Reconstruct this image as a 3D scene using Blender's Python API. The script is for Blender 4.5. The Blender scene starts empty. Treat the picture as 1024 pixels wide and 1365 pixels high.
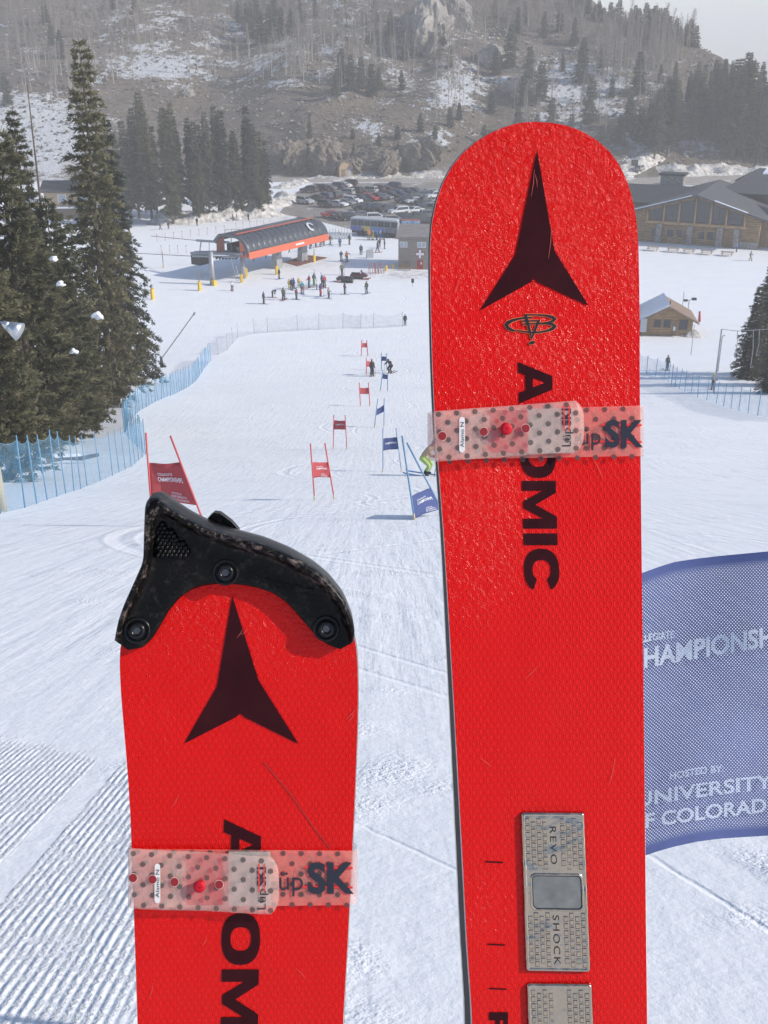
import bpy, bmesh, math, random
import numpy as np
from mathutils import Vector, Matrix
from mathutils.geometry import tessellate_polygon

random.seed(7)
rng = np.random.default_rng(11)
R = math.radians
SC = bpy.context.scene
COL = SC.collection

# ------------------------------------------------------------------ camera
CZ = 1.65
PITCH = R(23.7)
FPX = 1450.0
SP, CP = math.sin(PITCH), math.cos(PITCH)
cam_d = bpy.data.cameras.new('camera')
cam_d.sensor_fit = 'HORIZONTAL'
cam_d.sensor_width = 36.0
cam_d.lens = FPX / 1024.0 * 36.0
cam_d.clip_start = 0.02
cam_d.clip_end = 40000
cam = bpy.data.objects.new('camera', cam_d)
COL.objects.link(cam)
cam.location = (0, 0, CZ)
cam.rotation_euler = (R(90) - PITCH, 0, 0)
SC.camera = cam

# ------------------------------------------------------------------ world, sun, exposure
SUN_AZ, SUN_EL = R(99), R(31)          # clockwise from the view direction (+y)
world = bpy.data.worlds.new('World')
SC.world = world
world.use_nodes = True
wn = world.node_tree
sky = wn.nodes.new('ShaderNodeTexSky')
sky.sky_type = 'NISHITA'
sky.sun_disc = False
sky.sun_elevation = SUN_EL
sky.sun_rotation = SUN_AZ
sky.altitude = 2800
sky.air_density = 1.0
sky.dust_density = 5.0
sky.ozone_density = 1.0
wn.links.new(sky.outputs['Color'], wn.nodes['Background'].inputs['Color'])
wn.nodes['Background'].inputs['Strength'].default_value = 0.15
sun_d = bpy.data.lights.new('sun', 'SUN')
sun_d.energy = 3.6
sun_d.angle = R(0.53)
sun_d.color = (1.0, 0.94, 0.85)
sun = bpy.data.objects.new('sun', sun_d)
COL.objects.link(sun)
sdir = Vector((math.cos(SUN_EL) * math.sin(SUN_AZ), math.cos(SUN_EL) * math.cos(SUN_AZ), math.sin(SUN_EL)))
sun.rotation_euler = sdir.to_track_quat('Z', 'Y').to_euler()
sun.location = sdir * 60
SC.view_settings.view_transform = 'Standard'
SC.view_settings.look = 'None'
SC.view_settings.exposure = 0.24
SC.view_settings.gamma = 1.0
SC.view_settings.use_curve_mapping = False
SC.cycles.use_denoising = True
SC.cycles.max_bounces = 8
SC.cycles.diffuse_bounces = 3
SC.cycles.glossy_bounces = 3
SC.cycles.transparent_max_bounces = 24
SC.cycles.volume_bounces = 2
SC.cycles.caustics_reflective = False
SC.cycles.caustics_refractive = False

# ------------------------------------------------------------------ picture -> world
C0 = np.array([0.0, 0.0, CZ])
def ray(x, y):
    u = (x - 512.0) / FPX; v = (y - 682.5) / FPX
    return np.array([u, CP - v * SP, -SP - v * CP])
def at(x, y, d):
    return C0 + ray(x, y) * d
def proj(p):
    q = np.asarray(p, float) - C0
    dep = q[1] * CP - q[2] * SP
    up = q[1] * SP + q[2] * CP
    return 512 + FPX * q[0] / dep, 682.5 - FPX * up / dep, dep

# ------------------------------------------------------------------ terrain height
FLOOR = CZ - 36.0
_py = np.array([-400, -30, 0, 19, 39, 60, 80, 100, 120, 135, 150, 175, 300])
_pd = np.array([-148, -9.5, 1.65, 8.6, 16.0, 22.0, 26.6, 30.4, 33.4, 35.0, 35.8, 36.0, 36.0])
_sy = np.linspace(-400, 320, 1441)
_sd = np.interp(_sy, _py, _pd)
_k = np.hanning(33); _k /= _k.sum()
_sm = np.convolve(np.pad(_sd, 16, mode='edge'), _k, mode='valid')
_w = np.clip((_sy - 6) / 10, 0, 1)
_sd = _sd * (1 - _w) + _sm * _w
_rx = np.array([-3000, 0, 500, 650, 740, 800, 860, 925, 960, 1024, 1200, 3000])
_rr = np.array([.12, .12, .10, .07, .035, .010, .002, -.018, -.042, -.066, -.07, -.07])
def vnoise(x, y, s, seed=0):
    x = np.asarray(x, float) / s; y = np.asarray(y, float) / s
    xi = np.floor(x); yi = np.floor(y); xf = x - xi; yf = y - yi
    def h(a, b):
        n = np.sin(a * 127.1 + b * 311.7 + seed * 74.7) * 43758.5453
        return n - np.floor(n)
    sx = xf * xf * (3 - 2 * xf); sy = yf * yf * (3 - 2 * yf)
    a = h(xi, yi) * (1 - sx) + h(xi + 1, yi) * sx
    b = h(xi, yi + 1) * (1 - sx) + h(xi + 1, yi + 1) * sx
    return (a * (1 - sy) + b * sy) * 2 - 1
def H(x, y):
    x = np.asarray(x, float); y = np.asarray(y, float)
    base = CZ - np.interp(y, _sy, _sd)
    calm = np.clip((y - 12) / 25, 0, 1) * np.clip((140 - y) / 30, 0, 1)
    base = base + calm * (vnoise(x, y, 17, 1) * .25 + vnoise(x, y, 6, 2) * .06)
    ys = np.maximum(y, 1.0)
    u = x / ys
    px = 512 + FPX * u * 0.985
    r = np.interp(px, _rx, _rr)
    y0 = 315 + 7 * vnoise(x, y * 0 + 3, 45, 5) + np.clip((px - 800) / 200, 0, 1) * 15
    SL = .36
    t = np.maximum(0, y - y0)
    bank = np.clip((px - 330) / 80, 0, 1) * np.clip((640 - px) / 60, 0, 1)
    rise = SL * t + bank * 6.0 * np.clip(t / 9, 0, 1) * (1 + .25 * vnoise(x, y, 11, 9))
    rise = rise + np.clip(t / 30, 0, 1) * (vnoise(x, y, 38, 3) * 4.0 + vnoise(x, y, 14, 4) * 1.3)
    S = FLOOR + rise
    yr = (CZ - FLOOR + SL * y0) / (SL - r)
    top = CZ + r * yr + 1.2 * vnoise(x, y, 25, 8)
    back = top - .22 * (y - yr)
    dlt = 3.0
    hh = np.clip(.5 + .5 * (back - S) / dlt, 0, 1)
    S2 = back * (1 - hh) + S * hh - dlt * hh * (1 - hh)
    far = np.clip((y - 500) / 700, 0, 1)
    hill = S2 * (1 - far) + np.maximum(S2, -112) * far
    hill = hill + 82 * np.exp(-((x - 1420) / 300) ** 2 - ((y - 3500) / 420) ** 2) * far
    return np.where(y < y0, base, hill)
def Hs(x, y):
    return float(H(np.array([x]), np.array([y]))[0])
_TS = np.concatenate([np.arange(1.0, 60, .02), np.arange(60, 1200, .25)])
def ground(x, y, lift=0.0):
    d = ray(x, y)
    P = C0[None, :] + _TS[:, None] * d[None, :]
    g = P[:, 2] - H(P[:, 0], P[:, 1]) - lift
    i = int(np.argmax(g < 0))
    if g[i] >= 0:
        i = len(_TS) - 1
    a = _TS[max(i - 1, 0)]; b = _TS[i]
    ga, gb = g[max(i - 1, 0)], g[i]
    t = a + (b - a) * ga / (ga - gb) if ga != gb else b
    p = C0 + d * t
    return np.array([p[0], p[1], Hs(p[0], p[1]) + lift]), t
def height_to(base, ytop):
    lo, hi = .1, 60
    for _ in range(40):
        m = (lo + hi) / 2
        if proj((base[0], base[1], base[2] + m))[1] > ytop: lo = m
        else: hi = m
    return lo

# ------------------------------------------------------------------ materials
MATS = {}
def nt(name):
    m = bpy.data.materials.new(name); m.use_nodes = True
    return m, m.node_tree.nodes, m.node_tree.links, m.node_tree.nodes['Principled BSDF']
def M(name, col, rough=.7, metal=0.0, var=.0, scale=8, bump=0.0, bscale=40, spec=.5, coat=0.0, alpha=1.0, coords='Object', bdist=.01):
    if name in MATS: return MATS[name]
    m, n, l, b = nt(name)
    c = tuple(col) + (1,) if len(col) == 3 else col
    b.inputs['Base Color'].default_value = c
    b.inputs['Roughness'].default_value = rough
    b.inputs['Metallic'].default_value = metal
    b.inputs['Specular IOR Level'].default_value = spec
    b.inputs['Coat Weight'].default_value = coat
    b.inputs['Coat Roughness'].default_value = .1
    b.inputs['Alpha'].default_value = alpha
    if var or bump:
        tc = n.new('ShaderNodeTexCoord')
        if var:
            t = n.new('ShaderNodeTexNoise'); t.inputs['Scale'].default_value = scale; t.inputs['Detail'].default_value = 5
            l.new(tc.outputs[coords], t.inputs['Vector'])
            mp = n.new('ShaderNodeMapRange')
            mp.inputs['From Min'].default_value = .3; mp.inputs['From Max'].default_value = .7
            mp.inputs['To Min'].default_value = 1 - var; mp.inputs['To Max'].default_value = 1 + var
            l.new(t.outputs['Fac'], mp.inputs['Value'])
            mx = n.new('ShaderNodeMix'); mx.data_type = 'RGBA'; mx.blend_type = 'MULTIPLY'
            mx.inputs['Factor'].default_value = 1
            mx.inputs['A'].default_value = c
            l.new(mp.outputs['Result'], mx.inputs['B'])
            l.new(mx.outputs['Result'], b.inputs['Base Color'])
        if bump:
            t2 = n.new('ShaderNodeTexNoise'); t2.inputs['Scale'].default_value = bscale; t2.inputs['Detail'].default_value = 4
            l.new(tc.outputs[coords], t2.inputs['Vector'])
            bp = n.new('ShaderNodeBump'); bp.inputs['Strength'].default_value = bump; bp.inputs['Distance'].default_value = bdist
            l.new(t2.outputs['Fac'], bp.inputs['Height'])
            l.new(bp.outputs['Normal'], b.inputs['Normal'])
    MATS[name] = m
    return m
class NB:
    """tiny helper to write node maths"""
    def __init__(s, m): s.n = m.node_tree.nodes; s.l = m.node_tree.links
    def put(s, sock, v):
        if isinstance(v, (int, float)): sock.default_value = v
        elif isinstance(v, (tuple, list)): sock.default_value = v
        else: s.l.new(v, sock)
    def math(s, op, a, b=0.0, c=0.0, clamp=False):
        k = s.n.new('ShaderNodeMath'); k.operation = op; k.use_clamp = clamp
        s.put(k.inputs[0], a); s.put(k.inputs[1], b); s.put(k.inputs[2], c)
        return k.outputs[0]
    def noise(s, vec, scale, detail=4, rough=.55, dist=0.0):
        k = s.n.new('ShaderNodeTexNoise'); k.inputs['Scale'].default_value = scale; k.inputs['Detail'].default_value = detail
        k.inputs['Roughness'].default_value = rough; k.inputs['Distortion'].default_value = dist
        if vec is not None: s.l.new(vec, k.inputs['Vector'])
        return k.outputs['Fac']
    def smooth(s, v, a, b, lo=0.0, hi=1.0):
        k = s.n.new('ShaderNodeMapRange'); k.interpolation_type = 'SMOOTHSTEP'
        s.put(k.inputs['Value'], v)
        for nm, q in (('From Min', a), ('From Max', b), ('To Min', lo), ('To Max', hi)): s.put(k.inputs[nm], q)
        return k.outputs['Result']
    def mixc(s, f, a, b, mode='MIX'):
        k = s.n.new('ShaderNodeMix'); k.data_type = 'RGBA'; k.blend_type = mode
        s.put(k.inputs['Factor'], f); s.put(k.inputs['A'], a); s.put(k.inputs['B'], b)
        return k.outputs['Result']
    def sep(s, v):
        k = s.n.new('ShaderNodeSeparateXYZ'); s.l.new(v, k.inputs[0]); return k.outputs
    def comb(s, x, y, z):
        k = s.n.new('ShaderNodeCombineXYZ'); s.put(k.inputs[0], x); s.put(k.inputs[1], y); s.put(k.inputs[2], z); return k.outputs[0]
    def coord(s, w='Object'): return s.n.new('ShaderNodeTexCoord').outputs[w]
    def pos(s): return s.n.new('ShaderNodeNewGeometry').outputs['Position']
    def attr(s, name):
        k = s.n.new('ShaderNodeAttribute'); k.attribute_name = name; return k.outputs['Fac']
    def bump(s, h, strength, dist, normal=None):
        k = s.n.new('ShaderNodeBump'); s.put(k.inputs['Strength'], strength); k.inputs['Distance'].default_value = dist
        s.l.new(h, k.inputs['Height'])
        if normal is not None: s.l.new(normal, k.inputs['Normal'])
        return k.outputs[0]

# ------------------------------------------------------------------ objects
def tag(o, label=None, cat=None, group=None, kind=None):
    if label: o['label'] = label
    if cat: o['category'] = cat
    if group: o['group'] = group
    if kind: o['kind'] = kind
    return o
def thing(name, label, cat, loc=(0, 0, 0), rz=0.0, group=None, scale=None):
    o = bpy.data.objects.new(name, None); COL.objects.link(o)
    o.empty_display_size = .1
    o.location = tuple(float(a) for a in loc); o.rotation_euler = (0, 0, rz)
    if scale is not None: o.scale = scale if hasattr(scale, '__len__') else (scale,) * 3
    return tag(o, label, cat, group)
def link(name, me, parent=None, mat=None):
    o = bpy.data.objects.new(name, me); COL.objects.link(o)
    if parent is not None: o.parent = parent
    if mat is not None and not me.materials: me.materials.append(mat)
    return o
def mesh(name, v, f, mat=None, smooth=False):
    me = bpy.data.meshes.new(name)
    v = np.asarray(v, float).reshape(-1, 3)
    me.from_pydata([tuple(a) for a in v], [], [tuple(int(i) for i in a) for a in f])
    if mat is not None: me.materials.append(mat)
    if smooth: me.polygons.foreach_set('use_smooth', [True] * len(me.polygons))
    me.update()
    return me
def fastmesh(name, v, f, mat=None, smooth=False):
    """arrays of verts (n,3) and faces (m,k)"""
    me = bpy.data.meshes.new(name)
    v = np.asarray(v, np.float32); f = np.asarray(f, np.int32)
    m_, k = f.shape
    me.vertices.add(len(v)); me.vertices.foreach_set('co', v.ravel())
    me.loops.add(m_ * k); me.loops.foreach_set('vertex_index', f.ravel())
    me.polygons.add(m_)
    me.polygons.foreach_set('loop_start', np.arange(0, m_ * k, k, dtype=np.int32))
    me.polygons.foreach_set('loop_total', np.full(m_, k, np.int32))
    if smooth: me.polygons.foreach_set('use_smooth', np.ones(m_, bool))
    if mat is not None: me.materials.append(mat)
    me.update(calc_edges=True)
    return me
class MB:
    def __init__(s): s.v = []; s.f = []
    def add(s, v, f):
        o = len(s.v); s.v += [tuple(float(q) for q in a) for a in v]; s.f += [tuple(i + o for i in a) for a in f]; return s
    def box(s, x0, x1, y0, y1, z0, z1):
        v = [(x, y, z) for z in (z0, z1) for x, y in ((x0, y0), (x1, y0), (x1, y1), (x0, y1))]
        return s.add(v, [(0, 3, 2, 1), (4, 5, 6, 7), (0, 1, 5, 4), (1, 2, 6, 5), (2, 3, 7, 6), (3, 0, 4, 7)])
    def hexa(s, b, t):
        return s.add(list(b) + list(t), [(0, 3, 2, 1), (4, 5, 6, 7), (0, 1, 5, 4), (1, 2, 6, 5), (2, 3, 7, 6), (3, 0, 4, 7)])
    def tube(s, p, q, r, r2=None, n=8, caps=True):
        p = Vector(p); q = Vector(q); r2 = r if r2 is None else r2
        d = (q - p)
        if d.length < 1e-9: return s
        d.normalize()
        a = d.orthogonal().normalized(); b = d.cross(a)
        v = []
        for c, rr in ((p, r), (q, r2)):
            for i in range(n):
                t = 2 * math.pi * i / n
                v.append(c + a * (rr * math.cos(t)) + b * (rr * math.sin(t)))
        f = [(i, (i + 1) % n, n + (i + 1) % n, n + i) for i in range(n)]
        if caps: f += [tuple(range(n - 1, -1, -1)), tuple(range(n, 2 * n))]
        return s.add(v, f)
    def path(s, pts, r, n=6, r_end=None):
        k = len(pts)
        for i in range(k - 1):
            ra = r if r_end is None else r + (r_end - r) * i / (k - 1)
            rb = r if r_end is None else r + (r_end - r) * (i + 1) / (k - 1)
            s.tube(pts[i], pts[i + 1], ra, rb, n)
        return s
    def prism(s, pts, axis, a0, a1):
        """extrude a 2-d polygon along axis ('x','y','z')"""
        def p3(u, w, a):
            return {'x': (a, u, w), 'y': (u, a, w), 'z': (u, w, a)}[axis]
        n = len(pts)
        v = [p3(u, w, a0) for u, w in pts] + [p3(u, w, a1) for u, w in pts]
        f = [(i, (i + 1) % n, n + (i + 1) % n, n + i) for i in range(n)]
        f += [tuple(range(n - 1, -1, -1)), tuple(range(n, 2 * n))]
        return s.add(v, f)
    def mesh(s, name, mat=None, smooth=False): return mesh(name, s.v, s.f, mat, smooth)
    def build(s, name, mat=None, parent=None, smooth=False):
        return link(name, s.mesh(name, mat, smooth), parent)
def fixn(o):
    bm = bmesh.new(); bm.from_mesh(o.data); bmesh.ops.recalc_face_normals(bm, faces=bm.faces); bm.to_mesh(o.data); bm.free(); return o
def bevel(o, w, seg=2):
    m = o.modifiers.new('b', 'BEVEL'); m.width = w; m.segments = seg; m.limit_method = 'ANGLE'; m.angle_limit = R(35); return o
def copy_tree(src, loc, rz=0.0, scale=None, label=None):
    o = src.copy(); COL.objects.link(o)
    o.location = tuple(float(a) for a in loc); o.rotation_euler = (0, 0, rz)
    if scale is not None: o.scale = scale if hasattr(scale, '__len__') else (scale,) * 3
    if label: o['label'] = label
    for ch in list(src.children):
        c = ch.copy(); COL.objects.link(c); c.parent = o
        for g in list(ch.children):
            d = g.copy(); COL.objects.link(d); d.parent = c
    return o
def poly_mesh(loops):
    """2-d polygons (outer + holes) -> verts, tris"""
    ls = [[Vector((a, b, 0)) for a, b in lp] for lp in loops]
    v = [(a, b) for lp in loops for a, b in lp]
    return v, [tuple(t) for t in tessellate_polygon(ls)]
def text_geo(txt, bold=0.0, sx=1.0, spacing=1.0):
    """2-d triangles of a line of lettering, x from 0, cap height ~1"""
    cu = bpy.data.curves.new('t', 'FONT'); cu.body = txt; cu.size = 1.0; cu.offset = bold; cu.fill_mode = 'FRONT'
    cu.space_character = spacing; cu.resolution_u = 4
    o = bpy.data.objects.new('t', cu); COL.objects.link(o)
    dg = bpy.context.evaluated_depsgraph_get(); dg.update()
    me = o.evaluated_get(dg).to_mesh()
    v = np.array([tuple(a.co)[:2] for a in me.vertices]) if len(me.vertices) else np.zeros((0, 2))
    f = [tuple(p.vertices) for p in me.polygons]
    o.evaluated_get(dg).to_mesh_clear()
    bpy.data.objects.remove(o); bpy.data.curves.remove(cu)
    v[:, 0] -= v[:, 0].min()
    v = v / 0.73
    v[:, 0] *= sx
    return v, f

# ================================================================== THE GROUND
def snow_bumps(nb, P, cord=True):
    x, y, z = nb.sep(P)
    fine = nb.noise(P, 55, 4, .7)
    mid = nb.noise(P, 9, 2, .6)
    strv = nb.comb(nb.math('MULTIPLY', x, 5.0), nb.math('MULTIPLY', y, .35), nb.math('MULTIPLY', z, .35))
    streak = nb.noise(strv, 1.0, 4, .62)
    h = nb.math('ADD', nb.math('MULTIPLY', fine, .0034), 0.0)
    h = nb.math('ADD', h, nb.math('MULTIPLY', mid, .009))
    h = nb.math('ADD', h, nb.math('MULTIPLY', streak, nb.smooth(y, 3, 9, .004, .028)))
    # crumbly patches of loose snow
    patch = nb.smooth(nb.noise(P, .9, 2, .6), .52, .66)
    crumb = nb.math('MULTIPLY', nb.noise(P, 28, 2, .7), patch)
    h = nb.math('ADD', h, nb.math('MULTIPLY', crumb, .022))
    # carved turns: lines that swing from side to side down the run
    wig = nb.math('MULTIPLY', nb.noise(P, .12, 1, .5), 1.6)
    fade = nb.smooth(y, 5, 16)
    car = 0.0
    for (cx, A, lam, ph, wd, dep, dr) in CARVES:
        ang = nb.math('ADD', nb.math('MULTIPLY', y, 2 * math.pi / lam), ph)
        cxn = nb.math('ADD', nb.math('ADD', nb.math('MULTIPLY', nb.math('SINE', ang), A), nb.math('MULTIPLY', y, dr)), cx)
        dd = nb.math('ABSOLUTE', nb.math('SUBTRACT', nb.math('ADD', x, wig), cxn))
        car = nb.math('SUBTRACT', car, nb.math('MULTIPLY', nb.smooth(dd, 0, wd, 1, 0), dep))
        rim = nb.math('ABSOLUTE', nb.math('SUBTRACT', dd, wd * 1.4))
        car = nb.math('ADD', car, nb.math('MULTIPLY', nb.smooth(rim, 0, wd * .6, 1, 0), dep * .7))
    h = nb.math('ADD', h, nb.math('MULTIPLY', car, fade))
    for (pa, pb, wd, dep) in GROOVES:
        a = ground(*pa)[0]; b = ground(*pb)[0]
        d = (b - a)[:2]; L = float(np.linalg.norm(d)); d /= L; n = np.array([-d[1], d[0]])
        rx = nb.math('SUBTRACT', x, float(a[0])); ry = nb.math('SUBTRACT', y, float(a[1]))
        al = nb.math('ADD', nb.math('MULTIPLY', rx, float(d[0])), nb.math('MULTIPLY', ry, float(d[1])))
        ac = nb.math('ADD', nb.math('ADD', nb.math('MULTIPLY', rx, float(n[0])), nb.math('MULTIPLY', ry, float(n[1]))), nb.math('MULTIPLY', nb.math('SUBTRACT', mid, .5), wd * 1.2))
        g_ = nb.math('MULTIPLY', nb.smooth(nb.math('ABSOLUTE', ac), 0, wd, 1, 0), nb.math('MULTIPLY', nb.smooth(al, -.2, .25), nb.smooth(al, L - .25, L + .2, 1, 0)))
        h = nb.math('SUBTRACT', h, nb.math('MULTIPLY', g_, dep))
    if cord:
        a = ground(0, 1172)[0]; b = ground(172, 985)[0]
        d = (b - a)[:2]; d /= np.linalg.norm(d)
        n = np.array([d[1], -d[0]])
        wob = nb.math('MULTIPLY', mid, .010)
        c = nb.math('ADD', nb.math('ADD', nb.math('MULTIPLY', x, n[0]), nb.math('MULTIPLY', y, n[1])), wob)
        s = nb.math('SINE', nb.math('MULTIPLY', c, 2 * math.pi / .031))
        s = nb.math('ADD', nb.math('MULTIPLY', s, .5), .5)
        # flat lane between two passes of the groomer
        lane_c = float(np.dot((ground(85, 1085)[0])[:2], n))
        lane = nb.smooth(nb.math('ABSOLUTE', nb.math('SUBTRACT', c, lane_c)), .05, .075)
        e1 = ground(0, 985)[0]; e2 = ground(140, 1012)[0]
        ed = (e2 - e1)[:2]; ed /= np.linalg.norm(ed); en = np.array([-ed[1], ed[0]])
        e = nb.math('SUBTRACT', nb.math('ADD', nb.math('MULTIPLY', x, en[0]), nb.math('MULTIPLY', y, en[1])), float(np.dot(e1[:2], en)))
        e = nb.math('ADD', e, nb.math('MULTIPLY', nb.math('SUBTRACT', mid, .5), .5))
        mk = nb.smooth(e, -.10, .06, 1, 0)
        g3 = ground(235, 1365)[0]
        side = nb.math('SUBTRACT', x, float(g3[0]))
        side = nb.math('ADD', side, nb.math('MULTIPLY', nb.math('SUBTRACT', mid, .5), .5))
        mk = nb.math('MULTIPLY', mk, nb.smooth(side, -.25, .02, 1, 0))
        holes = nb.smooth(nb.math('ADD', nb.math('MULTIPLY', fine, .6), nb.math('MULTIPLY', mid, .4)), .38, .54)
        s = nb.math('MULTIPLY', nb.math('MULTIPLY', s, lane), nb.math('MULTIPLY', mk, holes))
        h = nb.math('ADD', h, nb.math('MULTIPLY', s, .0062))
    return h

GROOVES = [((470, 1095), (640, 1175), .02, .004), ((850, 1130), (1080, 1275), .022, .005), ((440, 850), (620, 905), .05, .006), ((440, 880), (620, 935), .05, .006), ((380, 745), (700, 705), .10, .010)]
CARVES = [(-1.0, 3.0, 26, .4, .20, .013, .012), (.8, 2.6, 25, .2, .12, .010, .012),
          (-3.0, 4.2, 31, 2.2, .10, .008, -.02), (2.5, 3.6, 23, 4.0, .10, .008, .05)]
m, n_, l_, b_ = nt('snow_and_hillside')
nb = NB(m)
P = nb.pos()
hs = snow_bumps(nb, P)
x, y, z = nb.sep(P)
hill = nb.attr('hill'); patch = nb.attr('patch'); grime = nb.attr('grime')
# the hillside: dry grass, scrub and talus with broken snow
g1 = nb.noise(P, .045, 6, .65); g2 = nb.noise(P, .5, 5, .7); g3 = nb.noise(P, 2.2, 4, .7)
soil = nb.mixc(nb.smooth(g1, .35, .65), (.195, .150, .112, 1), (.265, .212, .158, 1))
soil = nb.mixc(nb.smooth(g2, .42, .66), soil, (.130, .104, .080, 1))
soil = nb.mixc(nb.smooth(g3, .55, .72), soil, (.36, .315, .26, 1))
sn = nb.math('ADD', nb.math('ADD', nb.math('ADD', nb.math('MULTIPLY', g2, .9), nb.math('MULTIPLY', g3, .6)), nb.math('MULTIPLY', nb.noise(P, .11, 4, .65), 1.1)), nb.math('MULTIPLY', nb.math('SUBTRACT', patch, .5), .8))
snf = nb.smooth(sn, 1.37, 1.45)
hillc = nb.mixc(snf, soil, (.80, .82, .85, 1))
tint = nb.noise(P, .35, 4, .6)
snowc = nb.mixc(nb.smooth(tint, .3, .7), (.86, .87, .89, 1), (.90, .905, .915, 1))
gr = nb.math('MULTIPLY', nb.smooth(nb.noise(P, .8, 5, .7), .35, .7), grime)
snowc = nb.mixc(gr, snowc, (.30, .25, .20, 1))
l_.new(nb.mixc(hill, snowc, hillc), b_.inputs['Base Color'])
b_.inputs['Roughness'].default_value = .62
b_.inputs['Specular IOR Level'].default_value = .35
hh = nb.math('ADD', nb.math('MULTIPLY', hs, nb.math('SUBTRACT', 1.0, hill)), nb.math('MULTIPLY', nb.math('MULTIPLY', nb.math('ADD', g2, g3), 1.1), hill))
l_.new(nb.bump(hh, 1.0, 1.0), b_.inputs['Normal'])
MATS['ground'] = m

rows = [-9.0]
while rows[-1] < 6000:
    rows.append(rows[-1] + max(.10, abs(rows[-1] + 2) * .0135))
rows = np.array(rows)
NC = 300
uu = np.linspace(-1, 1, NC)
uu = np.sign(uu) * (0.62 * np.abs(uu) + .38 * np.abs(uu) ** 3)
Y = np.repeat(rows[:, None], NC, 1)
X = uu[None, :] * (np.abs(Y) * .78 + 9)
Z = H(X, Y)
nr = len(rows)
idx = np.arange(nr * NC).reshape(nr, NC)
F = np.stack([idx[:-1, :-1], idx[:-1, 1:], idx[1:, 1:], idx[1:, :-1]], -1).reshape(-1, 4)
gm = fastmesh('ground', np.stack([X, Y, Z], -1).reshape(-1, 3), F, MATS['ground'], True)
px_ = 512 + FPX * X / np.maximum(Y, 1) * .985
q_ = np.stack([X, Y, Z], -1) - C0
dep_ = np.maximum(q_[..., 1] * CP - q_[..., 2] * SP, .01)
py_ = 682.5 - FPX * (q_[..., 1] * SP + q_[..., 2] * CP) / dep_
px_ = 512 + FPX * q_[..., 0] / dep_
hillm = np.clip((Y - 300) / 12 + .5 * vnoise(X, Y, 6, 2), 0, 1)
# where the photograph has snow lying on the hillside (centre, radii, weight)
blobs = [(60, 190, 75, 55, .8), (20, 140, 60, 22, .5), (200, 92, 90, 14, .32), (215, 85, 60, 22, .3), (80, 70, 120, 25, .14), (330, 70, 160, 60, .14),
         (420, 80, 120, 50, .22), (600, 110, 70, 60, .30), (610, 118, 24, 20, .6), (780, 115, 70, 40, .32), (745, 105, 34, 22, .6), (740, 165, 40, 22, .4),
         (820, 110, 60, 60, .26), (560, 185, 60, 12, .35), (490, 165, 30, 12, .22), (480, 8, 70, 25, .3), (250, 30, 120, 30, .16), (700, 90, 30, 30, .2),
         (180, 20, 80, 30, .18), (950, 180, 100, 40, .16), (395, 231, 40, 4, .4), (860, 205, 50, 14, .45), (640, 50, 30, 25, .2)]
pt = np.full(X.shape, .30)
for cx, cy, rx, ry, w in blobs:
    pt += .85 * w * np.exp(-((px_ - cx) / rx) ** 2 - ((py_ - cy) / ry) ** 2) * (Y > 290)
pt += .15 * np.clip((Y - 700) / 400, 0, 1)
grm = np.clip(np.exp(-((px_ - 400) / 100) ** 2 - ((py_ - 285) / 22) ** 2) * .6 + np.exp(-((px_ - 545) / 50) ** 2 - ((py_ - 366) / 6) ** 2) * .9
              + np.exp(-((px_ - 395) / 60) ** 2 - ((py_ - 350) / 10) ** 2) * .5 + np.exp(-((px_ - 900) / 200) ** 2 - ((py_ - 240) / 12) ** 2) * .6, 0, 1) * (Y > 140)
for nm, a in (('hill', hillm), ('patch', pt), ('grime', grm)):
    at_ = gm.attributes.new(nm, 'FLOAT', 'POINT'); at_.data.foreach_set('value', a.astype(np.float32).ravel())
tag(link('ground', gm), kind='structure')

# car park and road on the valley floor
def sheet(name, pts, lift, mat, n=6):
    g = [ground(x, y)[0] for x, y in pts]
    v = [(a[0], a[1], a[2] + lift) for a in g]
    vv, ff = poly_mesh([[(a[0], a[1]) for a in v]])
    me = mesh(name, [(a, b, FLOOR + lift) for a, b in vv], ff, mat)
    for p in me.polygons:
        pass
    o = link(name, me); fixn(o)
    if o.data.polygons[0].normal.z < 0: o.data.flip_normals()
    return tag(o, kind='structure')
def dirt_mat(name, ca, cb, sn=.0):
    m, n, l, b = nt(name); nb = NB(m); P = nb.pos()
    f = nb.noise(P, .35, 6, .65); g = nb.noise(P, 2.5, 4, .7)
    c = nb.mixc(nb.smooth(f, .35, .65), ca, cb)
    c = nb.mixc(nb.smooth(g, .55, .75), c, (.42, .40, .38, 1))
    if sn:
        c = nb.mixc(nb.smooth(nb.noise(P, .22, 5, .7), .58, .68), c, (.72, .73, .75, 1))
    l.new(c, b.inputs['Base Color']); b.inputs['Roughness'].default_value = .85
    l.new(nb.bump(g, .6, .03), b.inputs['Normal'])
    return m
asph = dirt_mat('car_park_grit', (.20, .175, .15, 1), (.27, .24, .21, 1), 1)
roadm = dirt_mat('sanded_road', (.30, .265, .225, 1), (.38, .34, .30, 1), 1)
sheet('parking_lot', [(372, 284), (396, 256), (418, 244), (640, 243), (690, 300), (650, 322), (545, 322), (470, 306), (430, 296)], .02, asph)
sheet('road', [(330, 242.2), (360, 237), (560, 233.5), (1040, 234), (1150, 240), (1150, 247), (900, 247), (700, 243), (420, 243)], .045, roadm)

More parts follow.
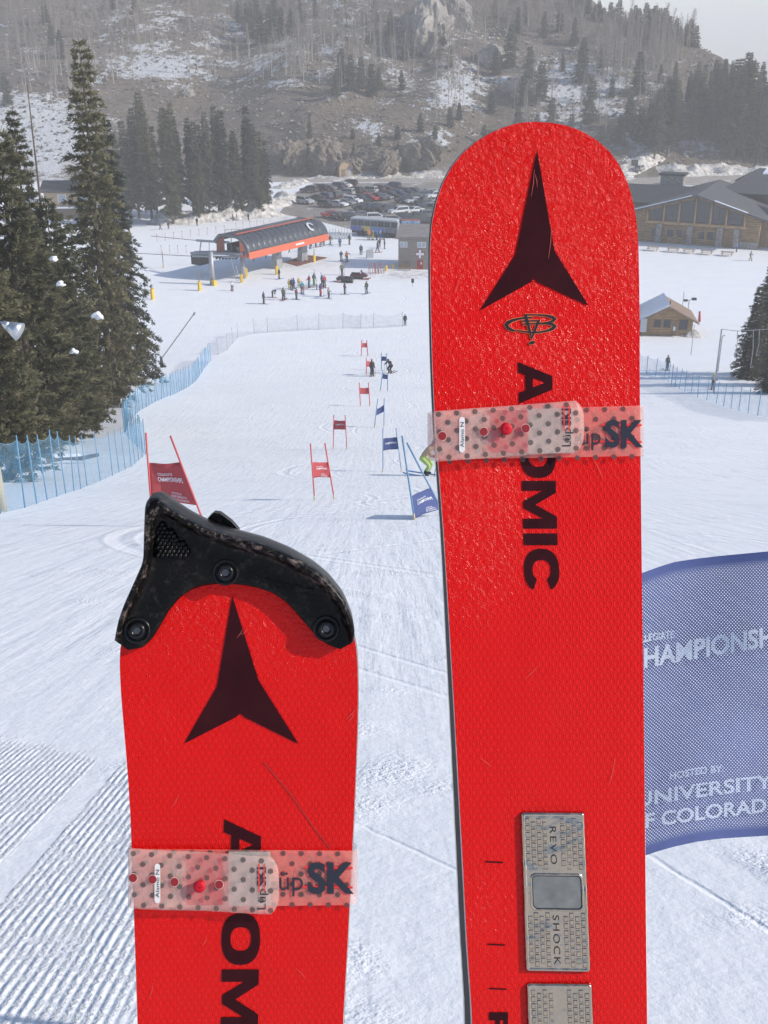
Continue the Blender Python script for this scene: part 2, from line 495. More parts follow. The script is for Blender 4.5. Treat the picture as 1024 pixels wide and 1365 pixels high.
# ================================================================== THE TWO SKIS
class Surf:
    """ski top surface: a plane square to the line of sight, with its shovel bent up towards the top side"""
    def __init__(s, x, y, d, yaw, t_bend, amount, length):
        F = Vector((0, CP, -SP)); U = Vector((0, SP, CP)); X = Vector((1, 0, 0))
        rot = Matrix.Rotation(yaw, 3, U)
        s.S = rot @ X; s.N = rot @ (-F); s.T = U
        s.P = Vector(at(x, y, d)); s.d = d
        s.tb = 0; s.k = 0
        s.tb = s.st(x, t_bend)[1]; s.k = amount / length ** 2
    def bend(s, t): return s.k * max(0.0, t - s.tb) ** 2
    def st(s, x, y):
        dr = Vector(ray(x, y)); b = 0
        for _ in range(6):
            lam = (s.P + s.N * b - Vector(C0)).dot(s.N) / dr.dot(s.N)
            q = Vector(C0) + dr * lam - s.P
            t = q.dot(s.T); b = s.bend(t)
        return q.dot(s.S), t
    def pos(s, a, t, n=0.0):
        sl = 2 * s.k * max(0.0, t - s.tb)
        nn = (s.N - s.T * sl).normalized()
        return s.P + s.S * a + s.T * t + s.N * s.bend(t) + nn * n
    def px(s, x, y, n=0.0):
        a, t = s.st(x, y); return s.pos(a, t, n)

def topsheet_mat():
    m, n, l, b = nt('red_topsheet'); nb = NB(m)
    u, v, _ = nb.sep(nb.coord('UV'))
    def hexd(ox):
        s = .0034
        fx = nb.math('SUBTRACT', nb.math('FRACT', nb.math('ADD', nb.math('DIVIDE', u, s), ox)), .5)
        fy = nb.math('SUBTRACT', nb.math('FRACT', nb.math('ADD', nb.math('DIVIDE', v, s * 1.7320508), ox)), .5)
        return nb.math('SQRT', nb.math('ADD', nb.math('POWER', nb.math('MULTIPLY', fx, 1.0), 2.0), nb.math('POWER', nb.math('MULTIPLY', fy, 1.7320508), 2.0)))
    dd = nb.math('MINIMUM', hexd(0.0), hexd(.5))
    ringv = nb.smooth(nb.math('ABSOLUTE', nb.math('SUBTRACT', dd, .40)), 0, .17, 1, 0)
    uvw = nb.comb(u, v, 0.0)
    wr = nb.noise(uvw, 300, 4, .6, 1.0)
    wr2 = nb.noise(uvw, 26, 2, .5)
    w = nb.attr('wrinkle')
    h = nb.math('ADD', nb.math('MULTIPLY', ringv, nb.math('SUBTRACT', 1.0, nb.math('MULTIPLY', w, .75))), nb.math('MULTIPLY', nb.math('MULTIPLY', wr, 3.2), nb.math('ADD', w, .12)))
    h = nb.math('ADD', h, nb.math('MULTIPLY', wr2, 5.0))
    nrm = nb.bump(h, .9, .0002)
    l.new(nrm, b.inputs['Normal'])
    l.new(nb.bump(nb.math('ADD', nb.math('ADD', nb.math('MULTIPLY', ringv, .45), nb.math('MULTIPLY', wr2, 5.0)), nb.math('MULTIPLY', nb.math('MULTIPLY', wr, nb.math('ADD', w, .05)), 10.0)), 1.0, .0002), b.inputs['Coat Normal'])
    sc = nb.noise(nb.comb(nb.math('MULTIPLY', u, 1.0), nb.math('MULTIPLY', v, .25), 0.0), 90, 5, .7)
    c = nb.mixc(nb.smooth(sc, .70, .78), (.74, .0035, .0015, 1), (.76, .04, .03, 1))
    l.new(c, b.inputs['Base Color'])
    b.inputs['Roughness'].default_value = .5
    b.inputs['Specular IOR Level'].default_value = .04
    b.inputs['Coat Weight'].default_value = .46
    l.new(nb.smooth(nb.noise(uvw, 22, 4, .65), .35, .7, .14, .36), b.inputs['Coat Roughness'])
    return m
TOP = topsheet_mat()
INK = M('maroon_ink', (.036, .0045, .007), .5, var=.25, scale=60, bump=.15, bscale=900, spec=.12, bdist=.0004)
BLACKABS = M('black_sidewall', (.012, .012, .012), .5, var=.4, scale=40, spec=.2)
STEEL = M('steel_edge', (.55, .52, .48), .32, metal=1.0, var=.35, scale=120)
PTEX = M('grey_base', (.03, .03, .03), .5)
WHITE_L = M('pale_laminate', (.62, .60, .56), .5, var=.2, scale=80)

def make_ski(name, label, sf, left, right, tail_w, length, wr_top, t_px_top, zones=()):
    """left/right: edges as pixel lists from the tip down"""
    root = thing(name, label, 'ski')
    L = [sf.st(*p) for p in left]; Rr = [sf.st(*p) for p in right]
    ta = L[0][1]; tb_ = min(L[-1][1], Rr[-1][1])
    lt = np.array([q[1] for q in L])[::-1]; ls = np.array([q[0] for q in L])[::-1]
    rt = np.array([q[1] for q in Rr])[::-1]; rs = np.array([q[0] for q in Rr])[::-1]
    def pch(x, X, Yv):
        # smooth monotone-ish interpolation
        return np.interp(x, X, Yv)
    k = np.linspace(0, 1, 60)
    t1 = ta - (ta - (ta - .12)) * (k ** 2.2)
    t2 = np.linspace(ta - .12, tb_, 60)[1:]
    t3 = np.linspace(tb_, ta - length, 40)[1:]
    ts = np.concatenate([t1, t2])
    sl = pch(ts, lt, ls); sr = pch(ts, rt, rs)
    for arr in (sl, sr):
        ker = np.hanning(9); ker /= ker.sum()
        sm = np.convolve(np.pad(arr, 4, mode='edge'), ker, mode='valid')
        w = np.clip((np.arange(len(arr)) - 30) / 20, 0, 1); arr[:] = arr * (1 - w) + sm * w
    sl[0] = sr[0] = (ls[-1] + rs[-1]) / 2
    c0 = (sl[-1] + sr[-1]) / 2; c1 = (sl[-30] + sr[-30]) / 2
    slope = (c0 - c1) / (ts[-1] - ts[-30])
    w0 = (sr[-1] - sl[-1]) / 2
    f = (t3 - tb_) / ((ta - length) - tb_)
    wv = np.interp(f, [0, .35, .6, 1], [w0, tail_w * .86, tail_w * .85, tail_w])
    cc = c0 + slope * (t3 - tb_)
    ts = np.concatenate([ts, t3]); sl = np.concatenate([sl, cc - wv]); sr = np.concatenate([sr, cc + wv])
    n = len(ts); NCc = 15
    V = []; UV = []; W = []
    zc_ = {(z[0], z[1]): sf.st(z[0], z[1]) for z in zones}
    for i in range(n):
        for j in range(NCc):
            a = sl[i] + (sr[i] - sl[i]) * j / (NCc - 1)
            V.append(sf.pos(a, ts[i])); UV.append((a, ts[i]))
            w_ = float(np.clip((ts[i] - wr_top[1]) / (wr_top[0] - wr_top[1]), 0, 1))
            for (qx, qy, ra_, rb_, k_) in zones:
                zs, zt = zc_[qx, qy]; w_ = max(w_, k_ * math.exp(-((a - zs) / ra_) ** 2 - ((ts[i] - zt) / rb_) ** 2))
            W.append(w_)
    Fc = [(i * NCc + j, (i + 1) * NCc + j, (i + 1) * NCc + j + 1, i * NCc + j + 1) for i in range(n - 1) for j in range(NCc - 1)]
    me = mesh('topsheet', V, Fc, TOP, True)
    uvl = me.uv_layers.new(name='UVMap')
    for lp in me.loops: uvl.data[lp.index].uv = UV[lp.vertex_index]
    aw = me.attributes.new('wrinkle', 'FLOAT', 'POINT'); aw.data.foreach_set('value', W)
    link('topsheet', me, root)
    # the outline, left side up over the tip and down the right side
    ol = [(sl[i], ts[i]) for i in range(n - 1, -1, -1)] + [(sr[i], ts[i]) for i in range(1, n)]
    m_ = len(ol)
    nrm = []
    for i in range(m_):
        a = ol[max(i - 2, 0)]; b = ol[min(i + 2, m_ - 1)]
        dx, dy = b[0] - a[0], b[1] - a[1]; q = math.hypot(dx, dy) or 1
        nrm.append((-dy / q, dx / q))
    def th(t): return np.interp(ta - t, [0, .06, .15, .26, .45, .9, 1.3, 3], [.004, .0045, .006, .011, .0155, .017, .013, .008])
    def strip(nm, o1, z1, o2, z2, mat):
        V = []; Fq = []
        for i in range(m_):
            s_, t_ = ol[i]; nx, ny = nrm[i]
            fl_ = np.interp(ta - t_, [0, .18, .45], [.22, .35, 1.0]); fa, fb = o1 * fl_, o2 * fl_
            V.append(sf.pos(s_ + nx * fa, t_ + ny * fa, z1 if z1 > -.0011 else z1 * th(t_)))
            V.append(sf.pos(s_ + nx * fb, t_ + ny * fb, z2 if z2 > -.0011 else z2 * th(t_)))
        for i in range(m_ - 1): Fq.append((2 * i, 2 * i + 1, 2 * i + 3, 2 * i + 2))
        return link(nm, mesh(nm, V, Fq, mat, True), root)
    strip('topsheet_rim', 0, 0, .0005, -.0009, WHITE_L)
    strip('sidewall', .0005, -.0009, .0018, -.80, BLACKABS)
    strip('steel_edge', .0018, -.80, .0020, -1.0, STEEL)
    Vb = []
    for i in range(n):
        for a in (sl[i] - .0003, sr[i] + .0003): Vb.append(sf.pos(a, ts[i], -th(ts[i])))
    link('base', mesh('base', Vb, [(2 * i, 2 * i + 1, 2 * i + 3, 2 * i + 2) for i in range(n - 1)], PTEX, True), root)
    return root, ta

# lettering shapes: u along the reading direction, v up, unit height
def arc_pts(cx, cy, rx, ry, a0, a1, n, p=2.4):
    out = []
    for i in range(n + 1):
        a = a0 + (a1 - a0) * i / n
        c, s = math.cos(a), math.sin(a)
        out.append((cx + rx * math.copysign(abs(c) ** (2 / p), c), cy + ry * math.copysign(abs(s) ** (2 / p), s)))
    return out
GL = {
 'A': [[(0, 0), (.30, 0), (.37, .20), (.80, .20), (.87, 0), (1.18, 0), (.78, 1), (.40, 1)], [(.45, .42), (.72, .42), (.585, .80)]],
 'T': [[(.34, 0), (.64, 0), (.64, .74), (.98, .74), (.98, 1), (0, 1), (0, .74), (.34, .74)]],
 'O': [arc_pts(.59, .5, .59, .52, 0, 2 * math.pi, 40)[:-1], arc_pts(.59, .5, .27, .28, 0, 2 * math.pi, 30)[:-1]],
 'M': [[(0, 0), (.28, 0), (.28, .60), (.58, .02), (.78, .02), (1.08, .60), (1.08, 0), (1.36, 0), (1.36, 1), (1.02, 1), (.68, .38), (.34, 1), (0, 1)]],
 'I': [[(0, 0), (.31, 0), (.31, 1), (0, 1)]],
 'C': [arc_pts(.59, .5, .59, .52, R(26), R(334), 36) + list(reversed(arc_pts(.59, .5, .28, .27, R(30), R(330), 28)))],
 'R': [[(0, 0), (.30, 0), (.30, .33), (.46, .33), (.72, 0), (1.08, 0), (.76, .39), (.96, .55), (1.0, .70), (.95, .88), (.78, .98), (.62, 1), (0, 1)],
       [(.30, .56), (.58, .56), (.68, .66), (.58, .76), (.30, .76)]],
}
def decal(nm, sf, loops_px, mat, parent, n=.0003):
    v, f = poly_mesh(loops_px)
    o = link(nm, mesh(nm, [sf.px(a, b, n) for a, b in v], f, mat), parent)
    fixn(o)
    if o.data.polygons[0].normal.dot(sf.N) < 0: o.data.flip_normals()
    return o
def word(sf, parent, items, x0, x1, slope, mat, n=.0003):
    """items: (glyph, y_start, y_end); baseline on x0, top on x1; letters read downwards"""
    for g, ya, yb in items:
        w = max(p[0] for p in GL[g][0])
        yr = items[0][1]
        lp = [[(x0 + (x1 - x0) * v + slope * (ya + u / w * (yb - ya) - yr), ya + u / w * (yb - ya)) for u, v in l_] for l_ in GL[g]]
        decal('letter', sf, lp, mat, parent, n)
def star(sf, parent, apex, lw, rw, notch, lk, rk, mat):
    """three-pointed emblem built in rows so that it follows the curved shovel"""
    ys = np.linspace(0, 1, 40)
    V = []; Fq = []
    for side, tip, kink in ((0, lw, lk), (1, rw, rk)):
        base = len(V)
        yv = apex[1] + (tip[1] - apex[1]) * ys
        for yy in yv:
            ox = np.interp(yy, [apex[1], kink[1], tip[1]], [apex[0], kink[0], tip[0]])
            if yy <= notch[1]: ix = np.interp(yy, [apex[1], notch[1]], [apex[0], notch[0]])
            else: ix = np.interp(yy, [notch[1], tip[1]], [notch[0], tip[0]])
            V.append(sf.px(ox, yy, .0004)); V.append(sf.px(ix, yy, .0004))
        for i in range(len(yv) - 1):
            q = (base + 2 * i, base + 2 * i + 2, base + 2 * i + 3, base + 2 * i + 1)
            Fq.append(q if side == 0 else tuple(reversed(q)))
    o = link('emblem', mesh('emblem', V, Fq, mat, True), parent)
    return o

# --- the tall ski without a guard
SR = Surf(717, 700, .53, R(4.5), 420, .009, .085)
rl = [(712, 162), (690, 164), (672, 169.5), (654, 177), (636, 188), (618, 203), (603, 221), (591, 243), (582, 268), (576, 296), (573.5, 330), (574, 380), (575, 430), (577, 500), (580, 560), (586, 640), (591, 700),
      (596, 780), (600, 850), (606, 950), (611, 1040), (617, 1150), (622, 1250), (627, 1320), (630, 1365)]
rr_ = [(712, 162), (735, 163.5), (755, 167), (775, 174.5), (795, 186), (812, 201), (826, 220), (836.5, 242), (844, 268), (849, 296), (851.5, 330), (852.5, 380), (853, 430), (853, 500), (853.5, 560), (854.5, 640), (855, 700),
       (856, 780), (857, 850), (858.5, 950), (859.5, 1040), (860.5, 1150), (861.5, 1250), (862.5, 1320), (863, 1365)]
LEN_R = 1.93
ski_r, ta_r = make_ski('ski', 'tall red racing ski with rounded bare tip and two silver metal plates', SR, rl, rr_, .041, LEN_R, (SR.st(715, 300)[1], SR.st(715, 470)[1]), 162, [(630, 660, .028, .06, .8), (700, 470, .05, .02, .6), (640, 1210, .02, .03, .5), (800, 520, .02, .03, .5)])
star(SR, ski_r, (716, 200), (640, 414), (785, 408), (711.5, 374), (687, 340), (739, 334), INK)
word(SR, ski_r, [('A', 482.5, 538), ('T', 540, 581), ('O', 582.5, 637), ('M', 641, 704.5), ('I', 711, 726.5), ('C', 731.5, 786)], 690.5, 735.5, .033, INK)
# small sticker with a monogram: letters drawn as strokes over an orange outline
def stroke(nm, sf, pts, w, mat, parent, n):
    V = []; Fq = []
    pts = [np.array(p, float) for p in pts]
    for i, p in enumerate(pts):
        d = pts[min(i + 1, len(pts) - 1)] - pts[max(i - 1, 0)]
        d /= np.linalg.norm(d) or 1
        q = np.array([-d[1], d[0]]) * (w[i] if hasattr(w, '__len__') else w)
        e = d * (.0 if 0 < i < len(pts) - 1 else .0)
        V += [sf.px(*(p - q), n), sf.px(*(p + q), n)]
    for i in range(len(pts) - 1): Fq.append((2 * i, 2 * i + 1, 2 * i + 3, 2 * i + 2))
    o = link(nm, mesh(nm, V, Fq, mat), parent)
    if o.data.polygons[0].normal.dot(sf.N) < 0: o.data.flip_normals()
    return o
ORG = M('orange_outline', (.85, .16, .05), .45)
INKB = M('black_ink', (.010, .010, .012), .45, var=.3, scale=300)
def zq(a, b): return (660 + a * .09766, 410 + b * .09766)
mono = []
mono.append(([zq(225 + 300 * 0 + 330 * 0, 0)] * 0, 0))
ell = [zq(430 + 300 * math.cos(a), 236 + 98 * math.sin(a)) for a in np.linspace(R(250), R(125), 18)]
mono_strokes = [
    ([zq(515, 140), zq(430, 140), zq(330, 152), zq(240, 175), zq(180, 205), zq(152, 240), zq(175, 280), zq(230, 308), zq(280, 322)], [.9, 1.0, 1.3, 1.9, 2.5, 2.7, 2.2, 1.5, .8]),
    ([zq(285, 308), zq(380, 328), zq(500, 342), zq(620, 335), zq(720, 315), zq(790, 285), zq(815, 258), zq(790, 232), zq(700, 218), zq(560, 220), zq(370, 228)], [.6, 1.0, 1.1, 1.1, 1.4, 2.2, 2.6, 1.8, 1.1, .9, .9]),
    ([zq(600, 214), zq(720, 204), zq(790, 185), zq(815, 160), zq(785, 132), zq(690, 108), zq(560, 100), zq(400, 100)], [.5, 1.0, 1.8, 2.6, 2.0, 1.2, .9, .9]),
    ([zq(360, 186), zq(600, 180)], [.9, .9]),
    ([zq(410, 98), zq(440, 200), zq(470, 310), zq(497, 435)], [2.0, 1.9, 1.6, .4]),
    ([zq(600, 172), zq(560, 270), zq(525, 360), zq(499, 432)], [1.6, 1.5, 1.3, .4]),
    ([zq(455, 500), zq(490, 484), zq(515, 478), zq(540, 470)], [.5, 2.0, 2.3, 1.2]),
]
for i, (ps, ws) in enumerate(mono_strokes):
    stroke('sticker_outline', SR, ps, [w + .95 for w in ws], ORG, ski_r, .0003 + .00001 * i)
for i, (ps, ws) in enumerate(mono_strokes):
    stroke('sticker_stroke', SR, ps, ws, INKB, ski_r, .0005 + .00001 * i)
for yy, xa in ((1149, 647), (1259, 650), (1318, 652)):
    stroke('mark_line', SR, [(xa, yy - .6), (xa + 23.5, yy + .6)], .9, INK, ski_r, .0003)
word(SR, ski_r, [('R', 1349, 1388)], 652, 677, .02, INK)

# --- metal damper plates
def plate_mat():
    m, n, l, b = nt('brushed_plate'); nb = NB(m)
    o = nb.coord('Object')
    b.inputs['Base Color'].default_value = (.50, .42, .33, 1); b.inputs['Metallic'].default_value = 1.0
    r = nb.noise(o, 300, 4, .7)
    l.new(nb.smooth(r, .3, .7, .12, .28), b.inputs['Roughness'])
    l.new(nb.bump(nb.math('ADD', nb.math('MULTIPLY', nb.noise(o, 420, 3, .6), .4), nb.math('MULTIPLY', nb.noise(o, 75, 2, .5), 6.0)), .5, .0007), b.inputs['Normal'])
    return m
PLATE = plate_mat()
PLATE2 = M('dull_grey_insert', (.26, .26, .24), .5, metal=.7, var=.18, scale=150)
ENGR = M('engraved_line', (.035, .033, .03), .5, metal=.3)
def metal_plate(corners, window, rows_, words):
    """corners: TL, TR, BR, BL in the picture"""
    TL, TR, BR, BL = [np.array(c, float) for c in corners]
    def P(u, v, n): 
        p = (TL * (1 - u) + TR * u) * (1 - v) + (BL * (1 - u) + BR * u) * v
        return SR.px(p[0], p[1], n)
    Lv = np.linalg.norm(BL - TL); Lu = np.linalg.norm(TR - TL)
    def ringp(inset, n, rad, k=5):
        pts = []
        a = inset / Lu; b = inset / Lv; ru = max(rad - inset * .6, 1.0) / Lu; rv = max(rad - inset * .6, 1.0) / Lv
        for cx, cy, s0 in ((1 - a - ru, b + rv, -90), (1 - a - ru, 1 - b - rv, 0), (a + ru, 1 - b - rv, 90), (a + ru, b + rv, 180)):
            for i in range(k + 1):
                t = R(s0 + 90 * i / k); pts.append(P(cx + ru * math.cos(t), cy + rv * math.sin(t), n))
        return pts
    prof = [(0, .0001, 4), (.5, .0012, 4), (2.0, .0019, 4), (4.0, .0018, 4), (5.2, .0014, 4)]
    V = []; Fq = []
    rings = [ringp(*p) for p in prof]
    m_ = len(rings[0])
    for r in rings: V += r
    for a in range(len(rings) - 1):
        for i in range(m_):
            j = (i + 1) % m_; Fq.append((a * m_ + i, a * m_ + j, (a + 1) * m_ + j, (a + 1) * m_ + i))
    Fq.append(tuple((len(rings) - 1) * m_ + i for i in range(m_)))
    pl = link('metal_plate', mesh('metal_plate', V, Fq, PLATE, True), ski_r)
    fixn(pl)
    for p in pl.data.polygons:
        if len(p.vertices) > 4: p.use_smooth = False
    if pl.data.polygons[-1].normal.dot(SR.N) < 0: pl.data.flip_normals()
    # raised dashes in staggered columns
    emb = MB()
    for r in range(rows_[0]):
        for ccol in range(rows_[1]):
            u = (.09, .18, .27, .36, .64, .73, .82, .91)[ccol]
            v = rows_[2] + (r + (.5 if ccol % 2 else 0)) * rows_[3]
            if v > 1 - 9 / Lv or v < 7 / Lv: continue
            if window and window[2] - .035 < v < window[3] + .035 and .07 < u < .95: continue
            du, dv = 3.1 / Lu, 4.3 / Lv
            b4 = [P(u - du, v - dv, .0013), P(u + du, v - dv, .0013), P(u + du, v + dv, .0013), P(u - du, v + dv, .0013)]
            t4 = [P(u - du * .7, v - dv * .6, .0018), P(u + du * .7, v - dv * .6, .0018), P(u + du * .7, v + dv * .6, .0018), P(u - du * .7, v + dv * .6, .0018)]
            emb.hexa(b4, t4)
    if emb.f:
        e = emb.build('embossing', PLATE, pl); fixn(e); e['kind'] = 'stuff'
    if window:
        u0, u1, v0, v1 = window
        def wr(inset, n, rad, k=5):
            pts = []
            a0, a1 = u0 + inset / Lu, u1 - inset / Lu; b0, b1 = v0 + inset / Lv, v1 - inset / Lv
            ru, rv = rad / Lu, rad / Lv
            for cx, cy, s0 in ((a1 - ru, b0 + rv, -90), (a1 - ru, b1 - rv, 0), (a0 + ru, b1 - rv, 90), (a0 + ru, b0 + rv, 180)):
                for i in range(k + 1):
                    t = R(s0 + 90 * i / k); pts.append(P(cx + ru * math.cos(t), cy + rv * math.sin(t), n))
            return pts
        rs = [wr(-3.0, .0014, 8), wr(-1.2, .0022, 7), wr(0, .0018, 6)]
        V = []; Fq = []
        for r in rs: V += r
        m_ = len(rs[0])
        for a in range(2):
            for i in range(m_):
                j = (i + 1) % m_; Fq.append((a * m_ + i, a * m_ + j, (a + 1) * m_ + j, (a + 1) * m_ + i))
        o = fixn(link('window_rim', mesh('window_rim', V, Fq, PLATE, True), pl))
        ri = wr(0, .00165, 6)
        o = fixn(link('window_insert', mesh('window_insert', ri, [tuple(range(len(ri)))], PLATE2), pl))
        if o.data.polygons[0].normal.dot(SR.N) < 0: o.data.flip_normals()
        rg = wr(.0, .0017, 6); rg2 = wr(1.3, .0017, 5)
        fixn(link('window_gap', mesh('window_gap', rg + rg2, [(i, (i + 1) % m_, m_ + (i + 1) % m_, m_ + i) for i in range(m_)], ENGR), pl))
    for txt, v0, v1 in words:
        tv, tf = text_geo(txt, .0, 1.0, 1.25)
        W_ = tv[:, 0].max()
        o = link('lettering', mesh('lettering', [P(.44 + .105 * b, v0 + (v1 - v0) * a / W_, .00155) for a, b in tv], tf, ENGR), pl)
        fixn(o)
        if o.data.polygons[0].normal.dot(SR.N) < 0: o.data.flip_normals()
    return pl
metal_plate([(694, 1081.5), (778.5, 1082), (787, 1295), (700.5, 1293.5)], (.135, .905, .395, .605), (22, 8, .055, .0437), [('REVO', .09, .325), ('SHOCK', .645, .955)])
metal_plate([(701.5, 1309.5), (788.5, 1310), (797, 1520), (709, 1519)], None, (22, 8, .055, .0437), [])

# --- the wide ski with the bolted tip guard
SL_ = Surf(318, 1050, .54, R(4), 980, .0055, .085)
ll = [(312, 742), (280, 746), (250, 756), (222, 772), (198, 794), (178, 822), (165, 845), (160, 865), (159.5, 890), (161.5, 930), (166, 980), (171, 1040), (174, 1090), (176, 1150), (178, 1200), (180, 1260), (182, 1320), (183.5, 1365)]
lr = [(312, 742), (345, 745), (378, 752), (408, 764), (436, 784), (458, 810), (470, 838), (475.5, 865), (477, 890), (477.5, 930), (476.5, 980), (474, 1040), (472, 1090), (469, 1150), (466.5, 1200), (463.5, 1260), (460, 1320), (457.5, 1365)]
LEN_L = 1.72
ski_l, ta_l = make_ski('ski', 'shorter wide red racing ski with black guard bolted over its tip', SL_, ll, lr, .048, LEN_L, (SL_.st(315, 800)[1] + .03, SL_.st(315, 1000)[1]), 742, [(200, 960, .02, .03, .5)])
star(SL_, ski_l, (310, 794), (246, 991), (398, 991.5), (320.5, 953), (289.5, 915), (345, 907), INK)
word(SL_, ski_l, [('A', 1092, 1160), ('T', 1165, 1213), ('O', 1217, 1286), ('M', 1292, 1372)], 299, 348.5, -.016, INK)
for pts in ([(352, 1016), (385, 1055), (420, 1105), (440, 1130)], ):
    stroke('scuff', SL_, pts, .9, M('scuff_grey', (.52, .012, .009), .6), ski_l, .0003)

SCR = M('fine_scratch', (.62, .10, .08), .5)
for sf_, par, lst in ((SR, ski_r, [((708, 262), (712, 226)), ((716, 250), (713, 232)), ((735, 300), (731, 345)), ((790, 610), (804, 640)), ((700, 905), (716, 888)), ((820, 1010), (812, 1046)), ((640, 1010), (655, 1022)), ((612, 370), (606, 392))]),
                      (SL_, ski_l, [((316, 850), (324, 838)), ((330, 838), (322, 846)), ((462, 958), (474, 945)), ((464, 962), (472, 952)), ((230, 1075), (238, 1060)), ((395, 1290), (408, 1305)), ((270, 1260), (276, 1250)), ((205, 1310), (199, 1330))])):
    for p0, p1 in lst:
        stroke('scratch', sf_, [p0, ((p0[0] + p1[0]) / 2 + 1, (p0[1] + p1[1]) / 2), p1], [.15, .38, .15], SCR, par, .0006)
# the guard: a loft between its inner edge on the topsheet and its outer edge
def g1_(a, b): return (140 + a * .35156, 640 + b * .35171)
GI = [(95, 638), (150, 630), (185, 595), (215, 545), (245, 492), (285, 445), (330, 412), (370, 398), (410, 392), (450, 390), (490, 391), (540, 396), (590, 407), (640, 425), (690, 460), (730, 505), (760, 540), (795, 580), (820, 605), (855, 625), (890, 635)]
GO = [(43, 600), (60, 520), (85, 450), (120, 372), (155, 292), (157, 172), (160, 80), (176, 57), (207, 55), (250, 88), (315, 130), (400, 172), (490, 200), (600, 228), (700, 268), (790, 318), (850, 366), (908, 437), (938, 512), (946, 565), (940, 608)]
def guard_mat():
    m, n, l, b = nt('scuffed_black_plastic'); nb = NB(m); o = nb.pos()
    s1 = nb.noise(o, 70, 6, .75, 1.5); s2 = nb.noise(o, 420, 4, .7)
    e = nb.attr('rim')
    f = nb.math('MULTIPLY', nb.smooth(nb.math('ADD', nb.math('MULTIPLY', s1, .6), nb.math('MULTIPLY', s2, .4)), .50, .62), nb.math('ADD', nb.math('MULTIPLY', e, .75), .12))
    b.inputs['Specular IOR Level'].default_value = .18
    c = nb.mixc(f, (.0035, .0032, .003, 1), (.19, .145, .125, 1))
    l.new(c, b.inputs['Base Color'])
    l.new(nb.smooth(f, 0, 1, .3, .6), b.inputs['Roughness'])
    l.new(nb.bump(nb.math('ADD', s1, s2), .3, .0008), b.inputs['Normal'])
    return m
GM = guard_mat()
K = 121
kk = np.linspace(0, 1, K); ks = np.linspace(0, 1, len(GI))
def spl(A):
    A = np.array([g1_(*p) for p in A])
    out = np.stack([np.interp(kk, ks, A[:, i]) for i in (0, 1)], 1)
    ker = np.hanning(7); ker /= ker.sum()
    for i in (0, 1): out[3:-3, i] = np.convolve(out[:, i], ker, mode='valid')
    return out
gi, go = spl(GI), spl(GO)
prof = [(0, 0, 0), (.005, .0035, 0), (.03, .0048, 0), (.12, .0050, 0), (.40, .0048, 0), (.62, .0046, 0), (.72, .0052, .2), (.80, .0085, .8), (.87, .0118, 1), (.94, .0120, 1), (.985, .0095, .9), (1.0, .0050, .5), (1.004, -.006, .2), (.985, -.014, 0), (.90, -.016, 0), (.5, -.015, 0)]
V = []; E = []
for i in range(K):
    endf = min(1, min(i, K - 1 - i) / 9.0)
    for (mm, nn, ee) in prof:
        p = gi[i] + (go[i] - gi[i]) * mm
        hgt = nn if nn < .0055 else .005 + (nn - .005) * (endf ** .6)
        V.append(SL_.px(p[0], p[1], hgt)); E.append(ee)
m_ = len(prof)
Fq = [(i * m_ + j, (i + 1) * m_ + j, (i + 1) * m_ + j + 1, i * m_ + j + 1) for i in range(K - 1) for j in range(m_ - 1)]
Fq += [tuple(range(m_)), tuple(reversed([(K - 1) * m_ + j for j in range(m_)]))]
me = mesh('tip_guard', V, Fq, GM, True)
ea = me.attributes.new('rim', 'FLOAT', 'POINT'); ea.data.foreach_set('value', E)
guard = link('tip_guard', me, ski_l); fixn(guard)
guard['label'] = 'black plastic tip guard with scuffed rim and three bolts'
SLX, SLN, SLT = SL_.S, SL_.N, SL_.T
BOLT = M('black_bolt', (.02, .02, .02), .28, metal=.6, var=.3, scale=300)
HEXM = M('bolt_socket', (.16, .15, .14), .35, metal=.9)
for bx, by in ((460, 342), (128, 562), (838, 555)):
    px0 = g1_(bx, by)
    V = []; Fq = []; K2 = 28
    for rr0, hh0 in ((.0066, .0049), (.0064, .0058), (.0056, .0062), (.0050, .0050), (.0042, .0048), (.0040, .0066), (.0034, .0072), (.0021, .0073), (.0020, .0060), (.0004, .0058)):
        c = SL_.px(px0[0], px0[1], hh0)
        for q in range(K2):
            a = 2 * math.pi * q / K2; V.append(c + SLX * (rr0 * math.cos(a)) + SLT * (rr0 * math.sin(a)))
    for a in range(9):
        for q in range(K2):
            w2 = (q + 1) % K2; Fq.append((a * K2 + q, a * K2 + w2, (a + 1) * K2 + w2, (a + 1) * K2 + q))
    bo = link('bolt', mesh('bolt', V, Fq, BOLT, True), guard)
    c = SL_.px(px0[0], px0[1], .0063)
    hx = [c + SLX * (.0019 * math.cos(R(60 * q))) + SLT * (.0019 * math.sin(R(60 * q))) for q in range(6)]
    link('bolt', mesh('bolt', hx, [tuple(range(6))], HEXM), guard)
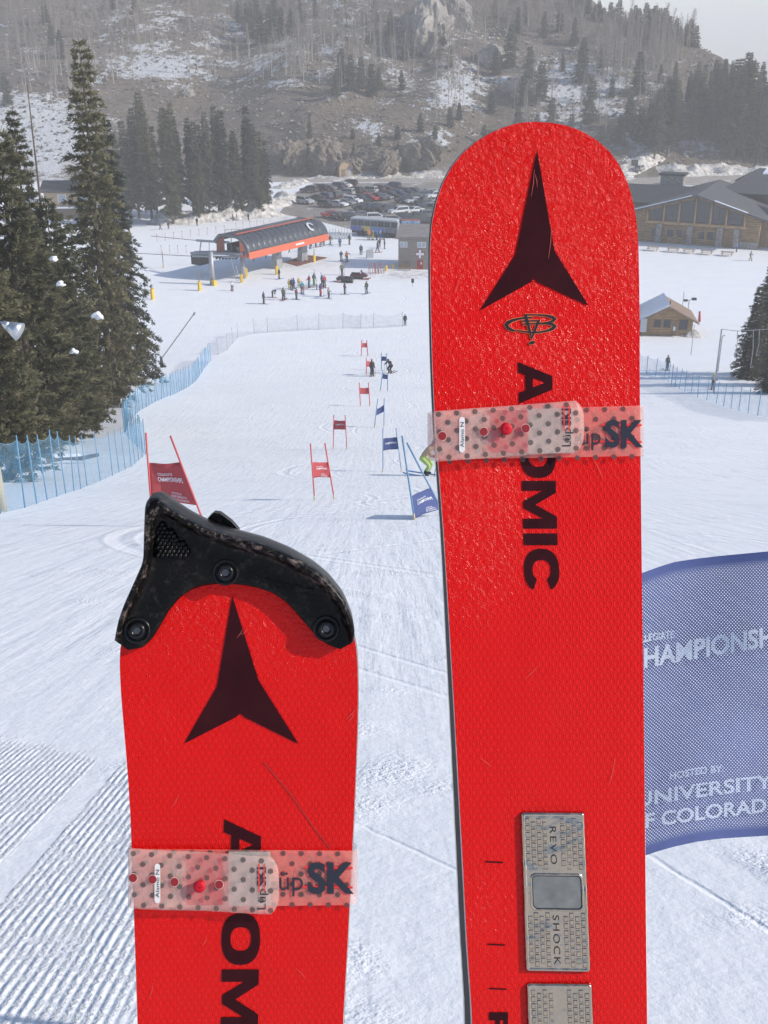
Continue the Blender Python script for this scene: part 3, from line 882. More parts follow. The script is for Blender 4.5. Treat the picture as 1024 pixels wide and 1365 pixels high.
# raised maker's name and the grip dimples on the fin
wg = GL
gx = 0
for ch, a0, a1 in (('A', 540, 592), ('T', 596, 632), ('O', 634, 676), ('M', 680, 730), ('I', 735, 748), ('C', 748, 790)):
    w = max(p[0] for p in wg[ch][0])
    lp = []
    for l0 in wg[ch]:
        q = []
        for u, v in l0:
            xx = a0 + (a1 - a0) * u / w
            yb = np.interp(xx, [540, 640, 790], [372, 404, 438])
            q.append(g1_(xx + 4 * v, yb - 30 * v))
        lp.append(q)
    decal('raised_letter', SL_, lp, GM, guard, .0058)
dm = MB()
for r in range(9):
    for c in range(9):
        u, v = 205 + c * 17 + (r % 2) * 8.5, 158 + r * 15
        if u > 208 + r * 15 + 18: continue
        p0 = g1_(u, v)
        if r > 7 and c > 6: continue
        c3 = SL_.px(p0[0], p0[1], .0040); top = SL_.px(p0[0], p0[1], .0068)
        dm.tube(c3, top, .0021, .0010, 8)
d_ = dm.build('grip_dimples', GM, guard, True); d_['kind'] = 'stuff'
# small second fin on the back of the guard
fin = MB()
f0 = [g1_(*p) for p in ((360, 190), (385, 160), (402, 147), (425, 150), (470, 182), (500, 215))]
A_ = [SL_.px(p[0], p[1], -.018) for p in f0]; B_ = [SL_.px(p[0], p[1], -.026) for p in f0]
k6 = len(f0)
fin.add(A_ + B_, [tuple(range(k6)), tuple(range(2 * k6 - 1, k6 - 1, -1))] + [(i, (i + 1) % k6, k6 + (i + 1) % k6, k6 + i) for i in range(k6)])
fixn(fin.build('back_fin', GM, guard))

# --- rubber straps
def rubber(name, col, alpha):
    m, n, l, b = nt(name); nb = NB(m); o = nb.pos()
    b.inputs['Base Color'].default_value = col
    b.inputs['Roughness'].default_value = .32
    l.new(nb.smooth(nb.noise(o, 90, 5, .7), .3, .75, alpha * .82, min(1, alpha * 1.25)), b.inputs['Alpha'])
    l.new(nb.bump(nb.noise(o, 60, 3, .5), .15, .002), b.inputs['Normal'])
    return m
RUB = rubber('clear_rubber_band', (.95, .44, .36, 1), .36)
RUB2 = rubber('clear_rubber_tongue', (.92, .66, .56, 1), .28)
RUB3 = rubber('grey_rubber_end', (.62, .60, .53, 1), .5)
DOT = M('grey_print', (.075, .06, .055), .4, alpha=.78)
PRN = M('navy_print', (.020, .022, .035), .4)
REDP = M('red_print', (.80, .03, .03), .4)
PEG = M('red_peg', (.58, .006, .02), .5, spec=.3, bump=.4, bscale=500, bdist=.0006)
SLOT = M('white_slot', (.85, .80, .76), .3)
HOLE = M('hole_rim', (.85, .55, .5), .3)
HOLEC = M('hole_red', (.30, .012, .015), .5)
def strap(label, sf, band, tongue, holes, peg, slot, plate_x, txt_px, th, mirror):
    root = thing('ski_strap', label, 'strap')
    # band: (xl, xr, yt_l, yb_l, yt_r, yb_r)
    xl, xr, ytl, ybl, ytr, ybr = band
    def loop(yl, yr, off):
        pts = []
        a0, t0 = sf.st(xl, yl); a1, t1 = sf.st(xr, yr)
        n = 24
        for i in range(n + 1):
            k = i / n; pts.append(sf.pos(a0 + (a1 - a0) * k, t0 + (t1 - t0) * k, .0006 + off))
        for i in range(1, 6):
            a = math.pi * i / 6
            pts.append(sf.pos(a1 + (.0012 + off) * math.sin(a), t1, .0006 + off - (th + .0012 + 2 * off) * (1 - math.cos(a)) / 2))
        for i in range(n + 1):
            k = 1 - i / n; pts.append(sf.pos(a0 + (a1 - a0) * k, t0 + (t1 - t0) * k, -th - .0006 - off))
        for i in range(1, 6):
            a = math.pi * i / 6
            pts.append(sf.pos(a0 - (.0012 + off) * math.sin(a), t0, -th - .0006 - off + (th + .0012 + 2 * off) * (1 - math.cos(a)) / 2))
        return pts
    ot, ob, it, ib = loop(ytl, ytr, .0014), loop(ybl, ybr, .0014), loop(ytl, ytr, 0), loop(ybl, ybr, 0)
    n = len(ot); V = ot + ob
    Fq = [(i, n + i, n + (i + 1) % n, (i + 1) % n) for i in range(n)]
    o = fixn(link('band', mesh('band', V, Fq, RUB, True), root))
    ed = MB()
    for A in (ot, ob):
        for i in range(0, 25): pass
    # tongue
    TL, TR, BR, BL, bulge = tongue
    TL, TR, BR, BL = map(np.array, (TL, TR, BR, BL))
    def tp(u, v, nn):
        p = (TL * (1 - u) + TR * u) * (1 - v) + (BL * (1 - u) + BR * u) * v
        x = p[0]
        return sf.px(x, p[1], nn)
    V = []; nu, nv = 30, 12
    for i in range(nu + 1):
        for j in range(nv + 1):
            u = i / nu; v = j / nv
            ub = u * (1 + bulge * (1 - (2 * v - 1) ** 4) * (1 if u > .5 else 0) * max(0, (u - .5) * 2))
            lift = .0045 + .0006 * math.sin(u * 9)
            V.append(tp(ub, v, lift))
    Fq = [(i * (nv + 1) + j, i * (nv + 1) + j + 1, (i + 1) * (nv + 1) + j + 1, (i + 1) * (nv + 1) + j) for i in range(nu) for j in range(nv)]
    tg = link('tongue', mesh('tongue', V, Fq, RUB2, True), root); fixn(tg)
    sm = tg.modifiers.new('s', 'SOLIDIFY'); sm.thickness = .0013; sm.offset = 0
    def disc(mb, c, rx, ry, nn, k=18):
        p = []
        for q in range(k):
            a = 2 * math.pi * q / k; p.append(sf.px(c[0] + rx * math.cos(a), c[1] + ry * math.sin(a), nn))
        mb.add(p, [tuple(reversed(range(k)))])
    dots = MB()
    # dots on the band
    sp = 24.2; rowsd = 4
    hb = (ybr - ytr)
    for r in range(6):
        yy = ytr + 4 + r * hb / 5.3
        cx = xl + 8 + (12 if r % 2 else 0)
        while cx < xr - 2:
            f_ = (cx - xl) / (xr - xl)
            disc(dots, (cx, ytl + (ytr - ytl) * f_ + (yy - ytr)), 3.5, 3.5, .0023)
            cx += sp
    dots2 = MB()
    ht = np.linalg.norm(BL - TL)
    for r in range(6):
        for c in range(14):
            u = .03 + (c + (.5 if r % 2 else 0)) * sp / np.linalg.norm(TR - TL)
            v = .07 + r * .172
            if u > 1.0: continue
            p = (TL * (1 - u) + TR * u) * (1 - v) + (BL * (1 - u) + BR * u) * v
            disc(dots2, p, 3.6, 3.6, .0060)
    a = dots.build('printed_dots', DOT, o); a['kind'] = 'stuff'
    a = dots2.build('printed_dots', DOT, tg); a['kind'] = 'stuff'
    # red plate of the peg, seen through the tongue
    mbp = MB()
    q = [sf.px(plate_x[0], plate_x[2], .0026), sf.px(plate_x[0], plate_x[3], .0026), sf.px(plate_x[1], plate_x[3], .0026), sf.px(plate_x[1], plate_x[2], .0026)]
    q2 = [sf.px(plate_x[0], plate_x[2], .0036), sf.px(plate_x[0], plate_x[3], .0036), sf.px(plate_x[1], plate_x[3], .0036), sf.px(plate_x[1], plate_x[2], .0036)]
    mbp.hexa(q, q2); fixn(mbp.build('peg_plate', PEG, root))
    u0_, u1_ = plate_x[1], TR[0] - 1
    mbq = MB(); yt_, yb_ = plate_x[2] - 2, plate_x[3] + 1
    mbq.hexa([sf.px(u0_, yt_, .0026), sf.px(u0_, yb_, .0026), sf.px(u1_, yb_, .0026), sf.px(u1_, yt_, .0026)], [sf.px(u0_, yt_, .0034), sf.px(u0_, yb_, .0034), sf.px(u1_, yb_, .0034), sf.px(u1_, yt_, .0034)])
    fixn(mbq.build('band_end', RUB3, root))
    for hx, hy in holes:
        mb = MB(); disc(mb, (hx, hy), 6.1, 6.3, .00615); ho = mb.build('strap_hole', HOLE, tg)
        mb = MB(); disc(mb, (hx, hy), 5.4, 5.6, .0063); mb.build('hole_floor', HOLEC, ho)
    mb = MB()
    c0_ = sf.px(peg[0], peg[1], .003)
    prev = None
    V = []; K3 = 20
    for rr0, hh0 in ((.0022, .003), (.0022, .0068), (.0028, .0070), (.0030, .0076), (.0028, .0084), (.0017, .0088), (.0003, .0088)):
        c = sf.px(peg[0], peg[1], hh0)
        for q in range(K3):
            a = 2 * math.pi * q / K3; V.append(c + sf.S * (rr0 * math.cos(a)) + sf.T * (rr0 * math.sin(a)))
    Fq = [(a * K3 + q, a * K3 + (q + 1) % K3, (a + 1) * K3 + (q + 1) % K3, (a + 1) * K3 + q) for a in range(6) for q in range(K3)]
    link('peg', mesh('peg', V, Fq, PEG, True), root)
    # white slot with small print
    sx, sy0, sy1 = slot
    pts = []
    for q in range(24):
        a = 2 * math.pi * q / 24
        pts.append((sx + 3.8 * math.cos(a), (sy0 + sy1) / 2 + math.copysign((sy1 - sy0) / 2 - 4.6, math.sin(a)) + 4.6 * math.sin(a)))
    so = decal('slot', sf, [pts], SLOT, tg, .0062)
    tv, tf = text_geo('Alamo N', .0, 1.0)
    W_ = tv[:, 0].max(); hh = (sy1 - sy0) * .70
    t = link('lettering', mesh('lettering', [sf.px(sx + 2.5 - 5.0 * b, (sy1 - .15 * (sy1 - sy0)) - hh * a_ / W_, .0064) for a_, b in tv], tf, PRN), so)
    # printed name on the band
    (px, py, ph, kx, ky, kh) = txt_px
    tv, tf = text_geo('Lüp', .0, .95)
    W_ = tv[:, 0].max(); wpx = W_ * ph
    link('lettering', mesh('lettering', [sf.px(px - wpx + a_ * ph, py - b * ph, .0027) for a_, b in tv], tf, PRN), o)
    tv, tf = text_geo('SK', .038, 1.0)
    tv[:, 0] *= (xr + 3 - kx) / kh / tv[:, 0].max()
    v2 = [sf.px(min(kx + a_ * kh, xr + 1.5), ky - b * kh, .0027) for a_, b in tv]
    link('lettering', mesh('lettering', v2, tf, PRN), o)
    for yy, xa in ((ky - kh * .82, px + 1), (ky - kh * .18, px - 6)):
        stroke('red_rule', sf, [(xa, yy), (xr, yy + 1)], 1.3, REDP, o, .0026)
    # printed name on the tongue, reading upwards near its end
    tv, tf = text_geo('Lüp', .0, .95); W1 = tv[:, 0].max()
    lx, ly0 = txt_end_x[0] if False else (TR[0] * .93 + TL[0] * .07, BR[1] - 7)
    hgt = (BR[1] - TR[1])
    s_ = hgt * .36 / W1
    link('lettering', mesh('lettering', [sf.px(lx + 6 - 12 * b, ly0 - a_ * s_, .0061) for a_, b in tv], tf, PRN), tg)
    tv, tf = text_geo('SKI', .028, .9); W2 = tv[:, 0].max(); s2 = hgt * .34 / W2
    link('lettering', mesh('lettering', [sf.px(lx + 6 - 12 * b, ly0 - hgt * .40 - a_ * s2, .0061) for a_, b in tv], tf, PRN), tg)
    for dx in (-3.0, 4.0): stroke('red_rule', sf, [(lx + dx, ly0 - hgt * .30), (lx + dx, ly0 - hgt * .80)], .9, REDP, tg, .0062)
    return root
z7 = lambda a, b: (570 + a * .2832, 530 + b * .2832)
strap('clear dotted rubber strap with red peg around the tall ski', SR, (579, 853.5, 549, 613, 541, 608),
      ((576.5, 549.5), (764, 535.5), (765, 603), (579, 616), .055),
      [z7(62, 185), z7(255, 165), z7(450, 150)], z7(357, 152), (z7(154, 0)[0], z7(0, 96)[1], z7(0, 262)[1]), (z7(255, 0)[0], z7(468, 0)[0], z7(0, 62)[1], z7(0, 260)[1]),
      (799, 593, 24, 804.5, 595, 35), .0105, False)
z2 = lambda a, b: (150 + a * .34180, 1000 + b * .34180)
strap('clear dotted rubber strap with red peg around the guarded ski', SL_, (176, 470, 1130, 1208, 1132.5, 1204.5),
      ((174.5, 1127), (362, 1138), (362, 1213.5), (176.5, 1206), .055),
      [z2(88, 482), z2(163, 488), z2(248, 498), z2(420, 508)], z2(345, 512), (z2(182, 0)[0], z2(0, 427)[1], z2(0, 580)[1]), (z2(272, 0)[0], z2(455, 0)[0], z2(0, 395)[1], z2(0, 595)[1]),
      (404, 1184, 27, 410, 1187, 40), .0105, False)

# ================================================================== RACE GATES
def cloth(name, col, tr=.25):
    m, n, l, b = nt(name)
    b.inputs['Base Color'].default_value = col + (1,); b.inputs['Roughness'].default_value = .75
    b.inputs['Specular IOR Level'].default_value = .2
    nb = NB(m)
    t = n.new('ShaderNodeBsdfTranslucent'); t.inputs['Color'].default_value = col + (1,)
    mx = n.new('ShaderNodeMixShader'); mx.inputs[0].default_value = tr
    l.new(b.outputs[0], mx.inputs[1]); l.new(t.outputs[0], mx.inputs[2]); l.new(mx.outputs[0], n['Material Output'].inputs['Surface'])
    return m
REDC = cloth('red_gate_cloth', (.56, .11, .12)); BLUC = cloth('blue_gate_cloth', (.10, .13, .30))
REDP2 = M('red_pole', (.60, .11, .11), .45); BLUP = M('blue_pole', (.15, .30, .46), .45)
TIPM = M('pole_base_pale', (.55, .45, .30), .6)
LET = M('white_lettering', (.80, .82, .86), .7)
z6 = lambda a, b: (400 + a * .19531, 440 + b * .19531)
zA = lambda a, b: (a * .30769, 280 + b * .30769)
GATES = [
 ('red', 'leaning red gate with sagging lettered panel above the tip guard', zA(662, 1372), zA(632, 965), zA(890, 1372), zA(738, 978), (.313, .69), (.286, .765), 2, .06),
 ('red', 'upright red gate standing below the leaning red one', z6(100, 1162), z6(72, 775), z6(234, 1155), z6(170, 772), (.33, .60), (.34, .61), 2, .03),
 ('red', 'red gate whose panel top dips in the middle, beside the upper blue gates', z6(227, 815), z6(231, 578), z6(320, 815), z6(308, 580), (.15, .42), (.16, .42), 1, .08),
 ('red', 'small red gate just below the two dark-clad racers', z6(413, 523), z6(404, 357), z6(477, 522), z6(467, 357), (.22, .48), (.22, .48), 0, .06),
 ('red', 'red gate half covered by a racer in black', z6(453, 310), z6(453, 192), z6(494, 305), z6(486, 195), (.16, .50), (.18, .52), 0, .0),
 ('red', 'smallest red gate farthest down the race course', z6(418, 180), z6(421, 68), z6(464, 178), z6(455, 68), (.19, .46), (.19, .46), 0, .0),
 ('blue', 'small blue gate beside a stooping racer', z6(556, 275), z6(556, 155), z6(594, 278), z6(590, 157), (.20, .47), (.21, .44), 0, .0),
 ('blue', 'narrow blue gate directly under the stooping racer', z6(548, 418), z6(566, 272), z6(597, 418), z6(600, 292), (.14, .40), (.10, .34), 0, .12),
 ('blue', 'blue gate with slanting twisted panel', z6(508, 667), z6(531, 468), z6(573, 665), z6(575, 465), (.36, .59), (.22, .45), 0, .10),
 ('blue', 'blue gate with level lettered panel at mid pole', z6(566, 970), z6(566, 668), z6(693, 968), z6(655, 668), (.24, .51), (.21, .48), 1, .02),
 ('blue', 'tilted blue gate with its panel slid down to the snow', z6(782, 1296), z6(697, 722), z6(975, 1238), z6(730, 770), (.72, .985), (.655, .965), 2, .0),
]
def lettering_on(parent, fn, lines, mat):
    """fn(u,v)->point, v down; lines: (text,u0,u1,v_base,v_height,bold)"""
    for txt, u0, u1, vb, vh, bold in lines:
        tv, tf = text_geo(txt, bold)
        W_ = tv[:, 0].max()
        link('lettering', mesh('lettering', [fn(u0 + (u1 - u0) * a / W_, vb - vh * b) for a, b in tv], tf, mat), parent)
for col, lab, b1, t1, b2, t2, f1, f2, nl, sag in GATES:
    g1, d1 = ground(*b1); g2, d2 = ground(*b2)
    if abs(d1 - d2) > 1.2: d2 = d1 + math.copysign(1.2, d2 - d1); g2 = at(b2[0], b2[1], d2)
    T1 = at(t1[0], t1[1], d1 - .55); T2 = at(t2[0], t2[1], d2 - .55)
    root = thing('slalom_gate', lab, 'race gate', g1, group='giant slalom gates')
    o3 = np.array(g1)
    cl, pm = (REDC, REDP2) if col == 'red' else (BLUC, BLUP)
    rad = max(.019, d1 * .00042)
    for gb, T in ((g1, T1), (g2, T2)):
        ax = T - gb; un = ax / np.linalg.norm(ax)
        MB().tube(gb - un * .25 - o3, T - o3, rad, n=8).build('pole', pm, root, True)
        MB().tube(gb - un * .1 - o3, gb + un * .14 - o3, rad * 1.12, n=8).build('pole_socket', TIPM, root, True)
    def on(f, a, b): return b + (a - b) * f
    def fn(u, v, lift=0.0):
        tl = T1 + (g1 - T1) * f1[0]; bl = T1 + (g1 - T1) * f1[1]
        tr = T2 + (g2 - T2) * f2[0]; br = T2 + (g2 - T2) * f2[1]
        top = tl * (1 - u) + tr * u; bot = bl * (1 - u) + br * u
        dn = (bl - tl)
        top = top + dn * sag * 4 * u * (1 - u); bot = bot + dn * sag * .35 * 4 * u * (1 - u)
        p = top * (1 - v) + bot * v
        back = np.array([0, 1.0, 0]) * (.06 * math.sin(math.pi * u) + .015 * math.sin(9 * u + 5 * v))
        tow = C0 - p; tow = tow / np.linalg.norm(tow)
        return p + back - o3 + tow * lift
    nu, nv = 14, 8
    V = [fn(i / nu, j / nv) for i in range(nu + 1) for j in range(nv + 1)]
    Fq = [(i * (nv + 1) + j, i * (nv + 1) + j + 1, (i + 1) * (nv + 1) + j + 1, (i + 1) * (nv + 1) + j) for i in range(nu) for j in range(nv)]
    pn = link('panel', mesh('panel', V, Fq, cl, True), root)
    sm = pn.modifiers.new('s', 'SOLIDIFY'); sm.thickness = .004
    fl = lambda u, v: fn(u, v, .03)
    if nl == 2: lettering_on(pn, fl, [('COLLEGIATE', .22, .62, .32, .07, .0), ('CHAMPIONSHIPS', .22, .86, .48, .12, .01), ('HOSTED BY', .48, .72, .80, .05, .0), ('UNIVERSITY', .45, .82, .88, .06, .0), ('OF COLORADO', .45, .84, .96, .06, .0)], LET)
    elif nl == 1: lettering_on(pn, fl, [('CHAMPIONSHIPS', .14, .90, .52, .17, .01)], LET)

# ---- the big perforated gate panel close to the skis
def perf_mat(name, ca):
    m, n, l, b = nt(name); nb = NB(m)
    u, v, _ = nb.sep(nb.coord('UV'))
    def cell(ox):
        s = .0062
        fx = nb.math('SUBTRACT', nb.math('FRACT', nb.math('ADD', nb.math('DIVIDE', u, s), ox)), .5)
        fy = nb.math('SUBTRACT', nb.math('FRACT', nb.math('ADD', nb.math('DIVIDE', v, s * 1.1), ox)), .5)
        return nb.math('SQRT', nb.math('ADD', nb.math('MULTIPLY', fx, fx), nb.math('MULTIPLY', nb.math('MULTIPLY', fy, fy), 1.2)))
    dd = nb.math('MINIMUM', cell(0.0), cell(.5))
    hem = nb.attr('hem')
    a = nb.math('MAXIMUM', nb.smooth(dd, .185, .225), hem)
    l.new(a, b.inputs['Alpha'])
    w = nb.noise(nb.comb(u, v, 0.0), 9, 4, .6)
    c = nb.mixc(nb.smooth(w, .3, .7), tuple(q * .92 for q in ca) + (1,), tuple(min(1, q * 1.08) for q in ca) + (1,))
    l.new(c, b.inputs['Base Color']); b.inputs['Roughness'].default_value = .8; b.inputs['Specular IOR Level'].default_value = .2
    l.new(nb.bump(nb.noise(nb.comb(u, v, 0.0), 700, 2, .5), .3, .001), b.inputs['Normal'])
    t = n.new('ShaderNodeBsdfTranslucent'); l.new(c, t.inputs['Color'])
    return m
PERF = perf_mat('perforated_blue_cloth', (.115, .145, .32)); PERFW = perf_mat('printed_pale_cloth', (.60, .67, .78))
bx = [600, 690, 853, 880, 900, 930, 960, 1024, 1120, 1225]
bt = [812, 800, 765, 755, 749, 744.5, 741, 735, 732, 733]
bb = [1190, 1178, 1143, 1134, 1128.5, 1122, 1118, 1114, 1112, 1113]
def banner(x, v, lift=0.0):
    yt = np.interp(x, bx, bt); yb = np.interp(x, bx, bb)
    u = (x - 690) / 535
    d = 2.02 + .10 * math.sin(u * math.pi * 1.0) + .02 * math.sin(u * 7 + 2 * v) + .004 * math.sin(u * 17 + 4 * v) + .003 * math.sin(u * 11 - 9 * v) - lift
    return at(x, yt + (yb - yt) * v, d)
def smooth_arr(a): 
    return a
g_l, _ = ground(690, 1330); g_r, _ = ground(1225, 1300)
gl_foot = np.array([banner(690, .5)[0], banner(690, .5)[1] - .02, 0]); gl_foot[2] = Hs(gl_foot[0], gl_foot[1])
gr_foot = np.array([banner(1225, .5)[0], banner(1225, .5)[1] - .02, 0]); gr_foot[2] = Hs(gr_foot[0], gr_foot[1])
root = thing('slalom_gate', 'large blue perforated gate panel with pale university lettering beside tall ski', 'race gate', gl_foot, group='giant slalom gates')
o3 = gl_foot
for ft, xx in ((gl_foot, 690), (gr_foot, 1225)):
    tp_ = banner(xx, -.12); bt_ = banner(xx, 1.0)
    MB().tube(ft + (0, 0, -.25) - o3, tp_ - o3, .014, n=12).build('pole', BLUP, root, True)
xs = np.linspace(690, 1225, 70); vs = np.linspace(0, 1, 41)
V = []; UVb = []; hemv = []
arc = np.cumsum(np.r_[0, [np.linalg.norm(banner(xs[i + 1], .5) - banner(xs[i], .5)) for i in range(len(xs) - 1)]])
for i, xx in enumerate(xs):
    hgt = np.linalg.norm(banner(xx, 1) - banner(xx, 0))
    for v in vs:
        V.append(banner(xx, v) - o3); UVb.append((arc[i], (1 - v) * hgt)); hemv.append(1.0 if (v < .03 or v > .975) else 0.0)
nv = len(vs)
Fq = [(i * nv + j, i * nv + j + 1, (i + 1) * nv + j + 1, (i + 1) * nv + j) for i in range(len(xs) - 1) for j in range(nv - 1)]
me = mesh('panel', V, Fq, PERF, True)
ul = me.uv_layers.new(name='UVMap')
for lp in me.loops: ul.data[lp.index].uv = UVb[lp.vertex_index]
ha = me.attributes.new('hem', 'FLOAT', 'POINT'); ha.data.foreach_set('value', hemv)
pn = link('panel', me, root)
def banner_text(txt, x0, x1, ybase0, ybase1, h, bold, slant=0.0):
    tv, tf = text_geo(txt, bold)
    # split long edges so that the letters follow the cloth
    W_ = tv[:, 0].max()
    V = []; UVt = []
    for a, b in tv:
        x = x0 + (x1 - x0) * a / W_ + slant * b
        yb = np.interp(x, [x0, (x0 + x1) / 2, x1], [ybase0, (ybase0 + ybase1) / 2 - 1.5, ybase1])
        y = yb - h * b
        yt = np.interp(x, bx, bt); ybm = np.interp(x, bx, bb)
        v = (y - yt) / (ybm - yt)
        V.append(banner(x, v, .009) - o3)
        UVt.append((np.interp(x, xs, arc), (1 - v) * .535))
    me = mesh('lettering', V, tf, PERFW)
    ul = me.uv_layers.new(name='UVMap')
    for lp in me.loops: ul.data[lp.index].uv = UVt[lp.vertex_index]
    link('lettering', me, pn)
zb = lambda a, b: (840 + a * .3222, 720 + b * .3222)
banner_text('COLLEGIATE', 838, 899, 860.5, 850, 10, .03)
banner_text('CHAMPIONSHIPS', 836, 1071, 894, 854, 26, .028)
banner_text('HOSTED BY:', 893, 965, 1039, 1029, 9.5, .022)
banner_text('UNIVERSITY', 848, 1031, 1075.5, 1050, 19, .022)
banner_text('OF COLORADO', 836, 1046, 1107, 1079, 19, .022)

# ================================================================== SAFETY NETS
def net_mat(name, col, dens):
    m, n, l, b = nt(name); nb = NB(m)
    u, v, _ = nb.sep(nb.coord('UV'))
    def ln(c): return nb.smooth(nb.math('ABSOLUTE', nb.math('SUBTRACT', nb.math('FRACT', nb.math('MULTIPLY', c, 18.0)), .5)), .30, .42, 0, 1)
    a = nb.math('MAXIMUM', ln(u), ln(v))
    a = nb.math('MULTIPLY', nb.math('ADD', nb.math('MULTIPLY', a, .5), .5), dens, clamp=True)
    a = nb.math('MULTIPLY', a, nb.smooth(nb.noise(nb.comb(u, v, 0.0), 1.3, 3, .6), .3, .75, .65, 1.25), clamp=True)
    a = nb.math('MAXIMUM', a, nb.smooth(nb.attr('rope'), .5, .6))
    l.new(a, b.inputs['Alpha']); b.inputs['Base Color'].default_value = col; b.inputs['Roughness'].default_value = .7
    return m
NETB = net_mat('blue_net', (.17, .40, .62, 1), .36); NETB2 = net_mat('blue_net_dense', (.14, .38, .62, 1), .42); NETW = net_mat('pale_net', (.42, .45, .50, 1), .36)
POSTB = M('blue_fence_post', (.12, .29, .45), .5); POSTG = M('grey_fence_post', (.40, .42, .45), .5)
def net_fence(label, pts, hts, net, post, group, every=1.9, rad=.022, sagk=.10, jitter=.08):
    g = [ground(*p)[0] for p in pts]
    P3 = [g[0]]
    # resample at the post spacing
    out = []; acc = 0.0
    for a, b in zip(g[:-1], g[1:]):
        L = np.linalg.norm(b - a)
        k = max(1, int(round(L / every)))
        for i in range(k): out.append(a + (b - a) * i / k)
    out.append(g[-1])
    root = thing('safety_net_fence', label, 'fence', out[0], group=group)
    o3 = np.array(out[0])
    ht = hts
    tops = []
    for q in out:
        q = np.array([q[0], q[1], Hs(q[0], q[1])])
        lean = np.array([random.gauss(0, jitter), random.gauss(0, jitter), 0])
        tp = q + np.array([0, 0, ht * random.uniform(.97, 1.06)]) + lean
        tops.append((q, tp))
        MB().tube(q - o3 - (0, 0, .25), tp - o3, rad, n=6).build('post', post, root, True)
    V = []; UVn = []; rope = []; Fq = []
    s = 0
    for k in range(len(tops) - 1):
        (qa, ta_), (qb, tb_) = tops[k], tops[k + 1]
        L = np.linalg.norm(qb - qa); nu, nv = 8, 8
        base = len(V); sg = sagk * random.uniform(.6, 1.5); bow = random.uniform(-.12, .12)
        for i in range(nu + 1):
            u = i / nu
            lo = qa * (1 - u) + qb * u; hi = (ta_ - (0, 0, .12)) * (1 - u) + (tb_ - (0, 0, .12)) * u
            lo = np.array([lo[0], lo[1], Hs(lo[0], lo[1]) + .03])
            hi = hi - np.array([0, 0, sg * 4 * u * (1 - u)])
            for j in range(nv + 1):
                w = j / nv
                p = lo * (1 - w) + hi * w + np.array([0, bow * math.sin(math.pi * u) * math.sin(math.pi * w), 0])
                V.append(p - o3); UVn.append((s + L * u, w * ht)); rope.append(1.0 if j in (0, nv) else 0.0)
        s += L
        Fq += [(base + i * (nv + 1) + j, base + i * (nv + 1) + j + 1, base + (i + 1) * (nv + 1) + j + 1, base + (i + 1) * (nv + 1) + j) for i in range(nu) for j in range(nv)]
    me = mesh('net', V, Fq, net, True)
    ul = me.uv_layers.new(name='UVMap')
    for lp in me.loops: ul.data[lp.index].uv = UVn[lp.vertex_index]
    a = me.attributes.new('rope', 'FLOAT', 'POINT'); a.data.foreach_set('value', [r * .58 for r in rope])
    link('net', me, root)
    return root
net_fence('blue net fence curving round the tall pines beside the race course', [(-40, 694), (0, 685), (33, 677), (76, 662), (116, 648), (150, 634), (175, 622), (194, 606)], 1.95, NETB, POSTB, 'blue safety nets', 1.9, .019, .12, .035)
net_fence('blue net fence running on past the pines towards the lift plaza', [(194, 606), (180, 593), (166, 578), (171, 562), (186, 548), (203, 538), (215, 532), (231, 526), (249, 517), (261, 508), (271, 493), (281, 481)], 1.95, NETB2, POSTB, 'blue safety nets', 1.1, .026, .1, .09)
net_fence('blue net fence below the timber cabin and dark spruces', [(840, 490), (862, 498), (886, 506), (905, 519), (930, 529), (955, 538), (985, 548), (1010, 554), (1045, 562)], 1.9, NETB, POSTB, 'blue safety nets', 2.0, .028, .1, .05)
net_fence('low grey net fence crossing the foot of the race course', [(291, 473), (303, 467), (317, 450), (339, 445), (357, 443.5), (397, 441), (425, 439.5), (457, 437.5), (481, 438), (498, 437.5), (537, 435.5)], 2.0, NETW, POSTG, 'grey safety nets', 4.5, .035, .25)
PADM = M('tan_pad', (.55, .42, .22), .7, var=.15, scale=4)
g, d = ground(3, 682)
r_ = thing('padded_post', 'tan padded post at the end of the blue net', 'post', g)
MB().tube((0, 0, -.1), (0, 0, 1.12), .12, .11, 12).build('pad', PADM, r_, True); MB().tube((0, 0, 1.12), (0, 0, 1.3), .04, n=8).build('core', POSTG, r_)

# ================================================================== BUILDINGS
LOG = M('log_wall', (.36, .24, .13), .75, var=.22, scale=1.2, bump=.3, bscale=6, bdist=.05)
LOG2 = M('log_wall_dark', (.28, .185, .105), .75, var=.22, scale=1.2)
TIMBER = M('timber_post', (.42, .28, .15), .7, var=.15, scale=2)
ROOFG = M('grey_shingle_roof', (.085, .085, .09), .85, var=.2, scale=1.5, bump=.4, bscale=5, bdist=.05)
ROOFD = M('dark_roof', (.05, .05, .055), .8, var=.15, scale=.8)
GLASS = M('dark_window_glass', (.035, .042, .05), .08, spec=.7)
STONE = M('stone_cladding', (.27, .25, .23), .9, var=.4, scale=2.2, bump=.8, bscale=3, bdist=.15)
SNOWP = M('settled_snow', (.83, .855, .89), .65, bump=.5, bscale=4, var=.05, scale=3, bdist=.08)
TANW = M('tan_siding', (.50, .37, .22), .8, var=.1, scale=2)
BRNW = M('brown_siding', (.24, .17, .12), .8, var=.15, scale=2)
GRYW = M('taupe_siding', (.29, .25, .215), .8, var=.08, scale=2)
WHT = M('white_frame', (.78, .78, .78), .6)
DRED = M('dark_red_door', (.34, .03, .03), .6)
BENCH = M('grey_bench_wood', (.36, .28, .21), .8, var=.2, scale=4)
def thing_px(name, label, cat, px, rz=0.0, **k):
    g, d = ground(*px)
    return thing(name, label, cat, g, rz, **k), g, d

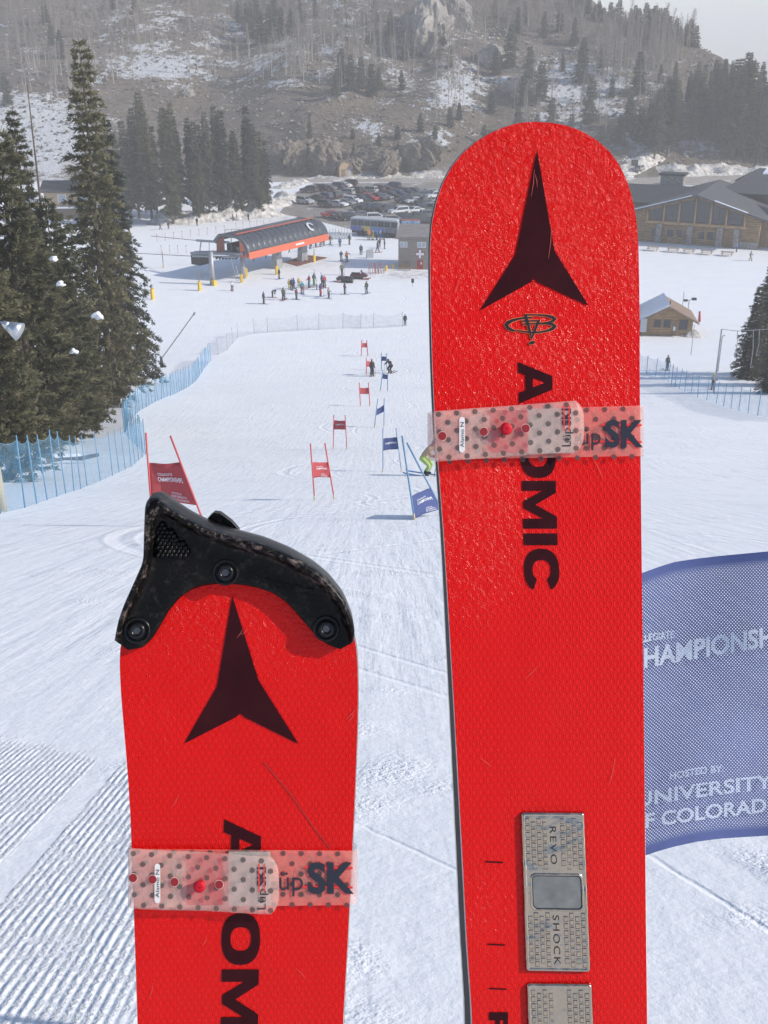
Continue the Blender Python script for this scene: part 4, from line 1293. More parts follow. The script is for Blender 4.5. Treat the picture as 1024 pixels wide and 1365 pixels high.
# ---- the log lodge
A0 = np.array([47.2, 211.0]); A1 = np.array([68.2, 201.2])
LW = float(np.linalg.norm(A1 - A0)); lrz = math.atan2(A1[1] - A0[1], A1[0] - A0[0])
lodge = thing('log_lodge', 'big log lodge with tall gable windows and grey roof', 'lodge', (A0[0], A0[1], FLOOR), lrz)
EV, AP = 5.6, 9.0
def roofz(x): return AP - (AP - EV) * abs(x - LW / 2) / (LW / 2)
# log courses of the front wall, each a part; split where windows break them
fr = lambda f: f * LW
upper = [(.134, .236), (.257, .363), (.373, .485), (.503, .612), (.622, .728), (.749, .861)]
lower = [(.155, .20), (.28, .34), (.355, .415), (.525, .585), (.60, .665)]
MB().prism([(0, 0), (LW, 0), (LW, EV), (LW / 2, AP), (0, EV)], 'y', .16, 22).build('wall', LOG2, lodge)
zc = .0; course = .30
def spans(z):
    blk = []
    if 4.05 < z + course / 2:
        for a, b in upper: 
            if z < roofz(fr((a + b) / 2)) - .45: blk.append((fr(a) - .06, fr(b) + .06))
    elif 1.0 < z + .1 and z + course < 2.75:
        for a, b in lower: blk.append((fr(a) - .05, fr(b) + .05))
    x0 = 0.0; x1 = LW
    if z + course > EV:
        k = (z + course - EV) / (AP - EV); x0 = k * LW / 2; x1 = LW - x0
    cur = x0; out = []
    for a, b in sorted(blk):
        if a > cur + .1: out.append((cur, min(a, x1)))
        cur = max(cur, b)
    if cur < x1 - .1: out.append((cur, x1))
    return [(a, b) for a, b in out if b - a > .08]
while zc < AP - .35:
    for a, b in spans(zc):
        pr = [(.0 + .10 - .10 * math.cos(t) , zc + course / 2 + (course / 2 - .012) * math.sin(t)) for t in np.linspace(-math.pi / 2, math.pi / 2, 5)] + [(.17, zc + course - .012), (.17, zc + .012)]
        pr = [(.02, zc + .03), (-.06, zc + .10), (-.06, zc + course - .10), (.02, zc + course - .03), (.18, zc + course - .03), (.18, zc + .03)]
        MB().prism(pr, 'x', a, b).build('log', LOG, lodge)
    zc += course
def pane_quad(mb, x0, x1, z0, za, zb, y0, y1):
    mb.add([(x0, y0, z0), (x1, y0, z0), (x1, y0, zb), (x0, y0, za), (x0, y1, z0), (x1, y1, z0), (x1, y1, zb), (x0, y1, za)], [(0, 1, 2, 3), (7, 6, 5, 4), (0, 4, 5, 1), (1, 5, 6, 2), (2, 6, 7, 3), (3, 7, 4, 0)])
for a, b in upper:
    x0, x1 = fr(a), fr(b); za, zb = roofz(x0) - .62, roofz(x1) - .62
    mb = MB(); pane_quad(mb, x0 + .06, x1 - .06, 4.16, za - .06, zb - .06, .04, .12)
    w = mb.build('window', GLASS, lodge)
    mb = MB()
    mb.box(x0 - .05, x0 + .07, -.10, .14, 4.05, za); mb.box(x1 - .07, x1 + .05, -.10, .14, 4.05, zb); mb.box(x0 + .07, x1 - .07, -.10, .14, 4.05, 4.17)
    mb.box((x0 + x1) / 2 - .04, (x0 + x1) / 2 + .04, -.02, .05, 4.17, min(za, zb)); mb.box(x0 + .07, x1 - .07, -.015, .05, 5.3, 5.38)
    mb.build('frame', M('dark_frame', (.10, .075, .055), .6), w)
for a, b in lower:
    x0, x1 = fr(a), fr(b)
    w = MB().box(x0 + .05, x1 - .05, .05, .13, 1.12, 2.62).build('window', GLASS, lodge)
    mb = MB(); mb.box(x0 - .04, x0 + .06, -.09, .14, 1.05, 2.7); mb.box(x1 - .06, x1 + .04, -.09, .14, 1.05, 2.7); mb.box(x0 + .06, x1 - .06, -.09, .14, 1.05, 1.13); mb.box(x0 + .06, x1 - .06, -.09, .14, 2.62, 2.7)
    mb.build('frame', TIMBER, w)
for f in (.115, .247, .368, .494, .617, .738, .88):
    x = fr(f); MB().tube((x, -.22, 3.5), (x, -.22, roofz(x) - .35), .19, n=8).build('timber_post', TIMBER, lodge, True)
for f in (.22, .465, .70, .83):
    x = fr(f); bevel(MB().box(x - .55, x + .55, -.62, -.07, 0, 3.5).build('stone_pier', STONE, lodge), .08)
MB().box(fr(.10), fr(.90), -.34, -.07, 3.55, 3.95).build('ledge_beam', TIMBER, lodge)
MB().box(fr(.845), LW - .02, -.3, -.07, 0, 1.25).build('stone_base', STONE, lodge)
OV = 1.3
def roof_plane(sgn, parent, y0, y1, th, mat, nm):
    xa = LW / 2; xb = LW / 2 + sgn * (LW / 2 + OV)
    s = (AP - EV) / (LW / 2)
    zb = AP - s * (LW / 2 + OV) + .25
    mb = MB().hexa([(xa, y0, AP + .25 - th), (xb, y0, zb - th), (xb, y1, zb - th), (xa, y1, AP + .25 - th)], [(xa, y0, AP + .25), (xb, y0, zb), (xb, y1, zb), (xa, y1, AP + .25)])
    return fixn(mb.build(nm, mat, parent))
for sg in (-1, 1):
    rp = roof_plane(sg, lodge, -1.5, 24, .32, ROOFG, 'roof')
    s = (AP - EV) / (LW / 2)
    k0, k1 = (.08, .95) if sg < 0 else (.25, .72)
    xa = LW / 2 + sg * (LW / 2 + OV) * k0; xb = LW / 2 + sg * (LW / 2 + OV) * k1
    za = AP - s * abs(xa - LW / 2) + .255; zb = AP - s * abs(xb - LW / 2) + .255
    fixn(MB().hexa([(xa, -1.5, za), (xb, -1.5, zb), (xb, -1.0, zb), (xa, -1.0, za)], [(xa, -1.45, za + .14), (xb, -1.45, zb + .1), (xb, -1.05, zb + .1), (xa, -1.05, za + .14)]).build('snow_strip', SNOWP, rp))
# lower wing at the left with its dark roof, chimney block, and the wing at the right
wl = MB().box(-16, 5, 6, 18, 0, 6.3).build('wing_wall', LOG2, lodge)
fixn(MB().hexa([(-17, 4.6, 6.2), (9, 4.6, 6.2), (9, 13, 8.6), (-17, 13, 8.6)], [(-17, 4.6, 6.5), (9, 4.6, 6.5), (9, 13, 8.9), (-17, 13, 8.9)]).build('roof', ROOFD, lodge))
fixn(MB().hexa([(-17, 13, 8.6), (9, 13, 8.6), (9, 21, 6.2), (-17, 21, 6.2)], [(-17, 13, 8.9), (9, 13, 8.9), (9, 21, 6.5), (-17, 21, 6.5)]).build('roof', ROOFD, lodge))
ch = bevel(MB().box(1.5, 6.0, 14.5, 17.5, 6.2, 10.6).build('chimney', STONE, lodge), .1)
MB().box(1.2, 6.3, 14.2, 17.8, 10.6, 11.0).build('chimney_cap', ROOFD, ch)
MB().box(LW + .02, LW + 16, 3.2, 18, 0, 4.7).build('wing_wall', LOG, lodge)
for i in range(4):
    x0 = LW + 1.0 + i * 3.2
    w = MB().box(x0, x0 + 2.4, 3.08, 3.16, 3.0, 4.4).build('window', GLASS, lodge)
    mb = MB(); mb.box(x0 - .12, x0 - .02, 3.02, 3.17, 2.9, 4.5); mb.box(x0 + 2.42, x0 + 2.52, 3.02, 3.17, 2.9, 4.5); mb.box(x0, x0 + 2.4, 3.0, 3.17, 2.88, 2.98); mb.build('frame', TIMBER, w)
rw = fixn(MB().hexa([(LW + .6, 1.8, 4.7), (LW + 18, 1.8, 4.7), (LW + 18, 12, 8.2), (LW + .6, 12, 8.2)], [(LW + .6, 1.8, 5.0), (LW + 18, 1.8, 5.0), (LW + 18, 12, 8.5), (LW + .6, 12, 8.5)]).build('roof', ROOFG, lodge))
fixn(MB().hexa([(LW + 1.0, 1.9, 5.04), (LW + 18, 1.9, 5.04), (LW + 18, 4.6, 5.97), (LW + 1.0, 3.6, 5.62)], [(LW + 1.0, 1.95, 5.2), (LW + 18, 1.95, 5.25), (LW + 18, 4.5, 6.12), (LW + 1.0, 3.5, 5.76)]).build('snow_strip', SNOWP, rw))
# taller cross roof behind
xr0, xr1 = LW * .55, LW + 26
MB().box(xr0 + 1, xr1, 17, 34, 0, 7.5).build('wing_wall', LOG2, lodge)
fixn(MB().hexa([(xr0, 15, 7.6), (xr1, 15, 7.6), (xr1, 25, 11.4), (xr0 + 6, 25, 11.4)], [(xr0, 15, 7.9), (xr1, 15, 7.9), (xr1, 25, 11.7), (xr0 + 6, 25, 11.7)]).build('roof', ROOFG, lodge))
fixn(MB().hexa([(xr0 + 6, 25, 11.4), (xr1, 25, 11.4), (xr1, 36, 7.6), (xr0, 36, 7.6)], [(xr0 + 6, 25, 11.7), (xr1, 25, 11.7), (xr1, 36, 7.9), (xr0, 36, 7.9)]).build('roof', ROOFG, lodge))
fixn(MB().hexa([(xr0 + 7, 22.6, 10.8), (xr0 + 16, 22.6, 10.8), (xr0 + 14, 25.2, 11.72), (xr0 + 7.5, 25.2, 11.72)], [(xr0 + 7, 22.8, 11.05), (xr0 + 15.5, 22.8, 11.05), (xr0 + 14, 25.2, 11.95), (xr0 + 7.5, 25.2, 11.95)]).build('snow_strip', SNOWP, lodge))

# picnic tables along the lodge front
def picnic(loc, rz, proto=[None]):
    if proto[0] is None:
        t = thing('picnic_table', 'weathered picnic table in the row along the lodge front', 'table', loc, rz, 'picnic tables by the lodge')
        for i in range(3): MB().box(-1.1, 1.1, -.38 + i * .26, -.14 + i * .26, .72, .77).build('plank', BENCH, t)
        for s in (-1, 1):
            MB().box(-1.1, 1.1, s * .72 - .13, s * .72 + .13, .43, .47).build('seat', BENCH, t)
            mb = MB(); mb.tube((s * .8, -.30, .74), (s * .8, -.72, 0), .04, n=6); mb.tube((s * .8, .30, .74), (s * .8, .72, 0), .04, n=6); mb.tube((s * .8, -.8, .42), (s * .8, .8, .42), .035, n=6)
            mb.build('leg_frame', BENCH, t)
        proto[0] = t; return t
    return copy_tree(proto[0], loc, rz)
for x in (870, 897, 918, 942, 969):
    g = ground(x, np.interp(x, [870, 969], [334, 341]))[0]; picnic(g, lrz + .05)

# ---- first-aid hut with the white cross
g, d = ground(531, 358.5)
frz = -.10
hut = thing('first_aid_hut', 'taupe ski patrol hut with white cross and red door', 'hut', g, frz)
HW, HD, HH = 9.0, 7.0, 5.2
MB().box(0, HW, .05, HD, 0, HH).build('wall', GRYW, hut)
for i in range(18): MB().box(0.02, HW - .02, 0, .045, .02 + i * HH / 18, (i + 1) * HH / 18 - .02).build('siding_board', GRYW, hut)
fixn(MB().hexa([(-.4, -.5, HH), (HW + .4, -.5, HH), (HW + .4, HD + .4, HH + .9), (-.4, HD + .4, HH + .9)], [(-.4, -.5, HH + .22), (HW + .4, -.5, HH + .22), (HW + .4, HD + .4, HH + 1.12), (-.4, HD + .4, HH + 1.12)]).build('roof', M('flat_grey_roof', (.22, .20, .19), .85, var=.2, scale=1), hut))
for x0, x1 in ((.25, 1.5), (3.15, 4.6)):
    w = MB().box(x0 + .08, x1 - .08, -.03, -.003, 3.7, 4.45).build('window', M('pale_pane', (.42, .46, .50), .15), hut)
    mb = MB(); mb.box(x0, x0 + .08, -.06, -.003, 3.6, 4.55); mb.box(x1 - .08, x1, -.06, -.003, 3.6, 4.55); mb.box(x0 + .08, x1 - .08, -.06, -.003, 3.6, 3.69); mb.box(x0 + .08, x1 - .08, -.06, -.003, 4.46, 4.55); mb.box((x0 + x1) / 2 - .04, (x0 + x1) / 2 + .04, -.05, -.031, 3.69, 4.46)
    mb.build('frame', WHT, w)
cx, cz = 3.62, 2.55
def cross(a, b, y0, y1): return [(cx - a, cz - b), (cx + a, cz - b), (cx + a, cz - a), (cx + b, cz - a), (cx + b, cz + a), (cx + a, cz + a), (cx + a, cz + b), (cx - a, cz + b), (cx - a, cz + a), (cx - b, cz + a), (cx - b, cz - a), (cx - a, cz - a)]
cr = MB().prism(cross(.31, .80, 0, 0), 'y', -.06, -.002).build('cross_sign', DRED, hut)
MB().prism(cross(.20, .69, 0, 0), 'y', -.09, -.062).build('white_cross', WHT, cr)
dr = MB().box(3.15, 4.15, -.05, -.002, 0, 1.55).build('door', DRED, hut)
MB().box(3.75, 3.95, -.08, -.052, .85, 1.25).build('door_pane', WHT, dr)
mb = MB(); mb.box(.2, 2.2, -1.2, -.7, .42, .5); mb.box(.3, .4, -1.15, -.75, 0, .42); mb.box(2.0, 2.1, -1.15, -.75, 0, .42); mb.box(.2, 2.2, -.75, -.68, .5, .95)
bn = thing('bench', 'dark bench against the first aid hut', 'bench', g, frz)
MB().box(.2, 2.2, -1.2, -.72, .42, .5).build('seat', BRNW, bn); MB().box(.2, 2.2, -.70, -.62, .55, 1.0).build('backrest', BRNW, bn)
for x0 in (.3, 2.0): MB().box(x0, x0 + .1, -1.15, -.64, 0, .42).build('leg', BRNW, bn)

# ---- timber cabin below the nets
g, d = ground(905, 448)
cab = thing('timber_cabin', 'brown timber cabin with snowy roof and front gable', 'cabin', g, -.12)
CW, CD, CE, CA = 6.3, 6.0, 2.2, 3.9
mb = MB().prism([(-CW * .75, 0), (CW * .25, 0), (CW * .25, CE), (-CW * .25, CA - .3), (-CW * .75, CE)], 'y', .06, CD); mb.build('wall', LOG, cab)
for i in range(10):
    z0 = i * .4
    hw = CW / 2 if z0 + .38 < CE else CW / 2 * max(0, 1 - (z0 + .38 - CE) / (CA - .3 - CE))
    if hw > .1: MB().box(-CW * .25 - hw, -CW * .25 + hw, 0, .055, z0 + .01, z0 + .38).build('board', LOG, cab)
MB().box(-13, -CW * .75 - .02, .8, CD, 0, 2.3).build('wing_wall', LOG, cab)
for x0, x1, z0, z1 in ((-3.2, -2.4, 1.1, 2.0), (-2.0, -1.2, 1.1, 2.0), (-.1, .9, .9, 2.1)):
    w = MB().box(x0, x1, -.03, -.003, z0, z1).build('window', GLASS, cab)
    mb = MB(); mb.box(x0 - .09, x0 - .005, -.05, -.003, z0 - .09, z1 + .09); mb.box(x1 + .005, x1 + .09, -.05, -.003, z0 - .09, z1 + .09); mb.box(x0, x1, -.05, -.003, z0 - .09, z0 - .005); mb.box(x0, x1, -.05, -.003, z1 + .005, z1 + .09); mb.build('frame', BRNW, w)
w = MB().box(-6.4, -4.0, .74, .79, 1.0, 1.9).build('window', GLASS, cab)
dr = MB().box(-.95, -.35, -.03, -.003, .05, 2.0).build('door', BRNW, cab); MB().box(-.8, -.5, -.05, -.031, .7, 1.2).build('notice', WHT, dr)
MB().box(-5.0, -4.2, -.9, -.8, .6, 2.3).build('notice_board', M('grey_board', (.45, .47, .50), .6), cab)
MB().box(-4.65, -4.55, -.88, -.82, 0, .6).build('board_post', BRNW, cab)
xm = -CW * .25
for sg in (-1, 1):
    xe = xm + sg * (CW / 2 + .55); ze = CE - .35
    rp = fixn(MB().hexa([(xm, -.8, CA - .25), (xe, -.8, ze - .1), (xe, CD, ze - .1), (xm, CD, CA - .25)], [(xm, -.8, CA), (xe, -.8, ze + .12), (xe, CD, ze + .12), (xm, CD, CA)]).build('roof', BRNW, cab))
    if sg < 0: fixn(MB().hexa([(xm, -.65, CA + .004), (xe, -.65, ze + .124), (xe, CD, ze + .124), (xm, CD, CA + .004)], [(xm, -.6, CA + .28), (xe - sg * .1, -.6, ze + .34), (xe - sg * .1, CD, ze + .34), (xm, CD, CA + .28)]).build('roof_snow', SNOWP, rp))
rp = fixn(MB().hexa([(-13.5, .2, 2.3), (-CW * .75 - .5, .2, 2.3), (-CW * .75 - .5, 4, 3.6), (-13.5, 4, 3.6)], [(-13.5, .2, 2.5), (-CW * .75 - .5, .2, 2.5), (-CW * .75 - .5, 4, 3.8), (-13.5, 4, 3.8)]).build('roof', BRNW, cab))
fixn(MB().hexa([(-13.4, .4, 2.58), (-CW * .75 - .52, .4, 2.58), (-CW * .75 - .52, 4, 3.81), (-13.4, 4, 3.81)], [(-13.4, .5, 2.85), (-CW * .75 - .52, .5, 2.85), (-CW * .75 - .52, 4, 4.05), (-13.4, 4, 4.05)]).build('roof_snow', SNOWP, rp))
MB().tube((xm, -.7, CA + .25), (xm, -.7, CA + .75), .07, n=6).build('vent_pipe', ROOFD, cab)

# ---- shed with barrel roof by the road, utility box, tan house among the trees
g, d = ground(453, 237.5)
sh = thing('storage_shed', 'small tan shed with gambrel roof beside the road', 'shed', g, .28)
pr = [(0, 0), (3.7, 0), (3.7, 2.9), (3.15, 3.9), (1.85, 4.5), (.55, 3.9), (0, 2.9)]
MB().prism(pr, 'y', 0, 4.4).build('wall', TANW, sh)
for a, b in zip(pr[2:6], pr[3:7]):
    a = np.array(a); b = np.array(b); nrm = np.array([-(b - a)[1], (b - a)[0]]); nrm = -nrm / np.linalg.norm(nrm) if nrm[1] < 0 else nrm / np.linalg.norm(nrm)
    if a[1] == b[1] == 2.9: continue
    MB().prism([tuple(a + nrm * .01), tuple(b + nrm * .01), tuple(b + nrm * .15), tuple(a + nrm * .15)], 'y', -.25, 4.6).build('roof', M('tan_roof', (.30, .23, .17), .8), sh)
MB().box(2.15, 3.2, -.06, -.004, 0, 2.5).build('door', M('grey_door', (.45, .47, .50), .6), sh)
MB().box(.5, 1.6, -.06, -.004, 0, 2.3).build('door', BRNW, sh)
g, d = ground(422, 232)
bx_ = thing('utility_box', 'dark green utility box left of the tan shed', 'box', g, .1)
bevel(MB().box(0, 1.7, 0, 1.5, 0, 1.7).build('cabinet', M('utility_green', (.05, .075, .06), .6), bx_), .05); MB().box(-.05, 1.75, -.05, 1.55, 1.71, 1.8).build('lid', M('utility_green2', (.07, .10, .085), .6), bx_)
g, d = ground(62, 292)
hs_ = thing('tan_house', 'tan house with white window behind the left pines', 'house', g, .06)
MB().box(0, 13, 0, 8, 2.6, 5.6).build('wall', TANW, hs_); MB().box(.4, 12.6, .4, 7.6, 0, 2.58).build('lower_wall', BRNW, hs_)
fixn(MB().prism([(-.8, 5.5), (4, 7.2), (8.8, 5.5), (8.8, 5.75), (4, 7.5), (-.8, 5.75)], 'x', -.8, 13.8).build('roof', ROOFD, hs_))
fixn(MB().box(-.2, 13.2, -1.4, -.02, 2.35, 2.6).build('porch_snow', SNOWP, hs_))
for x0 in (3.0, 7.4):
    w = MB().box(x0, x0 + 1.5, -.04, -.003, 3.6, 4.9).build('window', M('pale_pane', (.42, .46, .50), .15), hs_); mb = MB(); mb.box(x0 - .15, x0 - .003, -.06, -.003, 3.45, 5.05); mb.box(x0 + 1.503, x0 + 1.65, -.06, -.003, 3.45, 5.05); mb.box(x0, x0 + 1.5, -.06, -.003, 3.45, 3.597); mb.box(x0, x0 + 1.5, -.06, -.003, 4.903, 5.05); mb.build('frame', WHT, w)

# ================================================================== CHAIRLIFT TERMINAL
LG = M('lift_grey_roof', (.10, .105, .115), .45, var=.1, scale=1); LD = M('lift_dark_glazing', (.055, .06, .07), .22, spec=.6)
ORB = M('lift_orange_band', (.62, .13, .06), .5); GALV = M('galvanised_steel', (.36, .37, .38), .5, metal=.4, var=.12, scale=3)
YEL = M('yellow_pad', (.72, .47, .04), .6); MACH = M('dark_machinery', (.035, .035, .037), .6); RUST = M('rust_wall', (.28, .09, .06), .7)
B0 = at(333, 344, 171.5); B1 = at(434, 319, 187)
ax = np.array([B1[0] - B0[0], B1[1] - B0[1]]); TLn = float(np.linalg.norm(ax)); trz = math.atan2(ax[1], ax[0])
eave = 3.9
# local: x along the axis, y to the back (left), origin at the front lower corner of the near end
tz = FLOOR
term = thing('lift_terminal', 'chairlift terminal with dark barrel roof and orange bands', 'ski lift', (B0[0], B0[1], tz), trz)
WD = 7.4
def vault(k):
    """front eave k=0 over the curve to the flat top k=1, back eave k=2"""
    if k <= 1:
        a = k * math.pi / 2
        return (2.9 - 2.9 * math.cos(a) ** .9, eave + 3.1 * math.sin(a))
    return (2.9 + (WD - 2.9) * (k - 1), eave + 3.1 + .35 * (1 - (k - 1)) * 0 - 1.3 * max(0, (k - 1) - .72) / .28)
NP_ = 15
for i in range(NP_):
    x0 = TLn * i / NP_ + .05; x1 = TLn * (i + 1) / NP_ - .05
    V = []; ks = np.linspace(.17, .93, 9)
    for x in (x0, (x0 + x1) / 2, x1):
        bul = .12 if x not in (x0, x1) else 0
        for k in ks:
            y, z = vault(k); a = k * math.pi / 2
            V.append((x, y - bul * math.cos(a), z + bul * math.sin(a)))
    n9 = len(ks)
    Fq = [(c * n9 + j, (c + 1) * n9 + j, (c + 1) * n9 + j + 1, c * n9 + j + 1) for c in range(2) for j in range(n9 - 1)]
    o = link('roof_panel', mesh('roof_panel', V, Fq, LD, True), term)
V = []; ks = np.linspace(.02, 1.98, 26)
for x in (0.0, TLn):
    for k in ks:
        y, z = vault(k); V.append((x, y + .06, z - .08))
n9 = len(ks)
o = link('roof_shell', mesh('roof_shell', V, [(j, n9 + j, n9 + j + 1, j + 1) for j in range(n9 - 1)], LG, True), term)
sm = o.modifiers.new('s', 'SOLIDIFY'); sm.thickness = .12; sm.offset = -1
# rounded far end
V = []; ns = 8
for a in np.linspace(0, math.pi / 2, ns):
    for k in ks:
        y, z = vault(k); yc = WD / 2
        V.append((TLn + 2.2 * math.sin(a), yc + (y - yc) * (.55 + .45 * math.cos(a)), eave + (z - eave) * (.35 + .65 * math.cos(a))))
link('end_cap', mesh('end_cap', V, [(i * n9 + j, (i + 1) * n9 + j, (i + 1) * n9 + j + 1, i * n9 + j + 1) for i in range(ns - 1) for j in range(n9 - 1)], LD, True), term)
def band(nm, k0, k1, off, mat, x0, x1):
    V = []
    ks2 = np.linspace(k0, k1, 5)
    for x in (x0, x1):
        for k in ks2:
            y, z = vault(k); a = min(k, 1) * math.pi / 2
            V.append((x, y - off * math.cos(a), z + off * math.sin(a)))
    return link(nm, mesh(nm, V, [(j, 5 + j, 6 + j, j + 1) for j in range(4)], mat, True), term)
band('orange_band', .90, 1.02, .20, ORB, -.1, TLn)
V = [(-.2, -.12, eave - .35), (TLn + .8, -.12, eave - .35), (TLn + .8, -.06, eave + .72), (-.2, -.06, eave + .72)]
bd = link('orange_band', mesh('orange_band', V + [(a, b + .12, c) for a, b, c in V], [(0, 1, 2, 3), (7, 6, 5, 4), (0, 4, 5, 1), (1, 5, 6, 2), (2, 6, 7, 3), (3, 7, 4, 0)], ORB), term)
for i in range(9): MB().box(TLn * .58 + i * .26, TLn * .58 + i * .26 + .18, -.15, -.125, eave + .06, eave + .36).build('lettering_stroke', LET, bd)
# white logo on the glazing
tv, tf = poly_mesh([[(.5 + .5 * math.cos(q), .5 + .5 * math.sin(q)) for q in np.linspace(0, 5.2, 20)] + [(.55 + .25 * math.cos(q), .5 + .3 * math.sin(q)) for q in np.linspace(5.0, .3, 16)]])
V = []
for a, b in tv:
    k = .35 + .36 * b; y, z = vault(k); q = k * math.pi / 2
    V.append((TLn * .80 + a * 1.7, y - .22 * math.cos(q), z + .22 * math.sin(q)))
link('logo', mesh('logo', V, tf, M('pale_logo', (.45, .47, .5), .5)), term)
# near end: arched end frame, rust walls left and right, open middle with window
arch = [vault(k) for k in np.linspace(.02, 1.98, 26)]
MB().prism([(y, z) for y, z in arch] + [(y * .86 + .5, z - .42 if z > eave + .5 else z) for y, z in reversed(arch)], 'x', -.18, .1).build('end_frame', LG, term)
MB().prism([(.35, eave - .2), (2.0, eave - .2), (2.0, eave + 2.5), (1.2, eave + 2.1), (.6, eave + 1.2)], 'x', .02, .12).build('end_wall', ORB, term)
MB().prism([(WD - 2.2, eave - .2), (WD - .5, eave - .2), (WD - .6, eave + 1.6), (WD - 1.2, eave + 2.3), (WD - 2.2, eave + 2.6)], 'x', .02, .12).build('end_wall', RUST, term)
MB().box(-.02, .015, .95, 1.5, eave + .15, eave + .75).build('end_window', GLASS, term)
MB().prism([(.3, eave - .25), (WD - .3, eave - .25), (WD - .3, eave + .0), (.3, eave + .0)], 'x', .1, TLn).build('floor_frame', GALV, term)
MB().prism([(1.2, eave + .05), (WD - 1.0, eave + .05), (WD - 1.0, eave + 1.2), (1.2, eave + 1.2)], 'x', 2.0, TLn - 1).build('drive_machinery', MACH, term)
for xx, yy in ((TLn * .55, 3.5), (TLn * .9, 3.5)):
    mb = MB().prism([(xx - .9, 0), (xx + .9, 0), (xx + .55, eave - .25), (xx - .55, eave - .25)], 'y', yy - .5, yy + .5)
    mb.build('support_leg', GALV, term)
for i in range(7):
    xx = 1.2 + i * (TLn - 2) / 6
    MB().tube((xx, .3, eave - .9), (xx + .4, .3, eave - .25), .10, n=6).build('hanger_arm', MACH, term)
# front tower, cross beams, ladders, counterweight box in front of the near end
P1 = ground(283.5, 379)[0]; P2 = ground(324.5, 371)[0]
ci, si = math.cos(-trz), math.sin(-trz)
def tl(p, z): 
    dx, dy = p[0] - B0[0], p[1] - B0[1]
    return (dx * ci - dy * si, dx * si + dy * ci, z)
q1 = tl(P1, -.3); q2 = tl(P2, -.3)
def top(q, z): return (q[0], q[1], z)
MB().tube(q1, top(q1, 5.1), .42, .36, 14).build('tower', GALV, term, True)
MB().tube(q2, top(q2, 4.2), .40, .36, 14).build('tower', GALV, term, True)
MB().hexa([(q2[0] - .4, q2[1] - .4, 4.2), (q2[0] + .4, q2[1] - .4, 4.2), (q2[0] + .4, q2[1] + .4, 4.2), (q2[0] - .4, q2[1] + .4, 4.2)], [(q2[0] - .9, q2[1] - .5, 5.0), (q2[0] + .9, q2[1] - .5, 5.0), (q2[0] + .9, q2[1] + .5, 5.0), (q2[0] - .9, q2[1] + .5, 5.0)]).build('tower_head', GALV, term)
def beam(pa, pb, da, db, r, nm, mat=GALV, n=8):
    a = tl(at(pa[0], pa[1], da), 0); b = tl(at(pb[0], pb[1], db), 0)
    za = at(pa[0], pa[1], da)[2] - tz; zb = at(pb[0], pb[1], db)[2] - tz
    return MB().tube((a[0], a[1], za), (b[0], b[1], zb), r, n=n).build(nm, mat, term)
zz = lambda a, b: (190 + a * .19531, 270 + b * .19531)
beam(zz(330, 345), zz(690, 350), 176, 172, .22, 'cross_beam'); beam(zz(340, 365), zz(640, 372), 175, 172, .16, 'cross_beam')
beam(zz(370, 258), zz(590, 272), 178, 173, .2, 'upper_beam'); beam(zz(355, 335), zz(600, 330), 178, 174, .12, 'upper_beam')
beam(zz(392, 330), zz(400, 262), 177, 177, .10, 'strut'); beam(zz(530, 330), zz(540, 268), 175, 175, .16, 'strut'); beam(zz(605, 345), zz(605, 235), 174, 174, .06, 'strut')
beam(zz(455, 400), zz(455, 270), 173.5, 174, .05, 'strut')
a = tl(at(*zz(395, 395), 177), 0); za = at(*zz(395, 420), 177)[2] - tz
MB().box(a[0] - 1.1, a[0] + 1.1, a[1] - 1.0, a[1] + 1.0, za, za + 1.5).build('counterweight', MACH, term)
for dx in (-.25, .25):
    a = zz(615 + dx * 40, 385); b = zz(652 + dx * 40, 530)
    beam(a, b, 172, 172.5, .04, 'ladder_rail')
for i in range(9):
    f = i / 8; a = zz(605 + 37 * f, 385 + 145 * f); b = zz(625 + 37 * f, 385 + 145 * f)
    beam(a, b, 171.9 + .5 * f, 171.9 + .5 * f, .03, 'ladder_rung')
for i in range(7):
    beam(zz(500 + i * 22, 385), zz(515 + i * 22, 372), 173, 173, .16, 'sheave', MACH)
# roof rail, light boxes
for (a, b) in ((560, 570), (600, 608), (660, 664)): beam(zz(a, 215), zz(b, 180), 182, 182, .04, 'rail_post')
beam(zz(556, 186), zz(668, 182), 182, 182, .04, 'roof_rail')
# haul rope running off to the left
for pa, pb in ((zz(60, 228), zz(370, 258)), (zz(-60, 345), zz(335, 365))):
    c = thing('haul_rope', 'dark cable running from the lift terminal towards the pines' if pa[1] < 320 else 'lower dark cable running from the lift terminal past a yellow post', 'cable', at(*pb, 177), 0, 'lift cables')
    o3 = np.array(at(*pb, 177)); MB().tube((0, 0, 0), at(*pa, 190) - o3, .05, n=5).build('cable', MACH, c)
# yellow padded posts round the lift
def pad(px, h, label, pole=0.0, w=.22):
    g, d = ground(*px)
    t = thing('padded_post', label, 'post', g, random.uniform(0, 1), 'yellow padded posts')
    bevel(MB().box(-w, w, -w, w, -.1, h).build('pad', YEL, t), .05)
    if pole: MB().tube((0, 0, h - .1), (0, 0, h + pole), .07, n=6).build('pole', BRNW, t)
pad(zz(70, 660), 1.6, 'short yellow padded post beside the big left pine')
pad(zz(392, 600), 1.4, 'yellow post with brown top left of the lift tower', 1.7)
pad(zz(490, 566), .85, 'low yellow pad at the foot of the lift tower', 0, .3)
pad(zz(678, 545), 1.3, 'slanted yellow pad by the second lift tower')
pad(zz(706, 510), 1.5, 'yellow pad behind the second lift tower', 0, .26)
pad(zz(918, 490), 1.4, 'yellow post with brown top right of the lift ladder', .9)
pad(zz(143, 446), .3, 'tall brown post standing alone left of the lift', 2.4, .1)
pad((360 + 288 * .205, 300 + 240 * .205), 1.2, 'yellow post standing by the rust red ramp', 1.0)
